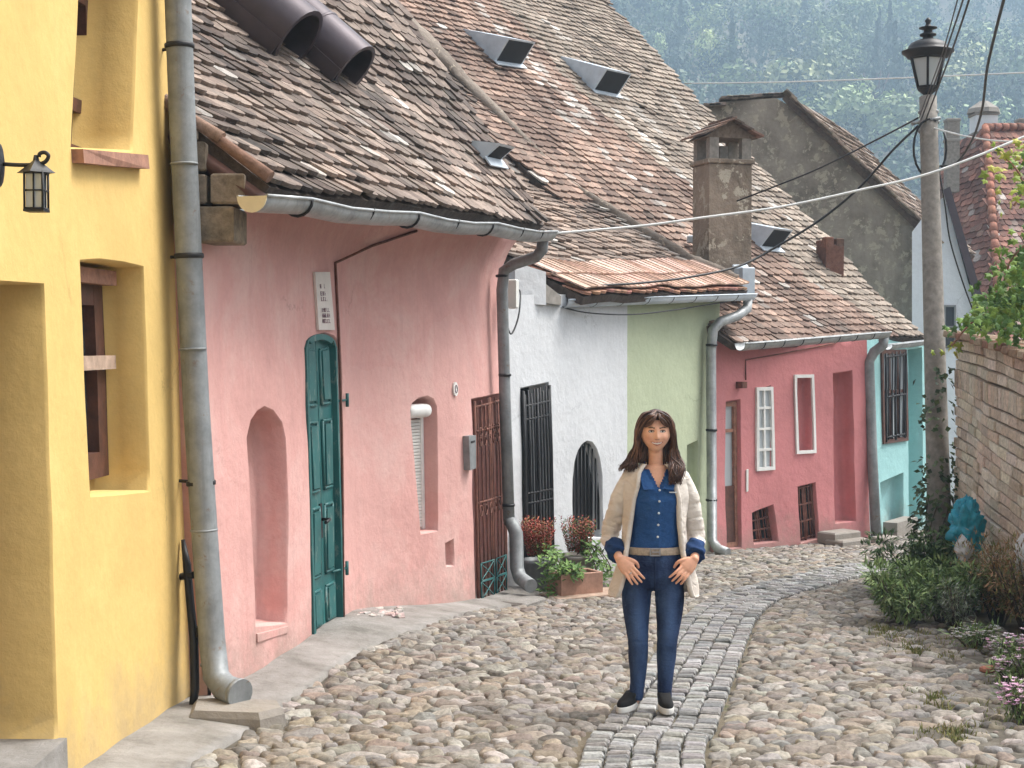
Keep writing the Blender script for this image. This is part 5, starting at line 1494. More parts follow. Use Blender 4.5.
# eave runs away from us: build with u along the ridge direction, v up the slope
mb = MB(); mb.tint = (.16, .12, .10); roof_deck(mb, gr, 0, -.10)
tile_roof(mb, gr, clay((0.20, .15, .12), (.38, .30, .24), seed=31), .2, .19)
mb.build('roof', M['tile'], hroot)
mb = MB()
for i in range(26):
    t = i / 25; c = gr.pos(0, t * .98, .02); mb.tint = pick([(.30, .24, .19), (.22, .17, .14), (.36, .29, .23)]); mb.box(c + V((0, -.05, .02)), (.26, .28, .035), Matrix.Rotation(-R(43), 3, 'Y').transposed() @ Matrix.Rotation(rnd.gauss(0, .06), 3, 'X'), .004)
for i in range(14):
    x = 708 + (784 - 708) * i / 13; mb.tint = pick([(.30, .24, .19), (.22, .17, .14), (.36, .29, .23)]); mb.box(at(x, 103 - 5 * i / 13 - (3 if i > 2 else -3), gd - .1), (.2, .35, .05), Matrix.Rotation(rnd.gauss(0, .08), 3, 'Y'), .005)
mb.build('verge_tiles', M['tile'], hroot)

groot = thing('white_gabled_house', 'tall white gabled house partly hidden by the lamp post', 'house', (8.5, 32, zg(8.5, 32)))
mb = MB(); wd = 26.2
lp = [at(x, y, wd) for x, y in [(912, 560), (912, 232), (930, 208), (945, 196), (979, 322), (979, 560)]]
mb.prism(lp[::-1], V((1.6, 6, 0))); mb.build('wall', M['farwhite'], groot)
mb = MB(); A = [at(943, 190, wd - .15), at(983, 326, wd - .15)]
for k in range(1): mb.hexa([A[0], A[1], A[1] + V((1.6, 6.2, 0)), A[0] + V((1.6, 6.2, 0))] + [p + V((.12, 0, .06)) for p in (A[0], A[1], A[1] + V((1.6, 6.2, 0)), A[0] + V((1.6, 6.2, 0)))])
mb.build('roof', M['duct'], groot)
mb = MB()
def flat_box(mb, x0, y0, x1, y1, d, t): 
    a = at(x0, y1, d); b = at(x1, y0, d); mb.hexa([V((a.x, a.y, a.z)), V((b.x, a.y, a.z)), V((b.x, a.y + t, a.z)), V((a.x, a.y + t, a.z)), V((a.x, a.y, b.z)), V((b.x, a.y, b.z)), V((b.x, a.y + t, b.z)), V((a.x, a.y + t, b.z))])
for e in ((944, 305, 946, 348), (954, 305, 956, 348), (946, 305, 954, 307), (946, 346, 954, 348), (946, 326, 954, 327.5)): flat_box(mb, *e, wd - .05, .1)
wnd = mb.build('window', M['zinc_dark'], groot)
mb = MB(); flat_box(mb, 945.5, 306, 954.5, 347, wd - .02, .05); mb.build('pane', M['glass'], wnd)

rd = thing('red_roofed_house', 'house with a big mossy red hipped roof beyond the garden wall', 'house', (13, 38, zg(13, 38)))
c1 = (0.15, .075, .06); c2 = (.33, .155, .115)
def hip(l0, l1, r0, r1, seed, w=.2, ex=.19):
    rf = Roof([at(*l0), at(*l1)], [at(*r0), at(*r1)], seed, .05); mb = MB(); mb.tint = (.12, .07, .055); roof_deck(mb, rf, 0, -.1)
    tile_roof(mb, rf, clay(c1, c2, seed=seed, white=.03), w, ex); return mb.build('roof', M['tile'], rd)
hip((862, 352, 38), (955, 146, 40.0), (1003, 352, 34.5), (985, 130, 39), 41)
rA = hip((1003, 352, 34.5), (985, 130, 39), (1160, 352, 36.5), (1160, 128, 41.5), 42)
mb = MB()
for i in range(26):
    t = i / 26; a = at(1003, 352, 34.5).lerp(at(985, 130, 39), t); b = at(1003, 352, 34.5).lerp(at(985, 130, 39), t + .045)
    mb.tint = pick([(.42, .19, .13), (.36, .17, .12)]); mb.tube([a + V((0, -.03, .04)), b + V((0, -.03, .07))], [.12, .09], 8)
for i in range(24):
    t = i / 24; a = at(985, 130, 39).lerp(at(1160, 128, 41.5), t); b = at(985, 130, 39).lerp(at(1160, 128, 41.5), t + .045)
    mb.tint = pick([(.34, .16, .12), (.28, .14, .10)]); mb.tube([a + V((0, 0, .06)), b + V((0, 0, .08))], [.12, .09], 8)
mb.build('ridge_tiles', M['tile'], rd)
mb = MB(); a = at(870, 352, 38.2); b = at(1003, 352, 34.9); c = at(1150, 352, 36.9); dn = V((0, 0, -6)); bk = V((1, 9, 0))
mb.hexa([a + dn, b + dn, c + dn, c + dn + bk, a, b, c, c + bk]); mb.build('wall', M['cement'], rd)
def chim(root, x0, x1, y0, y1, d, cap, mat='farwhite'):
    a = at(x0, y1, d); b = at(x1, y0, d); w_ = b.x - a.x; mb = MB()
    mb.box(((a.x + b.x) / 2, d + w_ / 2, (a.z + b.z) / 2), (w_, w_, b.z - a.z), None, .01)
    mb.cur = 1
    for k in range(2): mb.box(((a.x + b.x) / 2, d + w_ / 2, b.z - .04 - k * .5), (w_ * 1.12, w_ * 1.12, .07), None, .01)
    if cap: mb.lathe(((a.x + b.x) / 2, d + w_ / 2, b.z), [(w_ * .78, 0), (w_ * .72, .12), (w_ * .2, .32)], 8, False)
    return mb.build('chimney', [M[mat], M['cement']], root)
chim(rd, 976, 998, 112, 136, 39.2, True); chim(rd, 947, 960, 118, 192, 37.5, False, 'concrete')
chim(rd, 1019, 1031, 118, 136, 39.5, False, 'cement')

# ================================================================== plants
G1 = [(0.16, .25, .08), (.22, .32, .11), (.11, .18, .06), (.28, .36, .16)]
def leafcloud(mb, c, rx, ry, rz, n, L, W, pal, droop=0.2, hollow=.4, up=.3):
    for _ in range(n):
        d = V((rnd.gauss(0, 1), rnd.gauss(0, 1), rnd.gauss(0, 1))).normalized(); k = hollow + (1 - hollow) * rnd.random() ** .6
        p = V((c[0] + d.x * rx * k, c[1] + d.y * ry * k, c[2] + d.z * rz * k))
        ld = (d + V((rnd.uniform(-.7, .7), rnd.uniform(-.7, .7), rnd.uniform(-.5, .5) + up - droop))).normalized()
        mb.tint = pick(pal, .2); mb.leaf(p, ld, V((rnd.uniform(-.5, .5), rnd.uniform(-.5, .5), 1)), L * rnd.uniform(.7, 1.2), W * rnd.uniform(.7, 1.2))
def shrub(name, label, cat, px, py, w, h, n, L, W, pal, stems=14, group=None, stemmat='bark', spread=1.0, lobes=6):
    g = gp(px, py); root = thing(name, label, cat, g, group)
    mb = MB(); tips = []
    for i in range(stems):
        a = rnd.uniform(0, 6.28); r_ = w / 2 * rnd.uniform(.2, 1) * spread; hh = h * rnd.uniform(.6, 1.0)
        tip = g + V((math.cos(a) * r_, math.sin(a) * r_, hh)); tips.append(tip)
        mb.tube([g + V((math.cos(a) * r_ * .15, math.sin(a) * r_ * .15, -.03)), g + V((math.cos(a) * r_ * .6, math.sin(a) * r_ * .6, hh * .55)), tip], [.008, .006, .003], 5)
    mb.build('stem', M[stemmat], root)
    mb = MB()
    for t in tips:
        for f in (1.0, .72, .45):
            c = g.lerp(t, f); c.z = g.z + (t.z - g.z) * f
            leafcloud(mb, c, w * .17, w * .17, h * .17, n // (stems * 3), L, W, pal)
    mb.build('foliage', M['leaf'], root); return root
shrub('green_shrub', 'leafy green shrub nearest the cobbles at the foot of the lamp post', 'shrub', 905, 624, .66, .42, 2700, .075, .020, G1)
shrub('green_shrub', 'low dense green shrub between the lamp post and the brick wall', 'shrub', 940, 620, .75, .44, 2700, .075, .020, G1)
shrub('green_shrub', 'dark green shrub close behind, against the post foot', 'shrub', 925, 592, .9, .52, 3400, .08, .024, [(.08, .14, .045), (.11, .18, .06), (.06, .11, .035)])
shrub('green_shrub', 'bright green bushy shrub under the blue bag', 'shrub', 968, 610, .65, .32, 2400, .08, .022, [(.09, .15, .045), (.07, .13, .04)])
shrub('sage_tuft', 'pale grey green tuft in front of the green shrubs', 'plant', 958, 628, .4, .34, 900, .055, .010, [(.24, .28, .19), (.17, .21, .13), (.3, .32, .26)])
DRY = [(.36, .22, .11), (.27, .17, .08), (.20, .20, .07), (.40, .24, .13), (.16, .19, .06)]
shrub('dry_shrub', 'rusty brown half dry shrub in front of the brick wall', 'shrub', 998, 622, .75, .60, 2700, .06, .012, DRY, 26, stemmat='bark')
shrub('dry_shrub', 'taller olive brown dry shrub at the right edge of the photo', 'shrub', 1030, 630, .75, .70, 2300, .06, .012, DRY, 22, stemmat='bark')
def flowers(label, px, py, w, h, pal, n=60, gl=G1):
    r_ = shrub('flower_clump', label, 'flowers', px, py, w, h, 500, .06, .012, gl, 12, 'flower clumps on the verge')
    g = wloc(r_); mb = MB()
    for _ in range(n):
        a = rnd.uniform(0, 6.28); rr = w / 2 * math.sqrt(rnd.random()); p = g + V((math.cos(a) * rr, math.sin(a) * rr, h * rnd.uniform(.6, 1.15)))
        mb.tint = pick(pal, .12)
        for k in range(5):
            th = k * 1.2566 + a; mb.leaf(p, V((math.cos(th), math.sin(th), .5)), V((0, 0, 1)), .022, .014)
    mb.build('blossom', M['leaf'], r_)
WHT = [(.68, .66, .64), (.6, .56, .56)]; PNK = [(.56, .32, .46), (.64, .46, .56), (.68, .60, .64)]
flowers('dried white flower heads at the front of the green shrubs', 975, 648, .38, .14, WHT + [(.4, .36, .3)], 70)
flowers('white and lilac flowers half way along the verge', 1004, 662, .26, .15, WHT + PNK, 60)
flowers('pale pink flowers just beyond the pink ones nearest the camera', 1012, 684, .24, .14, PNK, 70)
flowers('pink flowers nearest the camera at the right edge', 1024, 722, .30, .18, PNK[:2], 110)
flowers('small lilac flowers against the right edge behind the dry grass', 1030, 690, .3, .3, PNK, 60)
# tufts of grass on the verge and in the lane's edge: nobody could count the blades
mb = MB()
for _ in range(900):
    y = rnd.uniform(6.0, 11.8); x = edge(RIGHT, y) + rnd.uniform(-.25, 1.0) ** 1 if rnd.random() < .8 else edge(RIGHT, y) - .1
    if noise.noise(V((x * 1.7, y * 1.2, 4))) < -.02: continue
    for _k in range(9):
        p = V((x + rnd.gauss(0, .03), y + rnd.gauss(0, .03), zg(x, y) - .02)); mb.tint = pick([(.20, .20, .06), (.14, .18, .05), (.28, .25, .11)], .2)
        mb.leaf(p, V((rnd.gauss(0, .5), rnd.gauss(0, .5), 1)), V((rnd.gauss(0, 1), rnd.gauss(0, 1), 0)), rnd.uniform(.02, .07), .008)
tag(mb.build('grass', M['leaf'], origin=(0, 0, 0)), kind='stuff')
# loose pebbles and a broken brick on the verge
mb = MB(); mb.smooth = True
for _ in range(240):
    y = rnd.uniform(6.2, 12); x = edge(RIGHT, y) + rnd.uniform(-.1, .9); r_ = rnd.uniform(.012, .045); mb.tint = pick(STONE); c = V((x, y, zg(x, y) - .01))
    mb.rings([[c + V((r_ * k * math.cos(a) * 1.3, r_ * k * math.sin(a), z * r_)) for a in [j * math.pi / 4 for j in range(8)]] for k, z in ((.8, -.5), (1, .1), (.7, .55), (.2, .75))])
tag(mb.build('gravel', M['stone'], origin=(0, 0, 0)), kind='stuff')
mb = MB(); mb.tint = (.40, .17, .12); g = gp(988, 674); mb.box(g + V((0, 0, .03)), (.09, .06, .04), Matrix.Rotation(.5, 3, 'Z'), .01)
tag(mb.build('broken_brick', M['brick']), 'broken orange brick lying on the verge near the pale flowers', 'brick')

# ivy round the lamp post
iv = thing('ivy', 'dark ivy climbing the lower half of the lamp post', 'ivy', gp(942, 590))
mb = MB(); st = MB(); IV = [(.035, .065, .022), (.05, .085, .03), (.03, .05, .02), (.08, .11, .04)]
pax = (pt - pb)
for i in range(1500):
    t = rnd.random() ** 1.7 * .42; c = pb + pax * t + V((0, 0, .25)); a = rnd.uniform(0, 6.28)
    wv = .10 + .24 * max(0, 1 - t / .17) + .05 * noise.noise(V((t * 20, 0, 0)))
    if t > .2 and noise.noise(V((t * 16, a * .8, 1))) < 0.03 + (t - .2): continue
    rr = .13 + wv * rnd.random(); p = c + V((math.cos(a) * rr, math.sin(a) * rr, 0)); mb.tint = pick(IV, .2)
    d = V((math.cos(a) * .6 + rnd.gauss(0, .3), math.sin(a) * .6 + rnd.gauss(0, .3), rnd.uniform(-.9, .2)))
    mb.leaf(p, d, V((math.cos(a), math.sin(a), .4)), rnd.uniform(.05, .08), rnd.uniform(.045, .065))
mb.build('foliage', M['leaf'], iv)
for i in range(7):
    a = i * .9; st.tube([pb + pax * t + V((math.cos(a + t * 15) * .135, math.sin(a + t * 15) * .135, .2)) for t in [k * .022 for k in range(9)]], .007, 5)
st.build('stem', M['bark'], iv)

# grape vine over the wall
vn = thing('grape_vine', 'yellow green grape vine hanging over the brick wall at the right edge', 'vine', (5.0, 13.0, 1.4))
mb = MB(); st = MB()
VG = [(.10, .20, .035), (.14, .25, .045), (.07, .15, .03), (.20, .30, .05)]; VY = [(.36, .42, .06), (.42, .40, .07), (.28, .38, .06)]
def vleaf(p, d, n, S, tint):
    """five-lobed vine leaf"""
    d = d.normalized(); a = d.cross(n); a = a.normalized() if a.length > 1e-3 else d.orthogonal().normalized(); up = a.cross(d)
    o = len(mb.v); mb.tint = tint; mb.v.append(tuple(p + up * S * .05))
    prof = [(-170, .30), (-125, .62), (-100, .42), (-70, .78), (-38, .5), (0, 1.0), (38, .5), (70, .78), (100, .42), (125, .62), (170, .30)]
    for an, r_ in prof: mb.v.append(tuple(p + (d * math.cos(R(an)) + a * math.sin(R(an))) * S * r_ * .55 - up * S * .10 * r_))
    for i in range(len(prof) - 1): mb.face([o, o + 1 + i, o + 2 + i])
def vine_clump(px, py, d, rx, rz, n, pal, S=.10):
    c = at(px, py, d)
    for _ in range(n):
        p = c + V((rnd.gauss(0, rx), rnd.gauss(0, .22), rnd.gauss(0, rz)))
        vleaf(p, V((rnd.gauss(0, .6), rnd.gauss(-.3, .5), rnd.gauss(-.6, .5))), V((rnd.gauss(0, .5), -.8 + rnd.gauss(0, .4), rnd.gauss(.6, .4))), S * rnd.uniform(.7, 1.25), pick(pal, .15))
for a in [(1020, 262, 12.8, .08, .10, 80, VG), (1024, 290, 12.6, .12, .16, 240, VG), (1002, 302, 13, .10, .07, 140, VG), (984, 322, 13.4, .08, .04, 70, VG), (1012, 322, 12.6, .13, .09, 180, VG), (1044, 230, 12.6, .10, .3, 60, VG),
          (1012, 150, 12.6, .09, .05, 18, VY), (1000, 172, 12.6, .05, .04, 8, VY), (1022, 170, 12.4, .10, .12, 26, VY + VG), (1014, 205, 12.5, .10, .05, 12, VY), (1036, 160, 12.4, .15, .14, 40, VY + VG), (950, 352, 14.6, .05, .05, 12, VY), (960, 326, 14.2, .05, .04, 12, VG)]: vine_clump(*a)
mb.build('foliage', M['leaf'], vn)
for pts in ([(1060, 380, 12.9), (1042, 300, 12.8), (1030, 240, 12.7), (1022, 180, 12.5), (1000, 152, 12.6)], [(1042, 300, 12.8), (1010, 305, 13.0), (975, 320, 13.4), (952, 345, 14.4)], [(1030, 240, 12.7), (1010, 262, 12.8), (1000, 300, 13)], [(1024, 190, 12.5), (1014, 206, 12.5)]):
    st.tube(smooth_curve([at(*p) for p in pts], 6), .010, 5)
st.build('stem', M['oldwood'], vn)

# planters with heather beside the white house gate
def planter(px, py, label, r_, h, mat, hp, nh, tr):
    g = gp(px, py); root = thing('planter', label, 'planter', g, 'planters beside the white house gate')
    mb = MB(); mb.lathe(g, [(r_ * .82, -.02), (r_ * .86, .0), (r_, h * .9), (r_ * 1.06, h * .9), (r_ * 1.06, h), (r_ * .93, h), (r_ * .9, h - .05)], 18)
    mb.build('pot', M[mat], root)
    mb = MB(); mb.lathe(g + V((0, 0, h - .045)), [(r_ * .9, 0), (r_ * .6, .02)], 14); mb.build('soil', M['soil'], root)
    mb = MB()
    for _ in range(95):
        a = rnd.uniform(0, 6.28); k = rnd.random() ** .5; b0_ = g + V((math.cos(a) * r_ * .5 * k, math.sin(a) * r_ * .5 * k, h - .03)); tip = g + V((math.cos(a) * r_ * 1.15 * k, math.sin(a) * r_ * 1.15 * k, h + nh * rnd.uniform(.7, 1.05)))
        for q in range(26):
            t = .15 + .85 * q / 26; c = b0_.lerp(tip, t); th = q * 2.4
            mb.tint = pick(hp, .2); mb.leaf(c, V((math.cos(th), math.sin(th), .7)), V((0, 0, 1)), .034, .014)
    mb.build('heather', M['leaf'], root)
    if tr:
        mb = MB(); st = MB()
        for (dx, dy, n_) in tr:
            P = [g + V((0, 0, h)), g + V((dx * .5, dy * .5, h + .10)), g + V((dx, dy, h - .06)), g + V((dx * 1.1, dy * 1.1, h * .35))]
            C = smooth_curve(P, 6); st.tube(C, .005, 5)
            for c in C[2:]:
                for _k in range(n_):
                    mb.tint = pick([(.12, .22, .05), (.17, .27, .07), (.08, .15, .04)], .2)
                    mb.leaf(c + V((rnd.gauss(0, .035), rnd.gauss(0, .035), rnd.gauss(0, .035))), V((rnd.gauss(0, 1), rnd.gauss(0, 1), rnd.gauss(-.1, .6))), V((0, -.5, 1)), rnd.uniform(.05, .085), rnd.uniform(.022, .034))
        st.build('stem', M['darkwood'], root); mb.build('trailing_leaves', M['leaf'], root)
    return root
RED = [(.40, .07, .05), (.32, .06, .045), (.42, .15, .08), (.16, .14, .05)]
planter(538, 592, 'round grey pot of rusty red heather beside the downpipe', .15, .31, 'zinc_dark', RED, .40, [(.22, -.2, 5), (.26, -.05, 5), (.18, -.28, 5)])
planter(577, 586, 'grey green pot of red topped heather in front of the arched window', .17, .31, 'cement', RED + [(.09, .14, .04)] * 2, .36, [(.22, -.08, 5), (.27, .02, 4), (.16, -.2, 5), (.30, -.12, 3)])
g = gp(573, 597); tb = thing('planter_box', 'low terracotta box standing in front of the two planters', 'planter', g)
mb = MB(); rot = Matrix.Rotation(R(28), 3, 'Z'); c = g + V((.02, .1, 0))
for (dx, dy, sx, sy) in ((0, -.12, .44, .03), (0, .12, .44, .03), (-.205, 0, .03, .21), (.205, 0, .03, .21)): mb.box(c + rot @ V((dx, dy, 0)) + V((0, 0, .11)), (sx, sy, .22), rot, .006)
mb.build('box', M['terracotta'], tb)
mb = MB(); mb.box(c + V((0, 0, .10)), (.37, .2, .18), rot); mb.build('soil', M['soil'], tb)
mb = MB(); mb.box(c + rot @ V((0, -.05, 0)) + V((.06, 0, .01)), (.75, .34, .04), rot, .008); mb.build('plank', M['rawwood'], tb)
mb = MB()
for i in range(15):
    dx = -.55 + .055 * i
    for _k in range(22):
        mb.tint = pick([(.12, .22, .05), (.17, .28, .07), (.08, .16, .04)], .2); zz = rnd.uniform(.0, .44) if i < 6 else rnd.uniform(.18, .3)
        mb.leaf(c + V((dx * .45 - .06, -.16 + rnd.gauss(0, .04), zz)), V((rnd.gauss(0, 1), rnd.gauss(0, 1), rnd.gauss(.1, .6))), V((0, -.5, 1)), rnd.uniform(.05, .09), rnd.uniform(.022, .034))
mb.build('foliage', M['leaf'], tb)

# bags
def crumple(mb, c, rx, ry, rz, seed, fold=.22, nu=26, nv=18):
    ring = []
    for j in range(nv + 1):
        ph = -math.pi / 2 + math.pi * j / nv; row = []
        for i in range(nu):
            th = 2 * math.pi * i / nu; d = V((math.cos(ph) * math.cos(th), math.cos(ph) * math.sin(th), math.sin(ph)))
            k = 1 + fold * noise.noise(d * 2.2 + V((seed, 0, 0))) + fold * .55 * abs(noise.noise(d * 6 + V((0, seed, 0)))) + .25 * max(0, d.z) ** 3
            row.append(V(c) + V((d.x * rx * k, d.y * ry * k, d.z * rz * k)))
        ring.append(row)
    mb.rings(ring)
mb = MB(); c = at(966, 530, 13.3); crumple(mb, c, .125, .09, .19, 3, .8, 44, 34)
M['bluebag'] = simple('blue_plastic', (0.02, .30, .42, 1), .35, 0, .3, 18, .5); M['whitebag'] = simple('white_plastic', (.62, .64, .66, 1), .4, 0, .08, 10, .4)
bb = thing('blue_bag', 'crumpled turquoise blue plastic bag hung against the brick wall behind the post', 'bag', c - V((0, 0, .2)))
mb.build('bag_body', M['bluebag'], bb)
mb = MB(); crumple(mb, c + V((-.03, 0, .21)), .035, .03, .05, 5, .6); mb.build('knot', M['bluebag'], bb)
mb = MB(); c2 = c + V((-.03, -.05, -.16)); crumple(mb, c2, .07, .07, .11, 8, .3); tag(mb.build('pale_bag', M['whitebag']), 'small pale plastic bag hanging just under the blue bag', 'bag')
mb = MB(); c = at(1026, 558, 11.6); crumple(mb, c, .09, .1, .15, 6, .15); tag(mb.build('white_sack', M['whitebag']), 'white sack cut by the right edge above the dry shrub', 'sack')

# loose plaster crumbs fallen on the pavement after the green door
mb = MB()
for _ in range(60):
    q = gp(rnd.uniform(358, 402), rnd.uniform(614, 622)); r_ = rnd.uniform(.008, .03); mb.tint = pick([(.55, .5, .46), (.6, .45, .42), (.5, .47, .44)])
    mb.box(q + V((0, -.05, .05)), (r_ * 2.4, r_ * 1.5, r_), Matrix.Rotation(rnd.uniform(0, 3), 3, 'Z') @ Matrix.Rotation(rnd.gauss(0, .5), 3, 'X'), r_ * .2)
tag(mb.build('plaster_crumbs', M['stone'], origin=(0, 0, 0)), kind='stuff')
# stone steps at the rose house
def steps(px, py, w, dep, h, n, label, ang, mat='cement'):
    g = gp(px, py); root = thing('stone_steps', label, 'steps', g); rot = Matrix.Rotation(ang, 3, 'Z')
    for k in range(n):
        mb = MB(); mb.box(g + rot @ V((0, dep * k * .5, 0)) + V((0, 0, h * (k + .5) - .04)), (w * (1 - .08 * k), dep, h + .08), rot, .02); mb.build('step', M[mat], root)
steps(848, 545, .55, .30, .085, 2, 'two worn stone steps below the tall blind niche of the rose house', R(37))
steps(884, 543, .36, .22, .09, 1, 'low stone step at the foot of the turquoise house downpipe', R(45))
steps(516, 604, .42, .38, .05, 1, 'flat stone threshold in front of the rusty gate', R(60), 'pave')
# ================================================================== the woman
PK = 8.27 / 1500
PO = at(646, 712, 8.27); PO = V((PO.x, 8.27, zg(PO.x, 8.27) + .006))
def L3(px, py, y=0.0): return PO + V(((px - 646) * PK, y, (712 - py) * PK))
def remeshed(mb, vox, smooth=2, disp=None):
    me = bpy.data.meshes.new('tmp'); me.from_pydata(mb.v, [], mb.f); o = bpy.data.objects.new('tmp', me); COL.objects.link(o)
    m = o.modifiers.new('r', 'REMESH'); m.mode = 'VOXEL'; m.voxel_size = vox
    if smooth: s = o.modifiers.new('s', 'SMOOTH'); s.factor = .5; s.iterations = smooth
    dg = bpy.context.evaluated_depsgraph_get(); dg.update()
    out = bpy.data.meshes.new_from_object(o.evaluated_get(dg)); bpy.data.objects.remove(o); bpy.data.meshes.remove(me)
    if disp:
        ns = [V(v.normal) for v in out.vertices]
        for v, n in zip(out.vertices, ns): v.co = v.co + n * disp(v.co, n)
    return out
def link_mesh(me, name, mat, parent, tint=None):
    o0 = wloc(parent)
    for v in me.vertices: v.co -= o0
    me.materials.clear(); me.materials.append(M[mat]) if not isinstance(mat, list) else [me.materials.append(M[m]) for m in mat]
    for p in me.polygons: p.use_smooth = True; p.material_index = 0
    if tint:
        at_ = me.color_attributes.new('tint', 'FLOAT_COLOR', 'POINT')
        buf = []
        for v in me.vertices: c = tint(v.co + o0, v.normal); buf.extend((c[0], c[1], c[2], 1))
        at_.data.foreach_set('color', buf)
    me.name = name; o = bpy.data.objects.new(name, me); COL.objects.link(o); o.parent = parent; o.location = (0, 0, 0); o['_w'] = list(o0); return o
def ering(c, rx, ry, n=28, p=2.2, front=1.0, tilt=0.0):
    out = []
    for j in range(n):
        a = 2 * math.pi * j / n; ca, sa = math.cos(a), math.sin(a); r_ = (abs(ca) ** p + abs(sa) ** p) ** (-1 / p)
        yy = sa * r_ * ry * (front if sa < 0 else 1); out.append(V(c) + V((ca * r_ * rx, yy, ca * r_ * rx * tilt)))
    return out
def limb(mb, pts, rad, seg=16, sub=5, end=True):
    P = smooth_curve([tuple(p) + (r_ * 10,) if False else V((p[0], p[1], p[2], r_)) for p, r_ in zip(pts, rad)], sub)
    q = [V((p[0], p[1], p[2])) for p in P]; r2 = [p[3] for p in P]
    if end:
        t0 = (q[0] - q[1]).normalized(); t1 = (q[-1] - q[-2]).normalized()
        q = [q[0] + t0 * r2[0] * .85, q[0] + t0 * r2[0] * .6] + q + [q[-1] + t1 * r2[-1] * .6, q[-1] + t1 * r2[-1] * .85]
        r2 = [r2[0] * .35, r2[0] * .78] + r2 + [r2[-1] * .78, r2[-1] * .35]
    mb.tube(q, r2, seg)

def skin_mat():
    n = NT('skin'); p = n.pos(); a = n.attr()
    a = n.mix(1.0, a, n.ramp(n.noise(60, 4, .6, p), [(.3, (.92,) * 3), (.7, (1.05,) * 3)]), 'MULTIPLY'); n.base(a)
    n.b.inputs['Subsurface Weight'].default_value = .12; n.b.inputs['Subsurface Radius'].default_value = (.012, .005, .003); n.b.inputs['Subsurface Scale'].default_value = .6
    return n.fin(.5, 0, .35)
M['skin'] = skin_mat()
def denim(name, c, fade, sc=1.0, crease=.5, wear=False):
    n = NT(name); p = n.pos()
    a = n.mix(n.ramp(n.noise(9, 5, .6, n.pos((1, 1, .5))), [(.38, (0, 0, 0)), (.72, (.6,) * 3)]), c, fade)
    if wear: a = n.mix(n.attr(), a, fade)
    w = n.ramp(n.noise(260, 2, .5, p), [(.3, (.8,) * 3), (.7, (1.15,) * 3)]); n.base(n.mix(1.0, a, w, 'MULTIPLY'))
    b = n.bump(n.noise(28, 3, .5, n.pos((1, 1, 1.8)), .6), crease, .012); n.bump(n.noise(420, 2, .5, p), .15, .001, b); return n.fin(.85, 0, .2)
M['jeans'] = denim('dark_blue_denim', (.007, .014, .048, 1), (.075, .135, .28, 1), wear=True); M['jeanseam'] = denim('denim_seam', (.007, .014, .048, 1), (.03, .06, .14, 1)); M['shirt'] = denim('mid_blue_shirt', (.018, .066, .20, 1), (.04, .125, .31, 1))
M['cuff'] = denim('dark_blue_cuff', (.010, .032, .10, 1), (.022, .06, .16, 1))
def jacket_mat():
    n = NT('beige_jacket_cloth'); p = n.pos()
    n.base(n.ramp(n.noise(5, 4, .6, p), [(.3, (.64, .57, .50)), (.7, (.74, .68, .61))]))
    b = n.bump(n.noise(13, 2, .5, n.pos((1, 1, 1.5)), .6), .7, .02); n.bump(n.noise(300, 2, .5, p), .15, .001, b); return n.fin(.8, 0, .25)
M['jacket'] = jacket_mat()
M['belt'] = simple('woven_belt', (.33, .26, .19, 1), .8, 0, .3, 60, .3); M['shoe'] = simple('black_canvas', (.004, .004, .005, 1), .95, 0, .2, 40, .3)
M['sole'] = simple('white_sole', (.62, .61, .58, 1), .6, 0, .08); M['button'] = simple('pearl_button', (.66, .7, .74, 1), .3); M['steel'] = simple('steel', (.4, .4, .42, 1), .3, .9, .05)
M['hair'] = tinted('hair_strands', .42, .1, 60, .5, dark=.3)

wm = thing('person', 'woman in beige jacket, blue shirt and jeans standing on the sett channel, thumbs in pockets', 'person', PO)
HC = L3(654.6, 432.5, -.02)          # head centre
def head_rings():
    rings = []; nv, nu = 44, 56
    for j in range(1, nv):
        ph = math.pi * j / nv; row = []     # 0 = chin side up to crown
        cz = -math.cos(ph); sr = math.sin(ph)
        for i in range(nu):
            a = 2 * math.pi * i / nu; d = V((math.cos(a) * sr, math.sin(a) * sr, cz))
            x, y, z = d
            rx, ry, rz = .082, .096, .114
            # skull wide above, jaw narrow below
            jaw = 1 - .42 * max(0, -z) ** 2.0
            px_, py_, pz_ = x * rx * jaw, y * ry * (1 if y > 0 else (.93 - .05 * max(0, -z))), z * rz
            if y > 0 and z < 0: py_ *= 1 - .45 * (-z)
            f = max(0, -y) ** .6
            g = lambda cx, cz_, sx, sz_: math.exp(-((px_ - cx) / sx) ** 2 - ((pz_ - cz_) / sz_) ** 2) * f
            d_ = 0
            for s in (-1, 1):
                d_ -= .011 * g(s * .031, .006, .017, .012)          # sockets
                d_ += .006 * g(s * .030, .027, .022, .008)          # brow ridge
                d_ += .008 * g(s * .043, -.030, .018, .018)         # cheeks
                d_ += .005 * g(s * .011, -.032, .007, .007)         # nostrils
                d_ -= .003 * g(s * .030, -.060, .008, .012)
            d_ += .011 * g(0, -.002, .008, .020) + .021 * g(0, -.024, .010, .014)     # nose
            d_ += .007 * g(0, -.052, .022, .0055) + .007 * g(0, -.063, .019, .006) - .006 * g(0, -.0575, .024, .0028)  # lips
            d_ += .008 * g(0, -.094, .020, .014) - .003 * g(0, -.076, .02, .006)
            py_ -= d_
            row.append(HC + V((px_, py_, pz_)))
        rings.append(row)
    return rings
bd = MB(); bd.rings(head_rings())
neck0 = L3(655.5, 475, .02)
limb(bd, [HC + V((0, .022, -.05)), HC + V((.002, .026, -.11)), neck0, neck0 + V((0, .01, -.04))], [.045, .040, .043, .068], 20)
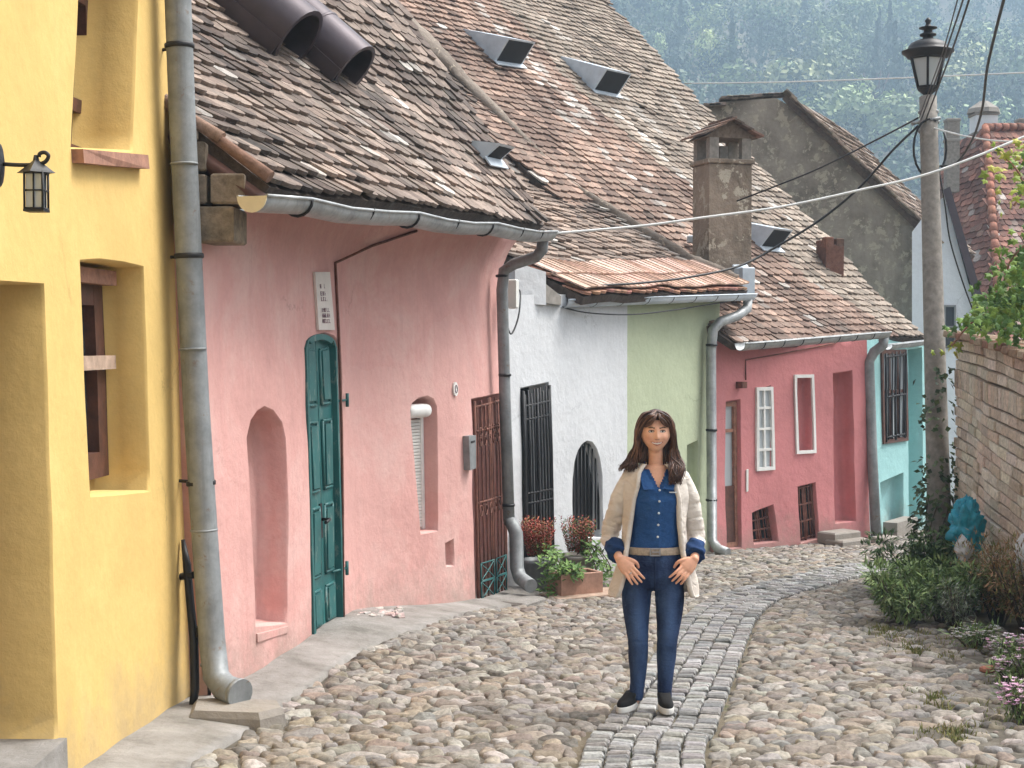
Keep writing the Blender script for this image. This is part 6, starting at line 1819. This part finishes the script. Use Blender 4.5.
for s in (-1, 1): # ears
    bd.rings([[HC + V((s * (.072 + dx), .012 + .017 * k * math.cos(a), -.008 + .030 * k * math.sin(a))) for a in [q * math.pi / 5 for q in range(10)]] for dx, k in ((-.012, .7), (0, 1), (.008, .85), (.010, .4))])
TC = 655
def trow(z_px, rx, ry, p=2.3, cx=TC, y=0.015, fr=1.0): return ering(L3(cx, z_px, y), rx, ry, 30, p, fr)
bd.rings([trow(580, .11, .07, cx=653), trow(568, .135, .085, cx=653), trow(548, .125, .085, cx=653.5), trow(530, .115, .08), trow(510, .125, .09), trow(496, .135, .10, fr=1.05), trow(484, .15, .085), trow(477, .14, .07), trow(471, .085, .055), trow(466, .055, .05)])
# legs under the jeans
legL = [L3(637, 592, .01), L3(636.5, 615, .0), L3(637, 640, -.012), L3(637, 662, .012), L3(638, 690, .02), L3(635, 704, .012)]
legR = [L3(669, 592, .01), L3(668.5, 615, .0), L3(667.5, 640, -.012), L3(667, 662, .012), L3(665, 692, .02), L3(664.5, 706, .012)]
for lg in (legL, legR): limb(bd, lg, [.060, .058, .045, .040, .026, .026], 14)
shL, elL, wrL = L3(629.5, 481, .02), L3(611, 541, .115), L3(617.5, 557, -.085)
shR, elR, wrR = L3(681.5, 481, .02), L3(698, 541, .115), L3(692.5, 558, -.085)
for a, b, c in ((shL, elL, wrL), (shR, elR, wrR)):
    limb(bd, [a, a.lerp(b, .5), b], [.040, .030, .024], 14); limb(bd, [b, b.lerp(c, .45), b.lerp(c, .75), c], [.024, .024, .025, .025], 14)
def hand(mb, w, tip, side, yaw=0):
    """w wrist, tip = middle fingertip (world); the back of the hand faces the camera, thumb hooked inwards and up into the pocket"""
    ax = (tip - w).normalized(); L = (tip - w).length; nrm_ = V((0, -1, 0)); nrm_ = (nrm_ - ax * nrm_.dot(ax)).normalized(); sd_ = ax.cross(nrm_).normalized()
    if (sd_.x > 0) != (side > 0): sd_ = -sd_      # sd_ points to the thumb (inner) side
    sd_ = sd_ if sd_.z > 0 else -sd_               # thumb side is the upper, inner edge
    pr = []
    for t, wd, th in ((-.04, .024, .021), (.08, .030, .017), (.22, .039, .0155), (.38, .042, .0145), (.47, .040, .012), (.50, .032, .009)):
        c = w + ax * L * t + nrm_ * .004 * math.sin(t * 6)
        pr.append([c + sd_ * math.cos(a) * wd + nrm_ * math.sin(a) * th for a in [2 * math.pi * j / 18 for j in range(18)]])
    mb.rings(pr)
    for k, (off, ln, spread) in enumerate(((.027, .90, .10), (.009, .95, .03), (-.009, .90, -.04), (-.026, .74, -.12))):
        b0_ = w + ax * L * .44 + sd_ * off; dr_ = (ax + sd_ * spread).normalized(); fl = L * .56 * ln
        j1 = b0_ + dr_ * fl * .42 + nrm_ * .010; j2 = b0_ + dr_ * fl * .74 + nrm_ * .003; j3 = b0_ + dr_ * fl * 1.0 - nrm_ * .012
        limb(mb, [b0_ - dr_ * .012, b0_ + nrm_ * .003, j1, j2, j3], [.0085, .0090, .0085, .0076, .0062], 10, 4)
    t0 = w + ax * L * .16 + sd_ * .026
    limb(mb, [t0 - ax * .005, t0 + (sd_ * .6 + ax * .75).normalized() * .034, t0 + (sd_ * .5 + ax * .85).normalized() * .060 - nrm_ * .010, t0 + (sd_ * .3 + ax).normalized() * .080 - nrm_ * .030], [.013, .0115, .0100, .008], 10, 4)
hand(bd, wrL, L3(638, 582, -.125), 1); hand(bd, wrR, L3(671, 581, -.125), -1)
me = remeshed(bd, .0036, 1)
SK = (.84, .475, .32); SK2 = (.76, .39, .26)
def skin_t(p, n):
    q = p - HC; c = SK
    if q.z > -.13 and q.y < .02:
        ax_ = abs(q.x)
        g = math.exp(-((ax_ - .045) / .018) ** 2 - ((q.z + .03) / .016) ** 2); c = lerp3(c, (.60, .24, .18), .45 * g)
        # lips, with the corners of the smile turned up
        zc = -.0600 + 10.0 * q.x * q.x
        if q.y < -.055 and ax_ < .035:
            hgt = .0100 * (1 - (ax_ / .036) ** 2)
            if abs(q.z - zc) < hgt: c = (.50, .11, .09)
            if abs(q.z - zc - .0003) < hgt * .5 and ax_ < .027: c = (.85, .80, .75)
        if q.y < -.04 and abs(q.z - (.027 + .10 * (ax_ - .014) - 4.2 * (ax_ - .024) ** 2)) < .0034 and .012 < ax_ < .048: c = (.075, .035, .022)
        if q.y < -.04 and ((ax_ - .031) / .0165) ** 2 + ((q.z - .0085) / .0075) ** 2 < 1:
            c = (.09, .045, .035)
            if ((ax_ - .031) / .0132) ** 2 + ((q.z - .0070) / .0050) ** 2 < 1: c = (.60, .56, .53)
            if (ax_ - .031) ** 2 + (q.z - .0075) ** 2 < .0052 ** 2: c = (.035, .018, .012)
        if ax_ < .012 and abs(q.z + .036) < .003 and q.y < -.08: c = lerp3(c, (.30, .11, .08), .6)
    else: c = lerp3(SK, SK2, .5)
    return c
person_body = link_mesh(me, 'body', 'skin', wm, skin_t)

# jeans
jb = MB()
jb.rings([trow(592, .05, .05, cx=653, y=.015), trow(588, .135, .09, cx=653), trow(577, .168, .112, 2.5, cx=653), trow(566, .166, .110, 2.4, cx=653), trow(553, .152, .104, cx=653.5), trow(548, .146, .101, cx=653.5)])
legL2 = [L3(637, 584, .012), L3(636, 604, .004), L3(636.5, 622, -.004), L3(637.5, 641, -.014), L3(638, 660, .010), L3(638, 682, .018), L3(635.5, 703, .010)]
legR2 = [L3(669, 584, .012), L3(669.5, 604, .004), L3(668.5, 622, -.004), L3(667, 641, -.014), L3(666.5, 660, .010), L3(665.5, 682, .018), L3(664.5, 706, .008)]
for lg in (legL2, legR2): limb(jb, lg, [.083, .080, .069, .057, .055, .043, .039], 22, 6, end=False)
def jdisp(p, n):
    q = p - PO; k = .0022 * noise.noise(q * 14) 
    for zk in (.36, .41, .12, .07, .64, .60): k += .0016 * math.exp(-((q.z - zk - .35 * abs(q.x - .04) * (1 if zk > .5 else .2) + .008 * math.sin(q.x * 60)) / .011) ** 2)
    return k
def wear_t(p, n):
    q = p - PO; k = 0
    for cx in (-.052, .125):
        k = max(k, math.exp(-((q.x - cx) / .042) ** 2 - ((q.z - .50) / .17) ** 2), .55 * math.exp(-((q.x - cx) / .035) ** 2 - ((q.z - .24) / .12) ** 2))
    k *= max(0, -n.y) * .8; return (k, k, k)
link_mesh(remeshed(jb, .007, 3, jdisp), 'jeans', 'jeans', wm, wear_t)
# pocket openings, fly and seams
sm_ = MB()
for pts in ([(633, 559), (629, 564), (622, 567)], [(674, 559), (678, 564), (685, 567)]):
    sm_.tube(smooth_curve([L3(x, y, -.094 if abs(x - 653) < 26 else -.06) for x, y in pts], 4), .003, 5)
sm_.tube([L3(653.5, 556, -.098), L3(653, 570, -.106), L3(653, 590, -.086)], .003, 5)
sm_.build('seam', M['jeanseam'], wm)

# shirt
sb = MB()
sb.rings([trow(553, .146, .098, cx=653.5), trow(547, .140, .096, cx=653.5), trow(538, .136, .096), trow(526, .132, .098), trow(512, .140, .106, fr=1.05), trow(500, .148, .112, fr=1.12), trow(490, .155, .106, fr=1.08), trow(482, .160, .088), trow(476, .138, .074), trow(471.5, .085, .066), trow(469, .070, .062)])
def sdisp(p, n):
    q = p - PO; return .004 * noise.noise(V((q.x * 9, q.y * 6, q.z * 16))) + .003 * noise.noise(V((q.x * 22, 0, q.z * 30)) + V((q.z * 9, 0, 0))) + .003 * math.exp(-((q.x - .06) / .006) ** 2) * (q.y < 0)
sm2 = remeshed(sb, .007, 2, sdisp)
# open neck: a V of skin
bm = bmesh.new(); bm.from_mesh(sm2)
dead = [f for f in bm.faces if (lambda c: c.y < .02 + PO.y and c.z > L3(0, 487).z and abs(c.x - L3(656.5, 0).x) < (c.z - L3(0, 487).z) * .48 + .002)(f.calc_center_median())]
bmesh.ops.delete(bm, geom=dead, context='FACES'); bm.to_mesh(sm2); bm.free()
shirt = link_mesh(sm2, 'shirt', 'shirt', wm)
# chest under the open collar
cs = MB(); cs.rings([ering(L3(656, y, .012), rx, ry, 24) for y, rx, ry in ((500, .10, .075), (488, .105, .088), (480, .10, .078), (473, .072, .062), (466, .052, .050))])
link_mesh(remeshed(cs, .006, 2), 'chest', 'skin', wm, lambda p, n: lerp3(SK, SK2, .35))
cl = MB()   # collar wings
for s in (-1, 1):
    c0 = L3(656 + s * 11, 462, .03); c1 = L3(656 + s * 12.5, 470, -.050); c2 = L3(656 + s * 3.5, 488, -.112); c3 = L3(656 + s * 15, 489, -.115); c4 = L3(656 + s * 18, 474, -.065); c5 = L3(656 + s * 14, 465, .05)
    lp = [c0, c1, c2, c3, c4, c5]; cl.smooth = False
    n_ = V((s * .15, -1, .25)).normalized() * .006; cl.add([p for p in lp] + [p + n_ for p in lp], [(0, 1, 4, 5), (1, 2, 3, 4), (11, 10, 7, 6), (10, 9, 8, 7), (0, 6, 7, 1), (1, 7, 8, 2), (2, 8, 9, 3), (3, 9, 10, 4), (4, 10, 11, 5), (5, 11, 6, 0)])
cl.build('collar', M['shirt'], shirt)
for i, py in enumerate((489, 500, 512, 524, 536)):
    b = MB(); fy = {489: -.118, 500: -.124, 512: -.112, 524: -.098, 536: -.092}[py]; b.lathe(L3(657 - .3 * i, py, fy + .004), [(.0065, 0), (.0065, .004), (.003, .005)], 10, axis=V((0, -1, 0))); b.build('button', M['button'], shirt)
pk = MB(); pk.box(L3(671, 491.5, -.098), (.05, .004, .006), Matrix.Rotation(R(22), 3, 'Z') @ Matrix.Rotation(R(3), 3, 'Y')); pk.build('pocket_edge', M['button'], shirt)
# belt
bl = MB()
o_ = ering(L3(653.5, 554.5, .015), .158, .109, 36, 2.3); i_ = ering(L3(653.5, 554.5, .015), .148, .100, 36, 2.3); up_ = V((0, 0, .040))
bl.rings([o_, [p + up_ for p in o_], [p + up_ for p in i_], i_, o_], caps=False)
belt = bl.build('belt', M['belt'], wm)
bk_ = MB(); c = L3(653, 551, -.100)
for (dx, dz, sx, sz__) in ((0, .019, .055, .006), (0, -.019, .055, .006), (-.026, 0, .006, .044), (.026, 0, .006, .044), (.004, 0, .04, .005)): bk_.box(c + V((dx, 0, dz)), (sx, .006, sz__), None, .001)
bk_.build('buckle', M['steel'], belt)

# jacket: open shell and sleeves
def jshell():
    rows = []; nA = 56
    prof = [ # px_y, centre x, rx, ry, opening half width (m) left, right
        (464.5, 655, .078, .072, .055, .053), (468, 655, .120, .085, .072, .070), (473, 655, .160, .10, .088, .085), (479, 655, .180, .11, .094, .092), (487, 655, .185, .115, .098, .096), (498, 655, .188, .125, .118, .112),
        (512, 655, .180, .125, .130, .118), (528, 654.5, .176, .122, .138, .124), (545, 654, .182, .125, .146, .134), (560, 654, .200, .135, .158, .150), (574, 654, .225, .145, .172, .168), (588, 654, .245, .150, .188, .186), (597, 654, .250, .152, .205, .200)]
    for i in range(len(prof) - 1):
        for k in range(4):
            t = k / 4; rows.append([a + (b - a) * t for a, b in zip(prof[i], prof[i + 1])])
    rows.append(list(prof[-1])); grid = []
    for (py, cx, rx, ry, wl_, wr_) in rows:
        aL = math.acos(min(.985, wl_ / rx)); aR = math.acos(min(.985, wr_ / rx))   # angle of the front edge measured from the side
        row = []
        for j in range(nA + 1):
            # start at the right front edge, go round the back to the left front edge
            a = -aR + (math.pi + aR + aL) * j / nA
            p = L3(cx, py, .018) + V((math.cos(a) * rx, math.sin(a) * ry, 0))
            fold = .006 * math.sin(a * 7 + py * .07) * min(1, max(0, (py - 500) / 60)) + .006 * noise.noise(V((math.cos(a) * 2, math.sin(a) * 2, py * .05)))
            p += V((math.cos(a), math.sin(a), 0)) * fold; row.append(p)
        grid.append(row)
    return grid
G_ = jshell(); jm = MB(); jm.smooth = True; o = 0; nr, nc = len(G_), len(G_[0])
for off_ in (0, 1):
    for row in G_:
        c = sum(row, V((0, 0, 0))) / len(row)
        for p in row: q = V((p.x - c.x, p.y - PO.y, 0)).normalized(); jm.v.append(tuple(p - q * .009 * off_))
for i in range(nr - 1):
    for j in range(nc - 1):
        a = i * nc + j; jm.face([a, a + 1, a + nc + 1, a + nc][::-1]); b = nr * nc + a; jm.face([b, b + 1, b + nc + 1, b + nc])
N_ = nr * nc
for i in range(nr - 1):
    for j in (0, nc - 1): a = i * nc + j; jm.face([a, a + nc, a + nc + N_, a + N_])
for j in range(nc - 1):
    for i in (0, nr - 1): a = i * nc + j; jm.face([a, a + 1, a + 1 + N_, a + N_])
jk = jm.build('jacket', M['jacket'], wm)
for j in (0, nc - 1):   # plackets along both front edges
    pm = MB(); sgn = 1 if j == 0 else -1
    pts = [G_[i][j] + V((0, -.006, 0)) for i in range(0, nr)]
    rr = []
    for i, p in enumerate(pts): rr.append([p + V((sgn * dx, dy, 0)) for dx, dy in ((-.004, 0), (-.002, -.006), (.018, -.006), (.022, 0), (.018, .006), (-.002, .006))])
    pm.rings(rr); pm.build('placket', M['jacket'], jk)
def sleeve(a, b, c, s):
    mb = MB(); limb(mb, [a + V((-s * .012, 0, .012)), a.lerp(b, .3) + V((s * .012, 0, 0)), a.lerp(b, .62) + V((s * .010, 0, 0)), b + V((s * .002, .01, 0)), b.lerp(c, .42)], [.058, .060, .057, .054, .047], 22, 7)
    def d(p, n):
        q = p - PO; k = max(0, min(1, (1.22 - q.z) / .20)); w = max(0, 1 - 3.2 * abs(noise.noise(V((q.x * 5, q.y * 5 + q.z * 4, q.z * 19))))); return -.008 * w * w * (k + .2) + .006 * noise.noise(V((q.x * 9, q.y * 9, q.z * 22))) * (.3 + k)
    me = remeshed(mb, .007, 1, d); return link_mesh(me, 'sleeve', 'jacket', jk)
sleeve(shL, elL, wrL, -1); sleeve(shR, elR, wrR, 1)
for (a, b, s) in ((elL, wrL, -1), (elR, wrR, 1)):    # turned-back blue shirt cuffs
    mb = MB(); limb(mb, [a.lerp(b, .40), a.lerp(b, .62), a.lerp(b, .88)], [.054, .057, .055], 20, 4, end=False)
    me = remeshed(mb, .006, 1, lambda p, n: .004 * noise.noise((p - PO) * 30) + .003 * math.sin(p.z * 160 + p.x * 60)); link_mesh(me, 'cuff', 'cuff', wm)

# shoes
for (c, yaw, lg) in ((L3(627.5, 709, -.035), R(-28), 0), (L3(664.5, 712.5, -.05), R(3), 1)):
    rot = Matrix.Rotation(yaw, 3, 'Z'); base = V((c.x, c.y, 0)); gz = zg(c.x, c.y) + .012
    def outline_(k, z, top=0): # heel at +y, toe at -y
        L_ = []
        for j in range(24):
            a = 2 * math.pi * j / 24; y = math.sin(a) * .122; x = math.cos(a) * (.042 + .006 * (-math.sin(a))) * (1 - .12 * max(0, math.sin(a)))
            L_.append(V((base.x, base.y, gz + z)) + rot @ V((x * k, y * (k * .5 + .5) + top, 0)))
        return L_
    sl2 = MB(); sl2.rings([outline_(.96, 0), outline_(1.0, .006), outline_(1.0, .030), outline_(.95, .034)])
    up2 = MB(); up2.rings([outline_(.94, .026), outline_(.95, .045), outline_(.82, .062, .006)] + [[V((base.x, base.y, gz + z)) + rot @ V((math.cos(2 * math.pi * j / 24) * r1, y0 + math.sin(2 * math.pi * j / 24) * r2, 0)) for j in range(24)] for z, r1, r2, y0 in ((.074, .036, .078, .036), (.088, .034, .052, .055))])
    so_ = up2.build('shoe', M['shoe'], wm); sl2.build('sole', M['sole'], so_)

# hair: a cap and many locks
hb_ = MB(); rings = []
for j in range(0, 12):
    ph = math.pi * (.02 + .56 * j / 11); row = []
    for i in range(36):
        a = 2 * math.pi * i / 36; d = V((math.cos(a) * math.sin(ph), math.sin(a) * math.sin(ph), math.cos(ph)))
        row.append(HC + V((d.x * .089, d.y * .105 + .010 + (.022 * max(0, -d.y) * max(0, .75 - d.z) * 2.0), d.z * .121 + .006)))
    rings.append(row)
# the cap stays off the face
keep = MB(); keep.smooth = True; keep.tint = (.05, .026, .018)
for r_ in rings: keep.v.extend(tuple(p) for p in r_)
for j in range(11):
    for i in range(36):
        a = 2 * math.pi * (i + .5) / 36; front = math.sin(a) < -.35
        if front and j > 5: continue
        keep.face([j * 36 + i, (j + 1) * 36 + i, (j + 1) * 36 + (i + 1) % 36, j * 36 + (i + 1) % 36])
keep.face(list(range(36))[::-1])
HP = [(.050, .022, .015), (.075, .034, .021), (.032, .015, .011), (.17, .082, .046), (.070, .030, .019), (.13, .058, .033)]
part_x = .004
def lock(pts, r0, w=1.0):
    am = rnd.uniform(.002, .007); ph_ = rnd.uniform(0, 6); pts = [p + V((am * math.sin(k * 1.9 + ph_), am * .6 * math.cos(k * 1.6 + ph_), 0)) * min(1, k / 3) for k, p in enumerate(pts)]
    keep.tint = pick(HP, .2); P = smooth_curve(pts, 5); n_ = len(P)
    keep.tube(P, [r0 * (.55 + .45 * math.sin(math.pi * min(1, .15 + k / n_ * 1.0)) ** .7) * (1 if k < n_ - 2 else .45) for k in range(n_)], 6, True, .6)
for i in range(900):
    s = -1 if i % 2 else 1; u = rnd.random(); top = HC + V((part_x + s * rnd.uniform(.0, .014), -.070 + .125 * u, .120 - .32 * (u - .5) ** 2 * .12 - (.016 if u < .15 else 0)))
    f = rnd.random()     # 0 front locks, 1 back
    fr_ = u < .42
    if fr_:   # fringe swept over the forehead to the temple, then down beside the face
        q = u / .42; y1 = -.092 + .03 * q; g = rnd.uniform(0, 1)
        p1 = HC + V((s * (.030 + .012 * g), y1 - .004, .086 + .014 * g)); p2 = HC + V((s * (.064 + .014 * g), y1 + .026, .048 + .02 * g)); p3 = HC + V((s * (.084 + .014 * g), -.040 + .03 * q, .000)); p4 = HC + V((s * (.092 + .016 * g), -.020 + .03 * q, -.055))
        pts = [top, p1, p2, p3, p4]
    else:
        q = (u - .42) / .58; p1 = HC + V((s * .062, -.03 + .10 * q, .100)); p2 = HC + V((s * .094, -.02 + .10 * q, .045)); p3 = HC + V((s * .102, -.01 + .10 * q, -.02)); p4 = HC + V((s * (.104 - .03 * q), .0 + .085 * q, -.075))
        pts = [top, p1, p2, p3, p4]
    if s < 0:    # photo-left side: flares out and back over the shoulder
        e1 = HC + V((-.112 - rnd.uniform(-.01, .03), -.01 + .07 * u, -.130 + rnd.uniform(-.01, .01))); e2 = HC + V((-.150 - rnd.uniform(-.06, .055), -.03 + .08 * u, -.195 - rnd.uniform(-.01, .028))); ln = rnd.random()
        pts += [e1] if ln < .2 else [e1, e2]
    else:        # photo-right side: falls in front of the shoulder down to the chest
        e1 = HC + V((.108 + rnd.uniform(-.03, .022), -.03 + .045 * u, -.130)); e2 = HC + V((.122 + rnd.uniform(-.055, .032), -.078 + .03 * rnd.random(), -.195)); e3 = HC + V((.108 + rnd.uniform(-.045, .026), -.105 + .02 * rnd.random(), -.250 - rnd.uniform(-.01, .035))); ln = rnd.random()
        pts += [e1] if ln < .12 else ([e1, e2] if ln < .3 else [e1, e2, e3])
    pts = [p + V((rnd.gauss(0, .0022), rnd.gauss(0, .0022), 0)) for p in pts]
    lock(pts, rnd.uniform(.0022, .0075))
for i in range(170):   # the mass of hair behind the neck and over the shoulders
    s = -1 if i % 2 else 1; x = s * rnd.uniform(.0, .098); top = HC + V((x * .75, .05 + .03 * rnd.random(), .02 - abs(x) * .3)); e = -.165 - rnd.uniform(0, .03)
    lock([top, HC + V((x * .98, .065, -.06)), HC + V((x * 1.02 + s * .008, .055, -.12)), HC + V((x * 1.1 + s * .012, .045, e))], rnd.uniform(.008, .012))
for i in range(110):   # fuller sides beside the jaw
    s = -1 if i % 2 else 1; y0 = rnd.uniform(-.03, .05); o_x = rnd.uniform(0, .016)
    lock([HC + V((s * .078, y0, .060)), HC + V((s * (.094 + o_x * .7), y0, .01)), HC + V((s * (.094 + o_x * 1.2), y0 + .005, -.05)), HC + V((s * (.088 + o_x * 2.0), y0 + .01, -.10)), HC + V((s * (.092 + o_x * 2.8), y0 + .01, -.150 - rnd.uniform(0, .02)))], rnd.uniform(.007, .011))
for i in range(46):   # short fringe strands across the upper forehead
    s = -1 if i % 2 else 1; g = rnd.random()
    lock([HC + V((part_x + s * .004, -.078, .108)), HC + V((s * (.012 + .014 * g), -.100, .082)), HC + V((s * (.028 + .020 * g), -.096, .052 + .01 * g)), HC + V((s * (.056 + .012 * g), -.070, .030))], rnd.uniform(.0035, .006))
keep.build('hair', M['hair'], wm)
# a ring on the hand at photo left
rg_ = MB(); c = L3(628, 571.5, -.122); rg_.lathe(c, [(.0095, -.002), (.0105, 0), (.0095, .002)], 12, axis=V((.6, 0, -.7)).normalized()); rg_.build('ring', M['steel'], wm)
# ================================================================== camera, light, view
cam = bpy.data.cameras.new('camera'); co = bpy.data.objects.new('camera', cam); COL.objects.link(co)
co.location = CAM; co.rotation_euler = (math.pi / 2 - PITCH, 0, 0)
cam.sensor_width = 36; cam.sensor_fit = 'HORIZONTAL'; cam.lens = FPX / 1024 * 36; cam.clip_start = 0.1; cam.clip_end = 3000
SC.camera = co
SC.render.resolution_x = 1024; SC.render.resolution_y = 768
w = bpy.data.worlds.new('World'); SC.world = w; w.use_nodes = True
nt = w.node_tree; bg = nt.nodes['Background']; sky = nt.nodes.new('ShaderNodeTexSky'); sky.sky_type = 'NISHITA'; sky.sun_disc = False
EL, AZ = R(58), R(72)      # the sun stands behind the camera's right shoulder, veiled by cloud
sky.sun_elevation = EL; sky.sun_rotation = AZ; sky.air_density = 1.0; sky.dust_density = 6.0; sky.ozone_density = 0.3
hs = nt.nodes.new('ShaderNodeHueSaturation'); hs.inputs['Saturation'].default_value = 0.25
nt.links.new(sky.outputs[0], hs.inputs['Color']); nt.links.new(hs.outputs[0], bg.inputs[0]); bg.inputs[1].default_value = 0.15
sl = bpy.data.lights.new('sun', 'SUN'); sl.energy = 1.5; sl.angle = R(25); sl.color = (1, .96, .9)
so = bpy.data.objects.new('sun', sl); COL.objects.link(so)
sd = V((math.sin(AZ) * math.cos(EL), math.cos(AZ) * math.cos(EL), math.sin(EL)))
so.rotation_euler = sd.to_track_quat('Z', 'Y').to_euler(); so.location = (4, -4, 12)
vs = SC.view_settings; vs.view_transform = 'Standard'; vs.look = 'None'; vs.gamma = 1; vs.use_curve_mapping = False; vs.exposure = 1.08
SC.cycles.max_bounces = 6; SC.cycles.diffuse_bounces = 3; SC.cycles.glossy_bounces = 2; SC.cycles.transparent_max_bounces = 6
SC.cycles.volume_bounces = 1; SC.cycles.use_denoising = True
